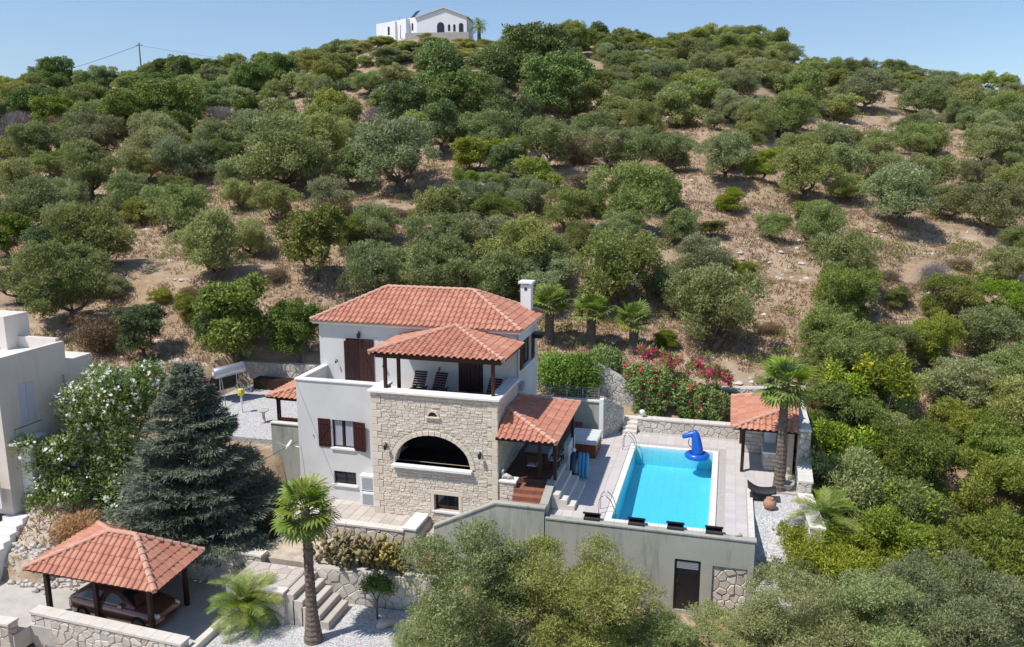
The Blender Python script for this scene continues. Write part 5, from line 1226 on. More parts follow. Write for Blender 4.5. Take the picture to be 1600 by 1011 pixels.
# trees: x, y, crown width, height factor, kind
TREES = [(-68.0,65.6,5.6,1.00,"o"), (-60.0,66.8,7.8,1.00,"o"), (-60.1,74.1,5.7,1.00,"o"), (-55.5,75.0,7.5,1.00,"o"), (-43.7,74.7,11.3,1.00,"o"), (-56.0,82.2,7.7,1.00,"o"),
 (-43.3,83.0,8.7,1.00,"o"), (-45.8,60.5,6.2,1.00,"o"), (-54.4,65.1,6.4,1.00,"o"), (-46.4,51.9,6.9,1.00,"o"), (-58.6,57.7,7.2,1.00,"o"), (-59.7,62.6,5.3,1.00,"o"),
 (-36.8,52.0,6.6,1.15,"o"), (-37.6,58.3,4.4,1.00,"o"), (-39.5,65.8,5.2,1.00,"o"), (-44.9,68.4,4.1,1.00,"o"), (-35.1,68.8,5.0,1.00,"o"), (-49.3,46.8,4.9,1.00,"o"),
 (-43.0,44.4,7.3,1.00,"l"), (-54.6,51.5,4.2,1.00,"c"), (-50.0,51.0,3.9,1.00,"c"), (-50.5,49.5,3.2,1.00,"c"), (-43.5,49.3,3.2,0.80,"o"), (-38.9,42.3,4.1,0.90,"d"),
 (-35.5,42.5,3.6,1.10,"c"), (-38.8,44.6,3.0,0.70,"d"), (-39.5,49.5,2.1,0.70,"l"), (-30.1,44.7,6.9,0.95,"c"), (-32.0,44.6,2.8,1.00,"c"), (-26.1,45.3,4.4,1.00,"c"),
 (-32.6,53.6,2.4,0.70,"d"), (-37.7,50.6,2.1,0.60,"d"), (-29.6,54.4,6.0,1.05,"y"), (-37.6,77.3,5.1,1.00,"c"), (-48.0,86.0,7.4,1.00,"o"), (-54.2,86.0,6.7,1.00,"o"),
 (-38.8,86.7,5.7,1.00,"o"), (-64.3,82.5,7.9,1.00,"o"), (-73.3,82.7,7.7,1.00,"o"), (-79.6,80.5,6.8,1.00,"o"), (-89.0,85.1,5.7,1.00,"g"), (-88.0,93.9,5.2,0.80,"d"),
 (-96.2,94.5,5.3,0.90,"g"), (-75.0,90.5,7.4,1.00,"c"), (-72.5,96.0,9.1,1.00,"c"), (-66.6,99.0,5.2,0.70,"g"), (-46.2,48.8,3.2,1.00,"l"), (-28.1,47.4,2.9,1.00,"l"),
 (-34.8,46.6,3.4,0.80,"l"), (-32.4,77.0,10.1,1.00,"o"), (-25.9,81.5,5.6,0.80,"y"), (-28.1,61.9,5.0,1.00,"o"), (-22.0,71.0,5.7,1.00,"o"), (-17.8,72.8,5.4,1.00,"o"),
 (-13.3,68.1,4.9,1.00,"o"), (-8.0,68.8,7.5,1.00,"o"), (-3.8,67.3,4.3,1.00,"o"), (-25.5,70.9,3.9,0.70,"l"), (-27.8,69.5,3.5,0.60,"d"), (-30.0,69.4,3.2,0.60,"d"),
 (-21.1,58.0,6.3,1.00,"o"), (-18.4,61.3,6.2,1.00,"o"), (-24.6,53.5,6.2,1.00,"o"), (-22.0,54.1,5.7,1.00,"o"), (-19.3,54.6,6.5,1.00,"o"), (-15.3,57.5,6.9,1.00,"o"),
 (-12.6,58.4,4.8,1.00,"o"), (-12.6,56.3,5.7,0.85,"o"), (-16.0,54.9,5.6,1.00,"o"), (-7.4,57.1,7.2,1.10,"o"), (-11.6,64.7,4.1,1.00,"o"), (-2.0,60.7,5.2,1.00,"o"),
 (-4.4,58.5,3.4,1.00,"o"), (-0.6,52.6,6.8,1.10,"o"), (-2.4,57.0,3.7,1.00,"o"), (-12.3,84.4,5.9,1.00,"o"), (-9.8,85.5,6.6,1.00,"o"), (-6.1,88.5,5.9,1.00,"o"),
 (-18.4,83.3,7.4,1.00,"o"), (-26.7,89.2,7.2,1.00,"o"), (-31.8,88.7,6.5,1.00,"c"), (-24.3,91.1,7.3,1.00,"c"), (-21.3,101.7,9.8,1.00,"c"), (-32.6,98.0,8.9,1.00,"c"),
 (-38.6,96.1,8.0,1.00,"c"), (-39.3,107.2,10.7,1.00,"c"), (-33.8,112.9,10.0,0.90,"c"), (-27.2,116.5,11.2,1.00,"c"), (-22.2,80.9,5.1,0.90,"c"), (-25.1,77.0,3.5,1.00,"l"),
 (-43.5,97.4,4.8,0.80,"g"), (-14.9,92.2,6.4,1.00,"o"), (-10.9,100.7,6.4,1.00,"o"), (-30.1,61.1,3.5,1.00,"l"), (-0.0,76.8,3.7,0.70,"l"), (-1.2,69.3,3.2,0.50,"y"),
 (-8.4,66.0,4.1,1.00,"o"), (-3.6,52.0,2.1,0.70,"l"), (-0.7,86.6,6.6,1.00,"o"), (6.9,85.1,7.5,1.00,"o"), (11.6,92.9,6.8,1.00,"o"), (11.3,103.9,6.9,1.00,"o"),
 (6.6,95.8,5.8,1.00,"o"), (14.6,79.0,7.1,1.00,"o"), (18.5,88.8,6.1,1.00,"o"), (16.0,92.8,5.5,1.00,"o"), (22.2,80.2,6.5,1.00,"o"), (6.7,69.7,5.2,1.00,"o"),
 (3.5,70.1,3.1,1.00,"o"), (7.2,77.4,4.0,0.60,"y"), (8.2,61.6,5.9,1.00,"o"), (14.2,63.3,3.2,0.90,"g"), (14.7,65.1,2.6,0.80,"o"), (8.0,58.6,5.3,1.00,"l"),
 (20.6,68.4,4.5,1.00,"o"), (19.3,68.5,2.7,0.50,"y"), (26.9,91.7,5.6,1.00,"o"), (28.8,108.6,6.2,1.00,"o"), (23.8,112.7,5.8,1.00,"o"), (16.4,105.4,4.9,1.00,"o"),
 (6.0,111.4,7.9,1.00,"o"), (2.5,104.1,5.6,1.00,"o"), (5.2,118.4,4.3,1.00,"d"), (9.8,132.2,9.2,1.00,"o"), (19.5,141.2,9.2,1.00,"o"), (28.0,142.0,8.7,1.00,"o"),
 (33.8,143.0,9.1,1.00,"o"), (37.8,134.4,8.5,1.00,"o"), (25.2,124.2,5.2,1.00,"o"), (11.8,66.6,2.4,0.60,"d"), (31.3,107.4,4.8,1.00,"o"), (25.0,97.5,5.0,1.00,"o"),
 (1.2,61.5,2.6,1.00,"l"), (22.6,73.5,3.3,1.00,"o"), (17.7,70.5,2.5,0.50,"d"), (2.9,55.8,2.1,0.50,"d"), (11.6,61.0,2.5,0.70,"l"), (14.8,60.4,4.4,1.00,"l"),
 (17.9,60.1,4.7,1.00,"l"), (6.5,51.3,5.1,1.08,"l"), (9.9,52.4,4.3,0.91,"l"), (12.4,53.7,4.3,1.04,"l"), (15.8,55.1,4.4,1.13,"o"), (19.0,54.8,4.1,1.05,"o"),
 (22.1,55.2,4.0,1.09,"l"), (6.8,48.6,5.5,1.03,"l"), (9.2,48.3,4.4,1.14,"o"), (12.8,50.1,4.5,0.94,"o"), (16.1,50.4,4.9,1.05,"l"), (19.3,51.9,4.6,1.07,"l"),
 (23.1,52.4,4.3,1.14,"l"), (6.3,45.4,4.8,1.04,"l"), (8.9,45.9,4.3,0.91,"o"), (12.5,46.2,4.4,0.96,"l"), (15.7,47.9,5.0,1.09,"o"), (19.2,48.3,4.7,0.97,"l"),
 (23.3,50.3,4.8,1.05,"o"), (6.1,41.0,5.0,0.98,"l"), (9.5,42.1,5.2,1.08,"l"), (13.8,44.1,4.5,1.15,"l"), (15.9,43.9,4.8,0.96,"o"), (19.3,44.5,5.2,1.10,"o"),
 (5.8,38.4,5.5,1.14,"o"), (9.2,38.9,4.7,0.99,"o"), (12.5,40.0,5.1,1.15,"l"), (15.9,40.6,5.1,1.08,"l"), (18.5,41.4,5.6,0.93,"o"), (4.6,33.3,4.8,0.98,"l"),
 (7.5,34.3,4.9,1.03,"l"), (10.9,34.9,5.1,1.07,"l"), (13.8,35.8,4.6,1.02,"o"), (17.2,36.3,4.6,0.94,"o"), (5.2,51.0,2.3,0.90,"l"), (5.4,47.9,2.2,0.80,"d"),
 (6.6,56.2,3.4,0.80,"l"), (-7.8,26.0,6.9,0.86,"n"), (-4.6,26.9,6.5,0.82,"n"), (-10.2,26.2,3.2,0.72,"n"), (-1.9,27.4,4.5,0.66,"n"), (0.6,27.1,4.9,0.64,"n"),
 (3.1,28.1,5.4,0.86,"n"), (5.9,28.6,5.8,0.85,"n"), (8.5,29.3,6.0,0.90,"n"), (11.0,30.1,5.4,0.90,"n"), (3.4,32.8,4.0,1.00,"l"), (3.0,34.5,2.5,0.85,"l"),
 (4.2,36.5,2.6,0.80,"l"), (-95.2,82.6,7.1,0.81,"f"), (-92.1,84.5,5.6,0.83,"o"), (-84.9,83.2,6.6,0.85,"f"), (-80.4,86.0,5.4,0.88,"c"), (-77.0,85.1,7.0,0.84,"f"),
 (-66.6,88.7,6.3,0.83,"f"), (-59.6,94.0,5.9,0.94,"c"), (-52.3,94.0,7.1,0.85,"f"), (-35.9,99.9,6.2,0.78,"f"), (-29.3,100.4,6.1,0.84,"f"), (-24.9,98.8,5.7,0.92,"f"),
 (-14.1,103.8,6.3,0.81,"f"), (-11.4,105.6,6.2,0.85,"f"), (-7.1,108.0,7.3,0.95,"f"), (2.2,107.3,5.8,0.99,"o"), (34.8,117.4,6.5,0.96,"f"), (40.5,117.0,6.6,0.93,"f"),
 (-102.9,85.9,7.2,0.90,"f"), (-99.3,85.9,5.9,0.93,"f"), (-80.8,91.3,6.4,0.91,"c"), (-70.2,92.7,5.9,0.87,"c"), (-56.8,95.9,7.4,0.91,"f"), (-51.4,99.9,6.6,0.97,"f"),
 (-37.9,103.1,6.9,0.84,"f"), (-33.2,106.1,6.1,0.78,"o"), (-25.4,107.9,7.0,0.97,"f"), (-19.8,106.7,7.1,0.86,"f"), (-14.5,110.2,5.4,0.91,"o"), (-0.6,110.8,6.9,0.85,"o"),
 (8.1,116.4,6.0,0.78,"f"), (21.9,116.8,5.9,0.77,"o"), (32.6,119.9,6.4,0.82,"o"), (42.0,124.5,7.2,0.85,"o"), (-104.9,91.4,7.4,0.95,"c"), (-100.4,89.3,6.2,0.88,"f"),
 (-83.8,94.7,5.5,0.92,"f"), (-80.9,96.6,6.7,0.86,"c"), (-53.8,103.6,7.3,0.92,"f"), (-45.5,104.2,6.5,0.77,"f"), (-32.0,109.4,6.6,0.94,"o"), (-25.4,112.9,6.2,0.87,"f"),
 (-8.0,116.3,7.3,0.87,"f"), (-4.0,117.4,7.1,0.94,"f"), (0.5,119.8,7.2,0.99,"o"), (7.2,121.9,5.9,0.93,"f"), (34.1,124.7,6.3,0.99,"o"), (38.2,129.7,7.3,0.88,"o"),
 (48.1,130.7,5.7,0.88,"f"), (-102.3,97.7,7.1,0.98,"c"), (-92.4,96.9,6.2,0.89,"c"), (-85.6,98.0,6.5,0.88,"o"), (-84.4,101.2,7.2,0.95,"o"), (-78.2,101.6,6.3,0.95,"c"),
 (-72.7,105.3,6.2,0.77,"c"), (-64.1,107.9,5.9,0.92,"f"), (-57.0,106.9,6.4,0.88,"o"), (-50.2,109.9,5.9,0.81,"o"), (-46.5,110.6,6.7,0.95,"f"), (-41.1,112.4,6.7,0.91,"c"),
 (-19.2,119.1,6.6,0.97,"f"), (-13.8,117.8,7.2,0.80,"f"), (-6.1,120.1,7.3,0.89,"f"), (-1.1,123.5,6.8,0.77,"f"), (32.1,129.3,6.4,0.81,"f"), (41.3,132.3,5.5,0.98,"f"),
 (-115.6,97.2,6.7,0.77,"o"), (-110.2,97.2,6.2,0.81,"f"), (-97.7,99.7,7.2,0.97,"c"), (-94.8,104.7,7.4,0.95,"f"), (-87.5,103.5,5.7,0.98,"f"), (-79.5,106.9,6.2,0.93,"f"),
 (-70.4,109.0,7.2,0.78,"f"), (-61.3,110.5,6.1,0.91,"f"), (-58.1,112.7,6.4,0.88,"f"), (-54.1,112.2,4.0,0.62,"f"), (-47.0,115.9,3.5,0.70,"f"), (-42.3,117.8,3.1,0.66,"f"),
 (-37.7,119.7,3.4,0.71,"o"), (-34.1,120.4,7.0,0.78,"f"), (-26.1,121.4,6.2,0.98,"f"), (-16.8,125.0,5.5,0.98,"o"), (-11.2,124.6,6.0,0.88,"f"), (-7.1,125.9,6.7,0.93,"f"),
 (14.4,130.9,7.3,0.78,"f"), (31.8,136.5,5.7,0.98,"o"), (-118.8,102.0,6.5,0.99,"f"), (-113.7,104.8,6.4,0.83,"f"), (-107.6,104.4,6.8,0.89,"f"), (-103.3,105.9,7.3,0.88,"c"),
 (-99.8,107.1,5.5,0.83,"c"), (-92.7,108.0,6.0,0.94,"c"), (-89.8,111.0,6.1,0.87,"f"), (-83.1,109.5,7.1,0.95,"c"), (-76.3,112.4,5.8,0.86,"c"), (-70.9,113.0,7.1,0.90,"c"),
 (-65.9,114.5,7.2,0.86,"c"), (-58.8,119.0,6.3,0.89,"f"), (-52.0,120.6,3.8,0.63,"c"), (-45.3,119.6,3.7,0.70,"f"), (-42.0,123.0,3.2,0.73,"f"), (-30.7,124.0,7.2,0.98,"o"),
 (-26.1,127.9,7.4,0.87,"c"), (-15.2,130.0,6.1,0.85,"f"), (-10.0,129.7,7.0,0.93,"o"), (-4.8,131.1,7.1,0.89,"o"), (2.0,132.0,6.0,0.77,"f"), (6.0,134.6,6.0,0.77,"f"),
 (10.4,137.3,7.0,0.78,"f"), (42.2,145.4,6.1,0.95,"o"), (50.8,147.9,6.2,0.95,"f"), (-122.8,107.0,6.3,0.79,"c"), (-106.8,111.6,7.4,0.76,"f"), (-98.2,111.6,6.9,0.74,"f"),
 (-86.5,116.9,7.2,0.69,"f"), (-82.5,114.3,6.6,0.87,"f"), (-76.7,117.7,7.2,0.87,"f"), (-69.7,120.1,6.4,0.73,"o"), (-64.9,122.5,6.7,0.83,"f"), (-56.5,122.5,3.9,0.68,"f"),
 (-50.3,124.8,3.8,0.62,"f"), (-44.1,128.2,3.5,0.60,"c"), (-39.4,128.9,3.9,0.61,"o"), (-36.3,129.6,7.0,0.71,"c"), (-29.2,131.4,6.5,0.71,"o"), (-17.9,134.7,5.7,0.75,"c"),
 (-13.7,134.9,6.8,0.70,"o"), (-8.6,136.9,6.0,0.84,"f"), (-1.5,137.3,7.0,0.86,"f"), (2.2,136.5,5.7,0.95,"o"), (6.7,139.0,6.5,0.99,"f"), (10.6,141.6,6.8,0.70,"f"),
 (-117.3,111.1,6.7,0.77,"o"), (-110.3,114.3,5.8,0.76,"f"), (-103.5,117.1,5.5,0.88,"c"), (-97.1,117.0,6.3,0.78,"f"), (-92.1,119.3,6.4,0.86,"c"), (-87.0,120.5,7.4,0.84,"o"),
 (-82.2,122.0,5.8,0.74,"f"), (-76.9,122.4,7.0,0.85,"f"), (-73.4,124.1,6.5,0.74,"c"), (-61.2,126.9,4.1,0.63,"f"), (-55.1,129.4,3.6,0.55,"f"), (-50.0,130.5,3.2,0.64,"f"),
 (-46.5,131.6,3.4,0.62,"c"), (-33.2,132.6,6.5,0.69,"o"), (-31.6,136.6,7.4,0.84,"f"), (-26.2,136.6,5.4,0.82,"c"), (-18.2,137.6,7.1,0.72,"f"), (-2.5,144.7,5.7,0.83,"f"),
 (2.8,145.4,6.6,0.84,"f"), (6.3,142.6,5.5,0.79,"o"), (16.8,145.9,6.7,0.69,"f"), (32.8,151.7,6.5,0.76,"f"), (43.9,156.7,6.5,0.86,"f"), (60.7,160.3,6.0,0.84,"f"),
 (-133.2,114.5,6.4,0.76,"c"), (-125.3,112.8,6.5,0.81,"o"), (-120.3,118.2,6.7,0.85,"f"), (-114.7,117.3,6.2,0.70,"f"), (-100.4,121.8,6.0,0.74,"c"), (-90.4,125.6,5.9,0.74,"f"),
 (-85.0,125.4,7.3,0.88,"f"), (-80.2,126.7,6.8,0.69,"f"), (-72.2,128.1,5.4,0.81,"f"), (-68.5,130.9,6.7,0.72,"o"), (-65.4,132.5,6.0,0.84,"f"), (-59.4,134.5,3.8,0.57,"f"),
 (-51.2,135.4,3.4,0.57,"f"), (-43.3,137.5,3.2,0.65,"f"), (-37.7,139.5,6.4,0.70,"f"), (-29.8,140.3,6.7,0.74,"f"), (-21.8,144.6,5.5,0.86,"o"), (-14.9,142.0,5.9,0.84,"f"),
 (-10.9,143.4,5.8,0.72,"f"), (-7.3,147.3,7.2,0.88,"f"), (4.6,150.5,5.5,0.69,"o"), (11.8,152.6,6.7,0.84,"f"), (15.9,152.5,6.7,0.88,"f"), (21.0,154.9,7.0,0.71,"f"),
 (32.8,156.6,6.8,0.73,"f"), (38.3,158.6,5.5,0.80,"f"), (42.3,160.4,6.1,0.80,"o"), (48.5,161.6,5.9,0.84,"f"), (54.8,160.8,6.6,0.82,"f"), (-136.9,118.3,6.6,0.70,"c"),
 (-133.8,119.1,6.4,0.81,"c"), (-127.1,119.9,6.1,0.72,"f"), (-123.9,122.4,6.6,0.71,"f"), (-116.5,123.4,6.2,0.79,"c"), (-110.3,122.0,5.6,0.69,"f"), (-105.2,127.5,6.0,0.70,"f"),
 (-101.1,128.0,6.1,0.75,"f"), (-95.2,130.1,6.6,0.88,"c"), (-89.8,130.4,7.2,0.72,"c"), (-83.2,132.7,7.0,0.72,"f"), (-80.3,131.2,6.4,0.76,"o"), (-73.0,134.2,6.3,0.88,"f"),
 (-67.4,136.1,6.5,0.76,"f"), (-43.4,142.4,3.4,0.57,"f"), (-37.9,145.1,5.9,0.85,"c"), (-29.2,143.7,6.2,0.70,"c"), (-27.4,147.7,7.2,0.81,"c"), (-16.9,148.7,6.6,0.69,"o"),
 (-10.5,149.6,6.8,0.78,"f"), (-5.9,151.9,6.7,0.71,"o"), (-0.4,151.8,6.3,0.71,"f"), (4.9,154.6,6.0,0.75,"f"), (9.3,154.4,6.9,0.78,"f"), (17.6,155.7,6.0,0.81,"f"),
 (19.8,160.4,6.1,0.70,"f"), (25.8,161.4,6.7,0.70,"f"), (46.5,165.5,6.4,0.83,"o"), (-142.3,122.3,6.6,0.77,"f"), (-136.4,121.2,6.0,0.75,"c"), (-128.9,123.1,6.2,0.75,"f"),
 (-127.3,126.3,6.9,0.81,"f"), (-120.2,126.9,5.5,0.77,"c"), (-112.6,128.1,5.7,0.78,"c"), (-109.4,128.3,5.8,0.73,"c"), (-105.0,131.2,7.4,0.68,"f"), (-97.2,132.7,6.6,0.79,"c"),
 (-91.7,135.4,5.6,0.68,"f"), (-78.2,136.1,6.6,0.78,"f"), (-72.5,139.3,6.1,0.81,"f"), (-66.0,140.7,6.0,0.72,"f"), (-40.4,148.8,6.6,0.76,"f"), (-35.3,148.8,6.4,0.84,"f"),
 (-23.0,151.1,5.8,0.85,"f"), (-18.2,152.1,6.5,0.76,"f"), (-13.3,155.7,5.9,0.71,"f"), (-7.4,155.0,5.9,0.72,"f"), (-2.0,155.6,7.3,0.71,"f"), (1.9,159.7,6.7,0.76,"f"),
 (6.1,160.8,6.8,0.70,"o"), (12.7,159.6,6.5,0.84,"f"), (24.7,166.4,6.1,0.74,"o"), (30.0,167.7,5.8,0.82,"f"), (33.0,166.7,6.8,0.79,"f"), (-146.3,123.6,5.7,0.84,"f"),
 (-140.4,128.3,7.0,0.76,"f"), (-133.5,125.9,5.9,0.72,"f"), (-123.6,131.9,7.1,0.87,"c"), (-117.6,132.3,6.9,0.74,"f"), (-101.6,134.1,7.2,0.78,"c"), (-96.6,136.8,7.4,0.70,"f"),
 (-92.4,140.8,7.2,0.80,"f"), (-87.1,138.0,6.1,0.81,"f"), (-81.8,143.0,6.3,0.74,"f"), (-74.5,141.6,5.6,0.75,"o"), (-71.6,145.4,5.7,0.74,"f"), (-37.6,154.9,7.2,0.74,"f"),
 (-34.7,155.3,6.3,0.87,"f"), (-27.6,154.8,7.2,0.84,"f"), (-22.2,155.5,7.2,0.84,"f"), (-18.9,158.5,6.7,0.76,"f"), (-12.9,160.6,6.1,0.77,"f"), (-6.8,162.6,7.2,0.70,"f"),
 (-0.3,164.4,6.7,0.76,"o"), (3.5,163.8,6.5,0.69,"f"), (9.3,167.8,6.3,0.80,"o"), (16.6,168.2,6.5,0.75,"o"), (21.1,167.9,6.9,0.88,"o"), (27.2,170.2,6.9,0.86,"o"),
 (37.0,175.2,7.1,0.84,"o"), (51.8,178.6,6.3,0.78,"f"), (64.1,180.2,7.0,0.85,"f"), (68.2,182.8,7.3,0.84,"f"), (-150.4,130.5,5.8,0.76,"c"), (-143.4,131.9,7.4,0.72,"c"),
 (-136.8,132.6,6.5,0.88,"f"), (-131.4,132.9,6.7,0.74,"f"), (-126.8,135.2,5.7,0.80,"f"), (-117.1,136.2,5.8,0.88,"o"), (-110.7,139.9,6.9,0.72,"f"), (-106.5,138.2,6.2,0.77,"f"),
 (-99.0,142.2,6.2,0.78,"f"), (-88.7,146.6,6.3,0.87,"f"), (-83.6,145.7,5.8,0.81,"o"), (-79.8,146.6,6.3,0.87,"o"), (-73.0,148.1,6.6,0.68,"f"), (-68.1,149.8,5.9,0.76,"c"),
 (-49.2,157.2,5.4,0.69,"f"), (-41.2,157.9,7.3,0.68,"c"), (-36.8,159.3,5.7,0.78,"f"), (-30.5,160.2,7.3,0.88,"f"), (-26.8,163.6,5.9,0.79,"c"), (-21.7,160.9,6.7,0.84,"f"),
 (-15.5,166.3,5.8,0.75,"f"), (-9.8,164.2,7.0,0.68,"f"), (-4.2,169.4,6.9,0.73,"f"), (1.5,170.3,7.2,0.77,"f"), (6.2,168.5,7.3,0.86,"f"), (17.1,173.2,7.0,0.70,"f"),
 (22.0,176.6,6.5,0.71,"f"), (28.2,174.1,6.1,0.73,"f"), (32.8,177.6,6.6,0.71,"o"), (44.5,182.1,5.7,0.87,"f"), (48.7,181.5,7.3,0.82,"f"), (57.9,185.2,6.8,0.71,"f"),
 (72.5,186.9,7.0,0.76,"f"), (-153.3,133.5,7.4,0.79,"c"), (-144.1,137.1,6.9,0.73,"f"), (-136.8,136.5,6.7,0.75,"f"), (-131.7,136.8,6.5,0.79,"c"), (-126.9,139.3,5.5,0.75,"f"),
 (-121.1,143.4,5.4,0.76,"o"), (-117.7,144.3,5.9,0.87,"o"), (-108.8,145.5,6.6,0.74,"f"), (-104.5,145.7,7.1,0.72,"c"), (-98.1,147.9,6.1,0.70,"f"), (-84.6,149.9,7.0,0.84,"f"),
 (-79.6,153.0,6.4,0.76,"c"), (-73.2,152.2,6.7,0.68,"f"), (-66.5,157.8,6.5,0.84,"o"), (-62.2,156.9,7.4,0.86,"f"), (-54.6,157.1,6.8,0.71,"f"), (-50.4,161.3,5.6,0.74,"c"),
 (-47.4,162.0,7.3,0.75,"f"), (-39.7,164.5,5.6,0.74,"f"), (-35.0,166.3,5.8,0.76,"c"), (-28.1,166.2,5.7,0.73,"f"), (-22.4,167.2,5.8,0.82,"f"), (-18.9,168.5,6.2,0.84,"c"),
 (-11.9,168.6,6.9,0.74,"o"), (-3.2,173.4,6.4,0.76,"f"), (4.1,175.0,6.9,0.71,"f"), (7.6,176.5,6.8,0.73,"f"), (14.7,176.4,5.5,0.86,"f"), (17.7,179.6,6.8,0.77,"o"),
 (24.4,180.6,7.2,0.77,"o"), (28.7,181.1,6.6,0.82,"f"), (33.7,182.5,6.1,0.71,"f"), (40.4,184.2,7.3,0.83,"o"), (43.9,186.6,7.4,0.85,"o"), (68.8,190.1,7.1,0.83,"f"),
 (-157.3,135.6,5.5,0.84,"c"), (-152.7,140.0,7.1,0.85,"c"), (-145.4,140.4,6.9,0.82,"c"), (-139.6,141.9,7.3,0.75,"c"), (-136.0,143.7,6.1,0.72,"f"), (-130.3,144.6,5.9,0.87,"f"),
 (-120.3,147.3,6.5,0.70,"c"), (-114.4,150.4,7.3,0.81,"c"), (-107.6,148.3,6.8,0.85,"f"), (-102.6,152.6,6.8,0.70,"f"), (-96.7,153.8,5.6,0.71,"f"), (-90.5,153.1,6.5,0.87,"f"),
 (-87.6,155.6,5.9,0.72,"f"), (-81.9,155.8,7.3,0.87,"o"), (-74.1,160.5,6.6,0.84,"f"), (-70.3,162.2,6.0,0.71,"o"), (-66.2,162.2,5.6,0.74,"f"), (-57.1,162.5,5.5,0.85,"f"),
 (-54.0,165.1,6.9,0.81,"o"), (-44.7,168.8,7.1,0.76,"f"), (-38.1,167.7,7.2,0.73,"f"), (-32.3,168.0,6.1,0.81,"f"), (-27.9,171.0,5.8,0.71,"f"), (-21.3,171.8,7.2,0.72,"c"),
 (-15.9,175.2,6.4,0.73,"f"), (-12.4,177.0,5.5,0.78,"o"), (-6.8,177.9,7.0,0.79,"f"), (1.5,177.1,6.3,0.69,"o"), (4.0,179.9,6.1,0.86,"f"), (9.8,183.4,6.2,0.81,"o"),
 (23.5,183.5,6.6,0.83,"f"), (28.2,186.0,5.5,0.69,"f"), (31.5,189.1,5.7,0.72,"o"), (39.1,190.7,5.7,0.71,"f"), (55.0,194.8,6.1,0.70,"f"), (75.6,198.8,7.0,0.73,"f"),
 (-61.8,51.0,6.1,0.82,"o"), (26.9,76.9,3.7,1.00,"o"), (-64.4,54.8,6.2,0.91,"f"), (-53.3,56.8,5.0,0.99,"o"), (-32.9,64.4,4.6,0.87,"d"), (-24.1,65.4,6.0,0.98,"f"),
 (-19.2,66.7,5.6,0.83,"l"), (-68.5,59.9,5.9,0.81,"d"), (-50.9,62.3,4.2,0.95,"f"), (-11.8,73.1,3.5,0.93,"l"), (-6.3,75.4,5.4,0.90,"l"), (19.4,83.7,5.4,0.86,"o"),
 (-74.5,62.9,4.7,0.84,"d"), (-52.7,69.4,4.0,0.82,"l"), (-21.3,75.3,3.6,0.90,"l"), (-18.0,78.2,5.5,0.89,"f"), (-13.6,77.2,3.8,0.76,"d"), (11.1,86.4,4.7,0.88,"o"),
 (-74.5,67.1,4.0,0.76,"o"), (-48.2,73.9,5.8,0.93,"o"), (3.0,88.4,5.4,0.76,"l"), (-82.2,68.1,3.6,0.94,"f"), (-71.3,73.5,4.3,0.90,"f"), (-52.7,78.3,5.3,0.88,"l"),
 (-44.8,78.9,6.2,0.95,"d"), (-33.7,82.4,3.9,0.97,"d"), (-22.8,85.5,4.8,0.81,"l"), (-16.4,87.9,6.1,0.89,"d"), (-0.1,92.7,5.4,0.94,"l"), (-85.3,73.1,6.1,0.89,"o"),
 (-79.2,72.9,5.5,0.76,"o"), (-68.0,75.6,5.7,0.98,"f"), (-60.1,78.0,4.5,0.96,"f"), (-7.5,93.0,4.4,0.90,"o"), (1.0,96.2,4.8,0.94,"o"), (10.3,97.0,3.8,0.85,"o"),
 (21.1,102.4,3.9,0.76,"f"), (36.1,105.4,4.0,0.79,"o"), (-86.8,78.1,5.0,0.88,"l"), (-75.0,78.9,4.2,0.82,"l"), (-58.7,84.9,5.5,0.95,"o"), (-44.4,89.5,5.5,0.97,"o"),
 (-35.5,92.2,6.2,0.96,"f"), (-30.8,92.4,4.8,0.77,"l"), (6.7,102.2,5.2,0.91,"o"), (-91.3,80.8,5.3,0.86,"o"), (-55.8,89.6,3.8,0.84,"o"), (-49.1,89.9,4.4,0.91,"o"),
 (-42.7,93.7,6.1,0.82,"d"), (-15.5,99.0,3.6,0.90,"f"), (-2.4,104.6,3.5,0.85,"o"), (13.2,109.0,4.5,0.98,"f"), (21.2,108.9,5.9,0.94,"o"), (-48.1,97.6,5.8,0.90,"f"),
 (30.5,116.3,4.5,0.91,"f"), (-58.3,134.3,6.5,0.42,"f"), (-51.4,128.7,7.2,0.42,"f"), (-46.9,131.6,7.3,0.42,"f"), (-43.5,136.2,6.4,0.42,"f"), (-62.5,133.2,6.5,0.42,"f"),
 (-47.1,126.0,8.1,0.42,"f"), (-52.6,123.5,8.0,0.42,"f"), (-42.2,127.1,8.1,0.42,"f")]

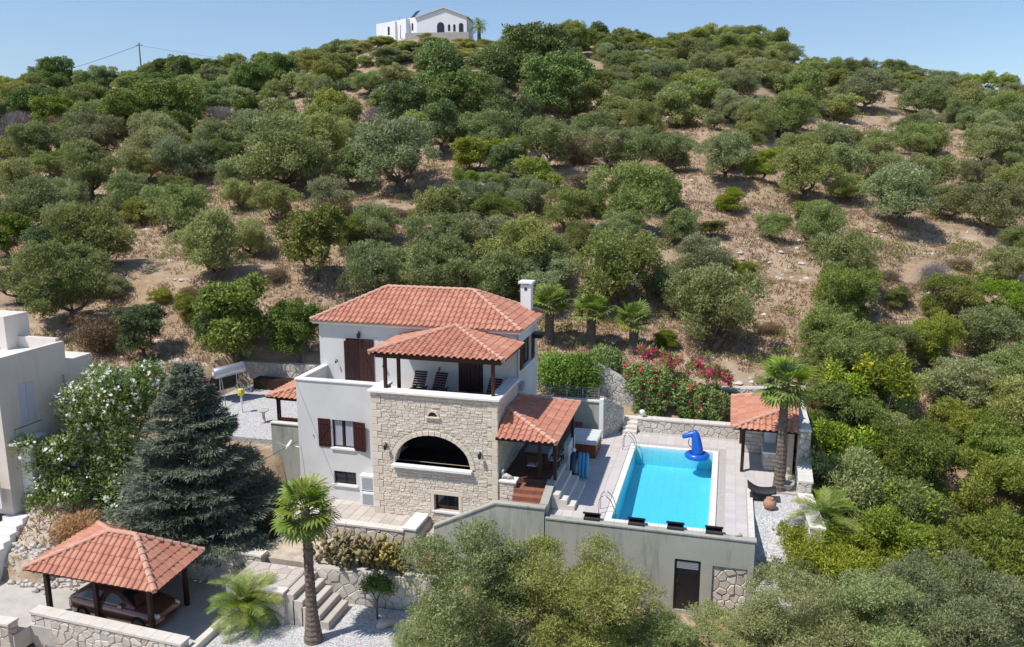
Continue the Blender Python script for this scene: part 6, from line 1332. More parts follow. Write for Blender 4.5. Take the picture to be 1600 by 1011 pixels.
# ---------------------------------------------------------------- vegetation
def unit(a): return a/np.maximum(np.linalg.norm(a, axis=-1, keepdims=True), 1e-9)
def leaf_cloud(rng, lobes, n, L, W, shell=.55, up=.5, low=-.45, tuft=1):
    """n leaf blades spread over lobes (cx,cy,cz,rx,ry,rz); returns coordinates, quads, tint"""
    lobes = np.asarray(lobes, float); wgt = (lobes[:, 3]*lobes[:, 5])**1.0; wgt /= wgt.sum()
    m = int(math.ceil(n/tuft))
    idx = rng.choice(len(lobes), m, p=wgt); d = unit(rng.normal(size=(m, 3)))
    bad = d[:, 2] < low; d[bad, 2] *= -1
    rad = 1-(1-shell)*rng.random(m)**1.6
    pos = lobes[idx, :3]+d*lobes[idx, 3:6]*rad[:, None]*(1+.12*rng.normal(size=(m, 1)).clip(-1.5, 1.5))
    lobe_t = rng.random(len(lobes))*.3-.15
    if tuft > 1:
        idx = np.repeat(idx, tuft); d = np.repeat(d, tuft, 0); pos = np.repeat(pos, tuft, 0)+rng.normal(size=(m*tuft, 3))*L*.35
    n = len(pos)
    nr = unit(d+rng.normal(size=(n, 3))*.42+np.array([0, 0, .25])); ax = unit(unit(np.cross(nr, rng.normal(size=(n, 3))))+d*.35+np.array([0, 0, up])); sd = unit(np.cross(ax, nr))
    l = (L*(.6+.8*rng.random(n)))[:, None]; w = (W*(.7+.6*rng.random(n)))[:, None]
    co = np.stack([pos, pos+ax*l*.5+sd*w*.5, pos+ax*l, pos+ax*l*.5-sd*w*.5], 1).reshape(-1, 3)
    tint = np.clip(.5+lobe_t[idx]+rng.normal(size=n)*.2, 0, 1)
    return co, np.arange(n*4).reshape(-1, 4), np.repeat(tint, 4)
def cloud_mesh(name, parts, mat):
    co = np.concatenate([p[0] for p in parts]); off = np.cumsum([0]+[len(p[0]) for p in parts[:-1]])
    q = np.concatenate([p[1]+o for p, o in zip(parts, off)]); t = np.concatenate([p[2] for p in parts])
    return fast_mesh(name, co, q, mat, tint=t)
def limb_mesh(rng, name, H, R, spread, nl=4, mat='bark', lean=.25):
    b = MB(); fork = np.array([rng.normal()*lean, rng.normal()*lean, H*.28])
    b.tube([(0, 0, -.4), (fork[0]*.2, fork[1]*.2, H*.08), tuple(fork)], [R*1.5, R*1.05, R*.85], 8)
    for k in range(nl):
        a = 2*math.pi*(k+rng.random()*.7)/nl; e = np.array([math.cos(a)*spread, math.sin(a)*spread, H*(.6+.2*rng.random())]); m = fork*.5+e*.5+np.array([0, 0, -.12*H])+rng.normal(size=3)*.12
        b.tube([tuple(fork*.97), tuple(m), tuple(e)], [R*.62, R*.42, R*.12], 6)
        e2 = m+np.array([math.cos(a+.9)*spread*.5, math.sin(a+.9)*spread*.5, H*.28]); b.tube([tuple(m), tuple((m+e2)/2+rng.normal(size=3)*.08), tuple(e2)], [R*.35, R*.22, R*.08], 5)
    return b.mesh(name, M[mat], True)
def olive_lobes(rng, R, zc, nz, k, flat=.55, rl=(.30, .46)):
    out = []
    for i in range(k):
        a = rng.random()*2*math.pi; r = R*.66*math.sqrt(rng.random()); z = zc+nz*(rng.random()-.42)*(1.15-.5*(r/R))
        q = R*(rl[0]+(rl[1]-rl[0])*rng.random()); out.append((r*math.cos(a), r*math.sin(a), z, q, q, q*(.72+.25*rng.random())))
    return out
KIT = {}
def clumps(rng, lobes, k, r=(.30, .5)):
    """break each lobe into small leaf clumps over its upper shell"""
    out = []
    for l in lobes:
        d = unit(rng.normal(size=(k, 3))); d[:, 2] = np.where(d[:, 2] < -.35, -d[:, 2], d[:, 2])
        for e in d:
            q = l[3]*(r[0]+(r[1]-r[0])*rng.random()); f = .62+.38*rng.random(); out.append((l[0]+e[0]*l[3]*f, l[1]+e[1]*l[4]*f, l[2]+e[2]*l[5]*f, q, q, q*.85))
    return out
def make_kit():
    rng = np.random.default_rng(21)
    KIT['o'] = []; KIT['f'] = []; KIT['c'] = []; KIT['l'] = []; KIT['y'] = []; KIT['d'] = []; KIT['g'] = []; KIT['n'] = []
    for i in range(7):      # olives on the slopes, crown about 6 m wide
        lb = olive_lobes(rng, 3.0, 2.0, 2.7, 23, rl=(.24, .40)); c = leaf_cloud(rng, clumps(rng, lb, 13), 21000, .20, .065, .4, .45, -.7)
        KIT['o'].append((limb_mesh(rng, 'trunk', 2.8, .22, 1.5), cloud_mesh('crown', [c], M['olive_leaf']), 6.0))
    for i in range(5):      # evergreen scrub trees of the upper hill
        lb = olive_lobes(rng, 3.0, 1.9, 2.6, 18, rl=(.26, .44)); c = leaf_cloud(rng, clumps(rng, lb, 11), 13500, .25, .10, .55, .45, -.6)
        KIT['f'].append((limb_mesh(rng, 'trunk', 2.6, .2, 1.3, 3), cloud_mesh('crown', [c], M['far_leaf']), 6.2))
    for i in range(4):      # dense dark carob and oak
        lb = olive_lobes(rng, 3.0, 2.6, 3.4, 18, rl=(.28, .44)); c = leaf_cloud(rng, clumps(rng, lb, 13), 17000, .21, .11, .6, .25, -.6)
        KIT['c'].append((limb_mesh(rng, 'trunk', 3.6, .22, 1.3, 3), cloud_mesh('crown', [c], M['carob_leaf']), 6.2))
    for i in range(5):      # big bushy shrubs
        lb = olive_lobes(rng, 3.0, 2.1, 3.4, 24, rl=(.22, .38)); c = leaf_cloud(rng, clumps(rng, lb, 13), 30000, .17, .065, .5, .5, -.7)
        KIT['l'].append((limb_mesh(rng, 'trunk', 3.2, .16, 1.5, 5), cloud_mesh('crown', [c], M['shrub_leaf']), 6.1))
    for i in range(2):      # citrus
        lb = olive_lobes(rng, 3.0, 2.7, 3.2, 18, rl=(.3, .42)); c = leaf_cloud(rng, clumps(rng, lb, 12), 16000, .21, .11, .6, .25, -.6)
        KIT['y'].append((limb_mesh(rng, 'trunk', 3.4, .2, 1.3, 3), cloud_mesh('crown', [c], M['citrus_leaf']), 6.1))
    for i in range(2):
        lb = olive_lobes(rng, 3.0, 1.8, 2.4, 16); c = leaf_cloud(rng, lb, 6500, .34, .07, .4, .6, -.6)
        KIT['d'].append((limb_mesh(rng, 'trunk', 2.6, .14, 1.5, 5), cloud_mesh('crown', [c], M['dry_leaf']), 6.0))
    for i in range(2):
        lb = olive_lobes(rng, 3.0, 2.2, 2.6, 16); c = leaf_cloud(rng, lb, 4600, .5, .028, .4, .9, -.6)
        KIT['g'].append((limb_mesh(rng, 'trunk', 3.0, .16, 1.7, 6), cloud_mesh('crown', [c], M['grey_twig']), 6.0))
    for i in range(4):      # foreground olives, finer leaves, crown about 7 m wide
        lb = olive_lobes(rng, 3.5, 3.5, 4.9, 42, rl=(.19, .34)); c = leaf_cloud(rng, clumps(rng, lb, 16), 76000, .13, .042, .3, .45, -.8, tuft=2)
        KIT['n'].append((limb_mesh(rng, 'trunk', 5.0, .26, 1.9, 5), cloud_mesh('crown', [c], M['olive_leaf']), 7.0))
make_kit()
KIND = {'o': ('olive_tree', 'greyish olive tree', 'tree'), 'n': ('olive_tree', 'large olive tree', 'tree'), 'f': ('evergreen_tree', 'rounded evergreen tree', 'tree'),
        'c': ('carob_tree', 'dark dense tree', 'tree'), 'l': ('wild_shrub', 'bushy green shrub', 'shrub'), 'y': ('citrus_tree', 'bright yellow-green tree', 'tree'),
        'd': ('dry_shrub', 'brown dried shrub', 'shrub'), 'g': ('bare_shrub', 'bare grey shrub', 'shrub')}
def zone(x, y):
    D = -SY*x+CY*y; t = (CY*x+SY*y)/D
    side = 'left of the wire pole' if t < -.44 else 'right of the wire pole' if t < -.19 else 'below the hilltop house' if t < .0 else 'right of the hilltop house' if t < .25 else 'far right of the hilltop house'
    if D > 158: return 'on the skyline '+side
    if D > 143: return 'just below the skyline '+side
    if D > 128: return 'on the upper hill '+side
    if D > 114: return 'high on the hill '+side
    if D > 100: return 'halfway up the hill '+side
    if D > 74: return 'on the slope '+('far left of the chimney' if t < -.3 else 'behind the villa roof' if t < .03 else 'far above the pool' if t < .3 else 'above the right-hand wood')
    if D > 52: return 'on the bank '+('above the cream house' if t < -.36 else 'left behind the villa' if t < -.17 else 'just behind the villa roof' if t < .03 else 'above the bougainvillea' if t < .28 else 'above the right-hand wood')
    if D > 47: return 'at the hill foot '+('left of the villa' if t < 0 else 'behind the pool bar')
    if t > .2: return 'in the wood right of the pool wall'
    return 'in front of the pool retaining wall'
vr = random.Random(9)
def plant(k, x, y, w, zs, label=None, group=None, variant=None, rz=None):
    name, lab, cat = KIND[k]; tr, cr, base = KIT[k][variant if variant is not None else vr.randrange(len(KIT[k]))]
    z = float(ground_z(x, y)); zn = zone(x, y); s = w/base
    t = thing(name, label or (lab+' '+zn), cat, (x, y, z-.05), rz if rz is not None else vr.uniform(0, 6.28), group or (lab+'s '+zn))
    t.scale = (s, s*vr.uniform(.92, 1.06), s*zs)
    for nm, me in (('trunk', tr), ('crown', cr)):
        o = bpy.data.objects.new(nm, me); COL.objects.link(o); o.parent = t
    return t
ORD = ['first', 'second', 'third', 'fourth', 'fifth', 'sixth', 'seventh', 'eighth', 'ninth', 'tenth', 'eleventh', 'twelfth', 'thirteenth', 'fourteenth', 'fifteenth', 'sixteenth', 'seventeenth', 'eighteenth', 'nineteenth', 'twentieth']
planted = {}
for (x, y, w, zs, k) in TREES:
    t = plant(k, x, y, w, zs); planted.setdefault(t['label'], []).append(((CY*x+SY*y)/(-SY*x+CY*y), t))
for lab, ts in planted.items():
    if 1 < len(ts) <= 20:
        for i, (q, t) in enumerate(sorted(ts, key=lambda e: e[0])): t['label'] = lab+', '+ORD[i]+' from left'

# ---- conifer beside the carport
def cedar():
    rng = np.random.default_rng(4); x0, y0 = -23.6, 30.9; z0 = -3.0; H = 8.9
    t = thing('blue_cedar', 'blue-green cedar with drooping layered branches beside the carport', 'tree', (x0, y0, z0))
    b = MB().tube([(x0, y0, z0-.3), (x0, y0, z0+3), (x0+.03, y0, z0+H-.6)], [.24, .17, .03], 8); segs = []
    z = .7
    while z < H-.1:
        f = 1-z/(H+.25); R = 4.75*f**.88+.12; nb = max(4, int(7+5*f))
        for k in range(nb):
            a = rng.random()*6.283; r = R*(.72+.34*rng.random()); lift = .12+.14*rng.random()-.10*f
            e = np.array([math.cos(a)*r, math.sin(a)*r, z+r*lift-(.05*r*r*.3)]); segs.append((np.array([0, 0, z]), e, r))
            b.tube([(x0, y0, z0+z), (x0+e[0]*.55, y0+e[1]*.55, z0+z+(e[2]-z)*.7), (x0+e[0]*.96, y0+e[1]*.96, z0+e[2])], [.05*f+.01, .03*f+.008, .005], 4)
        z += .27+.06*rng.random()
    b.build('trunk', M['bark'], t, True)
    P = []; A = []; T = []
    for s, e, r in segs:
        n = int(135*r+60); u = .18+.82*rng.random(n)**.7; d = unit(e-s); side = np.array([-d[1], d[0], 0])
        wid = (.06+.30*r)*np.sin(np.clip(u, 0, 1)*math.pi*.86)*.8
        off = (rng.random(n)*2-1)*wid
        arch = s+(e-s)*u[:, None]; arch[:, 2] = s[2]+(e[2]-s[2])*u**.8-np.abs(off)*.28+rng.normal(size=n)*.045
        p = arch+side*off[:, None]; ax = unit(d*.9+side*np.sign(off)[:, None]*.55+rng.normal(size=(n, 3))*.4-np.array([0, 0, .12])); P.append(p); A.append(ax); T.append(np.clip(.45+.2*rng.normal(size=n)+.12*(u-.5)*0+rng.normal()*.12, 0, 1))
    P = np.concatenate(P); A = np.concatenate(A); T = np.concatenate(T); n = len(P)
    sd_ = unit(np.cross(A, np.array([0, 0, 1.0])+rng.normal(size=(n, 3))*.5)); l = (.24*(.6+.8*rng.random(n)))[:, None]; w = .05
    P = P+np.array([x0, y0, z0]); co = np.stack([P, P+A*l*.5+sd_*w*.5, P+A*l, P+A*l*.5-sd_*w*.5], 1).reshape(-1, 3)
    link('crown', fast_mesh('crown', co, np.arange(n*4).reshape(-1, 4), M['cedar_leaf'], tint=np.repeat(T, 4)), t)
cedar()

# ---- shrubs built in place from lobes
def bush(name, label, cat, loc, lobes, n, L, W, mat, flowers=None, group=None, up=.5, shell=.5, low=-.7, cut=None, stems=True, seed=1):
    rng = np.random.default_rng(seed); t = thing(name, label, cat, loc, group=group)
    c = leaf_cloud(rng, lobes, n, L, W, shell, up, low)
    def keep(c):
        if cut is None: return c
        k = cut(c[0].reshape(-1, 4, 3)[:, 0]); co = c[0].reshape(-1, 4, 3)[k].reshape(-1, 3); return co, np.arange(len(co)).reshape(-1, 4), c[2].reshape(-1, 4)[k].ravel()
    link('foliage', cloud_mesh('foliage', [keep(c)], M[mat]), t)
    if stems:
        b = MB(); r = random.Random(seed)
        for k in range(7):
            l = lobes[r.randrange(len(lobes))]; b.tube([(loc[0]+r.uniform(-.15, .15), loc[1]+r.uniform(-.15, .15), loc[2]-.2), ((loc[0]+l[0])/2, (loc[1]+l[1])/2, (loc[2]+l[2])/2+.1), l[:3]], [.05, .035, .012], 5)
        b.build('stems', M['bark'], t, True)
    if flowers:
        fn, fl, fw, fm, ft = flowers; c = leaf_cloud(rng, lobes, fn, fl, fw, .93, .3, -.2, tuft=ft); link('blossoms', cloud_mesh('blossoms', [keep(c)], M[fm]), t)
    return t
rng_ = np.random.default_rng(8)
def box_lobes(n, x0, x1, y0, y1, z0, z1, r0, r1, seed, fz=.9):
    r = random.Random(seed); out = []
    for i in range(n):
        q = r.uniform(r0, r1); out.append((r.uniform(x0+q*.6, x1-q*.6), r.uniform(y0+q*.6, y1-q*.6), r.uniform(z0, z1-q*.6), q, q, q*fz))
    return out
lb = box_lobes(26, -31.3, -26.4, 29.8, 33.0, -1.6, 4.9, .85, 1.35, 2)+box_lobes(9, -29.3, -25.9, 31.0, 33.4, 2.2, 5.3, .8, 1.2, 3)
lb = [l for l in lb if not (l[0] < -29.6 and l[2] > 3.6)]+box_lobes(12, -31.5, -28.6, 28.0, 30.6, -1.4, 2.6, .6, .95, 4)
bush('oleander', 'tall oleander thick with white blossoms between the cream house and the cedar', 'shrub', (-28.6, 31.3, -2.2), lb, 42000, .22, .065, 'lush_leaf', (3600, .14, .13, 'flower_white', 4), cut=lambda p: p[:, 0] > -31.35, seed=5)
# bougainvillea spilling over the wall behind the pool
lb = []; rb_ = random.Random(44)
for i in range(30):
    x = rb_.uniform(-5.4, .7); top = 3.75-.24*(x+5.4)+rb_.uniform(-.5, .4); q = rb_.uniform(.28, .6); lb.append((x, rb_.uniform(45.5, 46.6), max(1.7, top-q-rb_.random()**2*1.1), q, q*.9, q))
for x, z0, z1 in ((-4.5, 1.0, 2.6), (-3.9, .9, 2.5), (-3.3, 1.3, 2.4), (-1.9, 1.2, 2.2), (-1.1, .8, 2.2), (-.4, 1.0, 2.0), (.3, 1.3, 1.9)):
    for k in range(4): lb.append((x+rb_.uniform(-.15, .15), 45.15+rb_.uniform(-.1, .1), z0+(z1-z0)*k/3, .26, .2, .36))
bg = bush('bougainvillea', 'bougainvillea with crimson blossoms spilling over the wall behind the pool', 'shrub', (-2.4, 45.9, 1.6), lb, 20000, .18, .08, 'lush_leaf', (850, .14, .11, 'flower_pink', 6), up=.3, seed=7)
rngb = np.random.default_rng(3); lb2 = []
for k in range(26):
    xx = -5.0+rngb.random()*5.6; lb2.append((xx, 45.5+rngb.random()*.9, 3.9-.24*(xx+5)+rngb.random()*.7, .22, .22, .34))
link('upper_blossoms', cloud_mesh('upper_blossoms', [leaf_cloud(rngb, lb2, 800, .16, .13, .3, .3, -.8, tuft=5)], M['flower_pink']), bg)
link('upper_sprays', cloud_mesh('upper_sprays', [leaf_cloud(rngb, lb2, 1500, .24, .06, .3, 1.0, -.8)], M['shrub_leaf']), bg)
for k in range(3):
    x = -3.6+1.6*k; link('hanging_spray', cloud_mesh('hanging_spray', [leaf_cloud(rngb, [(x, 45.35-.1*k, 1.3, .3, .2, .8), (x+.3, 45.2-.1*k, .9, .25, .15, .6)], 900, .2, .08, .4, -.4, -1)], M['carob_leaf']), bg)
# hedge shrubs behind the hot tub
for i, (x, y, s, lab) in enumerate(((-9.2, 45.0, 1.15, 'clipped olive-green shrub behind the wire fence, left of three'), (-7.9, 45.3, 1.25, 'clipped olive-green shrub behind the wire fence, middle of three'), (-6.8, 46.6, 1.05, 'clipped olive-green shrub behind the wire fence, right of three'))):
    bush('garden_shrub', lab, 'shrub', (x, y, 2.0), [(x+.5*s*math.cos(a), y+.5*s*math.sin(a), 2.75+.35*math.sin(3*a+i)+.2*(i == 2), .72*s, .72*s, .8*s) for a in np.linspace(0, 5.4, 7)]+[(x, y, 3.2, .6*s, .6*s, .6*s)], 9000, .19, .07, 'lush_leaf', group='shrubs behind the hot tub', seed=30+i)
# shrub with yellow flowers in the wood
for i, (px_, py_, zz, lab) in enumerate(((6.4, 45.5, 3.4, 'yellow flowering creeper at the top of the wood beside the dry path'), (8.6, 46.2, 4.0, 'yellow flowering creeper high in the wood right of the palm'), (6.0, 41.3, 3.0, 'yellow flowering creeper in the wood beside the bar wall'), (8.6, 37.8, 2.6, 'yellow flowering creeper in the middle of the wood'), (8.4, 33.2, 1.1, 'yellow flowering creeper low in the wood near the picture bottom'))):
    r = random.Random(i); z = float(ground_z(px_, py_)); lb = [(px_+r.uniform(-1.1, 1.1), py_+r.uniform(-.6, .6), z+zz+.35+r.uniform(-1.0, .3), .6, .6, .7) for k in range(7)]
    bush('flowering_creeper', lab, 'shrub', (px_, py_, z), lb, 3500, .2, .08, 'shrub_leaf', (330, .12, .10, 'flower_yellow', 3), seed=60+i)
# prickly pears
def cactus(label, x, y, w, h, seed):
    t = thing('prickly_pear', label, 'cactus', (x, y, -2.22), group='prickly pear clumps in the terrace bed'); r = random.Random(seed); co = []; q = []; ti = []
    def pad(p, d, s, tint):
        d = d.normalized(); n = Vector((r.gauss(0, 1), r.gauss(0, 1), .2)).cross(d).normalized(); sd = d.cross(n); b = len(co); seg = 9
        for side in (-1, 1):
            co.append(tuple(p+d*s*.5+n*side*.035)); ti.append(tint)
        for k in range(seg):
            a = 2*math.pi*k/seg; co.append(tuple(p+d*s*(.5-.5*math.cos(a))+sd*s*.36*math.sin(a)*(1-.25*math.cos(a+math.pi)))); ti.append(tint)
        for k in range(seg):
            i0, i1 = b+2+k, b+2+(k+1) % seg; q.append((b+1, i0, i1)); q.append((b, i1, i0))
        return p+d*s*.92
    def grow(p, d, lev):
        s = r.uniform(.24, .36); e = pad(p, d, s, min(1, max(0, r.gauss(.45+.12*lev, .2))))
        if lev < 4:
            for k in range(r.choice((1, 2, 2, 3) if lev < 3 else (0, 1, 2))): grow(e, (d+Vector((r.gauss(0, .6), r.gauss(0, .6), r.gauss(.15, .3)))), lev+1)
    for k in range(9): grow(Vector((x+r.uniform(-w, w), y+r.uniform(-.45, .45), -2.25)), Vector((r.gauss(0, .25), r.gauss(0, .25), 1)), 0 if h > .8 else 1)
    link('pads', fast_mesh('pads', np.array(co), np.array(q), M['cactus_leaf'], tint=np.array(ti)), t)
for x, y, w, h, s, lab in ((-16.0, 29.7, .5, 1, 1, 'tall brownish prickly pear clump behind the palm trunk'), (-15.2, 29.4, .5, .7, 2, 'low prickly pear clump between the tall clumps'), (-14.3, 29.7, .5, 1, 3, 'prickly pear clump in the middle of the terrace bed'), (-13.4, 29.8, .5, 1, 4, 'tall prickly pear clump near the terracotta pot'), (-12.7, 29.6, .4, .7, 5, 'low prickly pear clump next to the terracotta pot')): cactus(lab, x, y, w, h, s)
# small tree in the pebble court
t = thing('young_tree', 'small young tree with thin trunk against the garden wall', 'tree', (-13.25, 28.15, -3.62))
MB().tube([(-13.25, 28.15, -3.7), (-13.27, 28.15, -3.0), (-13.2, 28.17, -2.6)], [.05, .045, .03], 7).tube([(-13.25, 28.15, -2.85), (-13.5, 28.1, -2.3)], [.03, .01], 5).tube([(-13.21, 28.17, -2.65), (-12.95, 28.2, -2.1)], [.03, .01], 5).build('trunk', M['bark'], t, True)
link('crown', cloud_mesh('crown', [leaf_cloud(rng_, [(-13.55, 28.1, -2.15, .45, .4, .32), (-13.1, 28.15, -1.95, .45, .4, .35), (-12.8, 28.2, -2.2, .4, .35, .3)], 1700, .15, .05, .2, .2, -.8)], M['carob_leaf']), t)

# ---- palms
def fan_frond(rng, nseg=17, stalk=.75, R=.85):
    b = MB(); b.tube([(0, 0, 0), (0, stalk*.6, .04), (0, stalk, 0)], [.022, .018, .014], 5); ti = [.5]*len(b.v); q = []
    v = list(b.v); f = list(b.f)
    for k in range(nseg):
        a = math.radians(-118+236*k/(nseg-1)); r = R*(1-.18*abs(a)/2)*rng.uniform(.88, 1.06); d = Vector((math.sin(a), math.cos(a), .10*math.cos(a))); s = Vector((math.cos(a), -math.sin(a), 0)); o = Vector((0, stalk, 0)); w = .062
        n = len(v); dz = Vector((0, 0, -.20*r*(.6+.7*rng.random())))
        v += [tuple(o), tuple(o+d*r*.55+s*w+Vector((0, 0, .02))), tuple(o+d*r*.55-s*w-Vector((0, 0, .015))), tuple(o+d*r*.85+s*w*.5+dz*.35), tuple(o+d*r*.85-s*w*.5+dz*.35), tuple(o+d*r+dz)]
        f += [(n, n+1, n+2), (n+1, n+3, n+4, n+2), (n+3, n+5, n+4)]; ti += [min(1, max(0, rng.gauss(.5, .17)))]*6
    me = bpy.data.meshes.new('frond'); me.from_pydata(v, [], f); me.materials.append(M['palm_leaf'])
    at = me.attributes.new('tint', 'FLOAT', 'POINT'); at.data.foreach_set('value', np.array(ti, np.float32)); return me
def feather_frond(rng, L=1.9, n=36, droop=.55, mat='palm_leaf'):
    P = []; b = MB()
    for i in range(9):
        u = i/8; P.append(Vector((0, L*u*(1-.12*u*u), L*(.42*u-droop*u*u*1.25))))
    b.tube(P, [.03*(1-.9*i/8)+.004 for i in range(9)], 5); v = list(b.v); f = list(b.f); ti = [.6]*len(v)
    for i in range(n):
        u = .14+.85*i/n; k = u*8; j = min(7, int(k)); p = P[j].lerp(P[j+1], k-j); t = (P[j+1]-P[j]).normalized()
        for s in (-1, 1):
            l = L*.27*math.sin(math.pi*(.12+.86*u))**.7*rng.uniform(.85, 1.1)+.04; d = (t*.75+Vector((s*.8, 0, .22+.1*rng.random()))).normalized(); w = t*.013
            m = len(v); v += [tuple(p-w), tuple(p+w), tuple(p+d*l*.6+w*.9), tuple(p+d*l*.6-w*.9), tuple(p+d*l+Vector((0, 0, -.18*l)))]; f += [(m, m+1, m+2, m+3), (m+3, m+2, m+4)]; ti += [min(1, max(0, rng.gauss(.5, .2)))]*5
    me = bpy.data.meshes.new('frond'); me.from_pydata(v, [], f); me.materials.append(M[mat])
    at = me.attributes.new('tint', 'FLOAT', 'POINT'); at.data.foreach_set('value', np.array(ti, np.float32)); return me
pr = random.Random(12); FANS = [fan_frond(pr) for i in range(4)]; FEATHERS = [feather_frond(pr) for i in range(4)]
def palm(name, label, loc, h, r0, r1, fronds, nf, scale, tmin, tmax, lean=(0, 0), bulge=1.25, group=None, skirt=0):
    t = thing(name, label, 'palm', loc, group=group); top = Vector((loc[0]+lean[0], loc[1]+lean[1], loc[2]+h)); b = MB(); n = max(8, int(h/.10)); pts = []; rad = []
    for i in range(n+1):
        u = i/n; pts.append(Vector(loc).lerp(top, u)+Vector((0, 0, -.15 if i == 0 else 0))); rad.append((r0*bulge*(1-u)**6+r0*(1-u)+r1*u)*(1.0 if i % 2 else 1.11) if u > 0 else r0*(1+bulge))
    rad = [min(x, r0*1.9) for x in rad]; b.tube(pts, rad, 11)
    tr = b.build('trunk', M['palm_bark'], t, False)
    s = MB()
    for i in range(int(h*26)):          # old leaf bases
        u = pr.random()**.8; a = pr.random()*6.283; p = Vector(loc).lerp(top, u); rr = r0*(1-u)+r1*u; d = Vector((math.cos(a), math.sin(a), 0)); sd_ = Vector((-d.y, d.x, 0))*.05
        s.add([p+d*rr*.95-sd_, p+d*rr*.95+sd_, p+d*(rr+.05)+sd_*.7+Vector((0, 0, .09)), p+d*(rr+.05)-sd_*.7+Vector((0, 0, .09))], [(0, 1, 2, 3)])
    s.build('leaf_bases', M['palm_bark'], tr)
    for i in range(nf):
        u = (i+.5)/nf; el = math.radians(tmax+(tmin-tmax)*u**.85+pr.uniform(-7, 7)); az = i*2.39996+pr.uniform(-.25, .25)
        o = bpy.data.objects.new('frond', pr.choice(fronds)); COL.objects.link(o); o.parent = t; k = scale*pr.uniform(.85, 1.1)*(1.0 if u > .15 else .8)
        o.matrix_basis = Matrix.Translation(top-Vector(loc)+Vector((0, 0, .05-.25*u*scale))) @ Matrix.Rotation(az, 4, 'Z') @ Matrix.Rotation(el, 4, 'X') @ Matrix.Rotation(pr.uniform(-.3, .3), 4, 'Y') @ Matrix.Scale(k, 4)
    return t
palm('fan_palm', 'tall fan palm with stout fibrous trunk rising from the white pebbles', (-15.05, 26.05, -3.62), 5.55, .20, .15, FANS, 38, 1.0, -58, 82, (-.12, .1), .9)
palm('fan_palm', 'tall fan palm beside the pool bar', (2.85, 37.5, -.02), 5.2, .22, .17, FANS, 38, .98, -48, 84, (-.02, .1), .35)
for x, y, h, s, lab in ((-10.9, 50.4, 2.6, 1.08, 'short fan palm behind the villa, nearest the chimney'), (-8.2, 50.6, 2.4, 1.05, 'short fan palm behind the villa, middle of three'), (-5.5, 50.8, 2.1, .98, 'short fan palm behind the villa, right of three')):
    palm('fan_palm', lab, (x, y, float(ground_z(x, y))), h, .30, .27, FANS, 26, s, -8, 80, (0, 0), .1, group='short fan palms behind the villa')
palm('date_palm', 'low date palm with arching feathery fronds in the pebble bed', (-18.2, 26.3, -3.62), .75, .30, .26, FEATHERS, 40, .98, -12, 80, (0, 0), .15)
palm('date_palm', 'low feathery palm in the gravel bed right of the pool', (4.55, 34.7, -.6), .6, .25, .22, FEATHERS, 30, .95, -10, 75, (0, 0), .1)
palm('date_palm', 'palm beside the white hilltop house', (-44.2, 143.6, 35.9), 2.3, .3, .26, FEATHERS, 26, 1.05, -35, 78, (0, 0), .1)

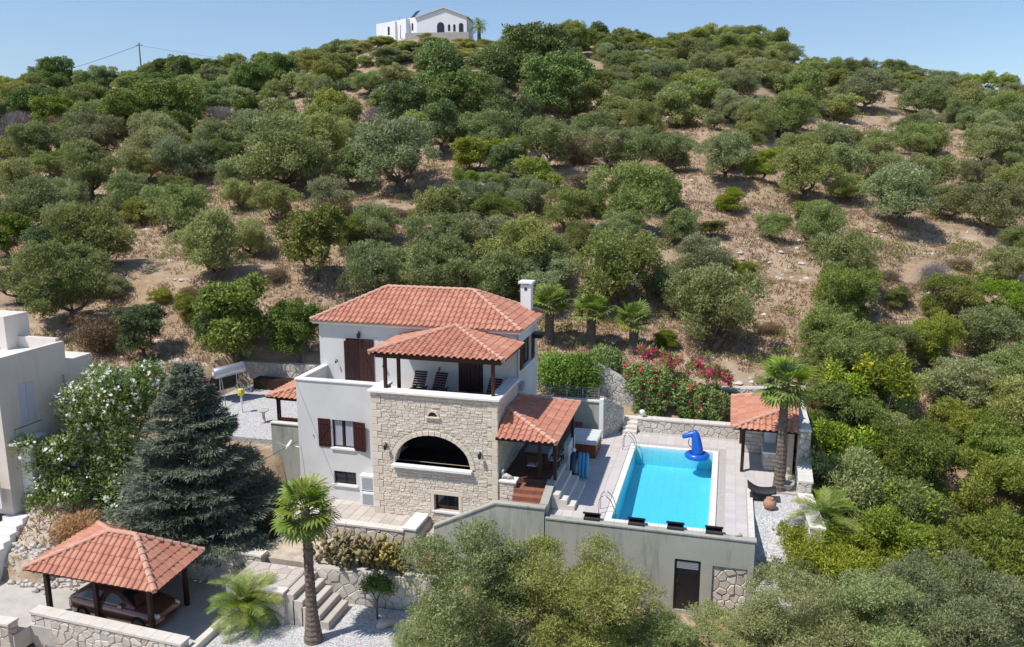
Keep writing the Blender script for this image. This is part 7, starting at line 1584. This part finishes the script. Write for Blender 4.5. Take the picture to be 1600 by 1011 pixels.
# ---- loose ground cover on the hillside
def ground_cover():
    rng = np.random.default_rng(17)
    def spots(n, d0, d1, p=1.0):
        D = d0+(d1-d0)*rng.random(n)**p; T = -.66+1.32*rng.random(n); R = T*D; x = -SY*D+CY*R; y = CY*D+SY*R
        ok = ~((x > -31) & (x < 4.8) & (y < 47)); ok &= ~((x < -30.5) & (y < 36)); n_b = n//120; bx = -29.2+1.5*rng.normal(size=n_b); by = 28.8+1.0*rng.normal(size=n_b); okb = (by > 26.9) & (bx > -31.0) & (bx < -26.8)
        x = np.concatenate([x[ok], bx[okb]]); y = np.concatenate([y[ok], by[okb]]); D = np.concatenate([D[ok], np.full(int(okb.sum()), 40.0)]); ok = np.ones(len(x), bool)
        return x[ok], y[ok], D[ok]
    x, y, D = spots(80000, 44, 120, 1.2); keep = vnoise(x/5, y/5, 8)+.4*vnoise(x/1.3, y/1.3, 9) > .52; x, y, D = x[keep], y[keep], D[keep]; n = len(x); z = ground_z(x, y)
    k = 3; P = np.repeat(np.stack([x, y, z], -1), k, 0)+rng.normal(size=(n*k, 3))*[.10, .10, .0]; Dk = np.repeat(D, k); m = n*k
    h = .08+.17*rng.random(m); w = .022+.0004*Dk; a = rng.random(m)*6.283; s = np.stack([np.cos(a), np.sin(a), 0*a], -1)*w[:, None]; ln = rng.normal(size=(m, 3))*.12; ln[:, 2] = h
    co = np.stack([P-s-[0, 0, .05], P+s-[0, 0, .05], P+ln+s*.35, P+ln-s*.35], 1).reshape(-1, 3)
    tag(link('dry_grass', fast_mesh('dry_grass', co, np.arange(m*4).reshape(-1, 4), M['dry_grass_blade'], tint=np.repeat(rng.random(m), 4))), 'dry straw coloured grass tufts on the hillside', 'grass', kind='stuff')
    x, y, D = spots(9000, 44, 130); keep = (vnoise(x/7, y/3.5, 12)+.5*vnoise(x/2, y/2, 13)) > 1.0; x, y, D = x[keep], y[keep], D[keep]; n = len(x); z = ground_z(x, y)
    base = np.array([(1, 0, 0), (.3, .95, 0), (-.8, .6, 0), (-.8, -.6, 0), (.3, -.95, 0), (.35, .1, .75), (-.35, -.2, .6)]); F = [(0, 1, 5), (1, 2, 5), (2, 6, 5), (2, 3, 6), (3, 4, 6), (4, 0, 5), (4, 5, 6)]
    sc = (.08+.22*rng.random(n)**2.4)[:, None, None]; jit = base[None]*(1+.35*rng.normal(size=(n, 7, 3)).clip(-1, 1))*sc*np.array([1.25, 1, .9]); co = (np.stack([x, y, z-.03], -1)[:, None]+jit).reshape(-1, 3)
    q = (np.array(F)[None]+np.arange(n)[:, None, None]*7).reshape(-1, 3)
    tag(link('loose_rocks', fast_mesh('loose_rocks', co, q, M['rock_mass'])), 'pale limestone rubble scattered over the hillside', 'rocks', kind='stuff')
    # low scrub
    x, y, D = spots(2600, 46, 165); keep = vnoise(x/8, y/8, 21)+.5*rng.random(len(x)) > .78; x, y, D = x[keep], y[keep], D[keep]; z = ground_z(x, y); r = .25+.45*rng.random(len(x))
    lobes = np.stack([x, y, z+r*.45, r, r, r*.7], -1); c = leaf_cloud(rng, lobes, 52000, .26, .07, .4, .6, -.2)
    tag(link('low_scrub', cloud_mesh('low_scrub', [c], M['shrub_leaf'])), 'low green scrub dotted over the dry hillside', 'scrub', kind='stuff')
    x, y, D = spots(1500, 46, 140); keep = vnoise(x/6, y/6, 31) > .55; x, y = x[keep], y[keep]; z = ground_z(x, y); r = .2+.4*rng.random(len(x))
    c = leaf_cloud(rng, np.stack([x, y, z+r*.4, r, r, r*.7], -1), 22000, .28, .05, .4, .7, -.2)
    tag(link('dead_scrub', cloud_mesh('dead_scrub', [c], M['dry_leaf'])), 'low brown dead scrub on the dry hillside', 'scrub', kind='stuff')
ground_cover()
# dry bush and rubble heap on the earth bank by the driveway
bush('dry_bush', 'straw coloured dead bush on the earth bank by the driveway', 'shrub', (-27.9, 28.2, -3.0), box_lobes(10, -29.0, -26.9, 27.4, 29.0, -2.5, -.7, .35, .6, 77), 6500, .22, .035, 'straw_leaf', seed=78)
xs = np.linspace(-33.6, -26.6, 48); ys = np.linspace(26.5, 33.2, 60); gx, gy = np.meshgrid(xs, ys); e = np.minimum.reduce([gx+33.6, -26.6-gx, gy-26.5, 33.2-gy]); gz = ground_z(gx, gy)+np.where(e < .2, -.2, .05)+.10*(vnoise(gx/.35, gy/.35, 41)-.5)
i_ = np.arange(47*59); a_ = (i_//47)*48+i_ % 47
struct(link('earth_bank', fast_mesh('earth_bank', np.stack([gx, gy, gz], -1).reshape(-1, 3), np.stack([a_, a_+1, a_+49, a_+48], -1), M['bank_earth'], smooth=True)))
hp_ = thing('rubble_heap', 'heap of loose pale stones beside the driveway', 'rubble', (-28.6, 26.8, -3.6)); r = random.Random(6)
for k in range(120):
    s = r.uniform(.05, .17); x = r.gauss(-28.9, .9); y = r.gauss(27.1, .35); z = max(-3.62, float(ground_z(x, y)))+s*.3
    b = MB().tube([(x-s, y, z), (x-s*.5, y+r.uniform(-.05, .05), z+.02), (x+s*.5, y, z+.03), (x+s, y, z)], [s*.25, s*.75, s*.7, s*.2], 6); b.build('stone', M['rock'], hp_)
# far ridge on the left horizon
b = MB(); n = 60
for i in range(n+1):
    u = i/n; x = -12500+u*6200; y = 7600+u*700; h = 980*math.exp(-((u-.55)/.24)**2)+330*math.exp(-((u-.30)/.12)**2)+60*math.sin(u*23)+38*math.sin(u*51+1)+160
    b.v += [(x, y-900, -40), (x, y, h), (x, y+1200, -40)]
for i in range(n):
    for k in range(2): b.f.append((i*3+k, i*3+3+k, i*3+4+k, i*3+1+k))
o = b.build('mountains', M['mountain_rock'], None, True); fixn(o.data); struct(o)

# ---------------------------------------------------------------- air
hb = MB().box(-13500, 1600, -400, 9700, -45, 1390).build('haze', None)
hm = bpy.data.materials.new('haze'); hm.use_nodes = True; hn = hm.node_tree; hn.nodes.clear()
ho = hn.nodes.new('ShaderNodeOutputMaterial'); hv = hn.nodes.new('ShaderNodeVolumePrincipled')
hv.inputs['Color'].default_value = (.75, .86, 1.0, 1); hv.inputs['Density'].default_value = 3e-5; hv.inputs['Anisotropy'].default_value = 0.2
hn.links.new(hv.outputs[0], ho.inputs['Volume']); hb.data.materials.append(hm); tag(hb, 'thin pale haze over the whole landscape', 'haze', kind='stuff')
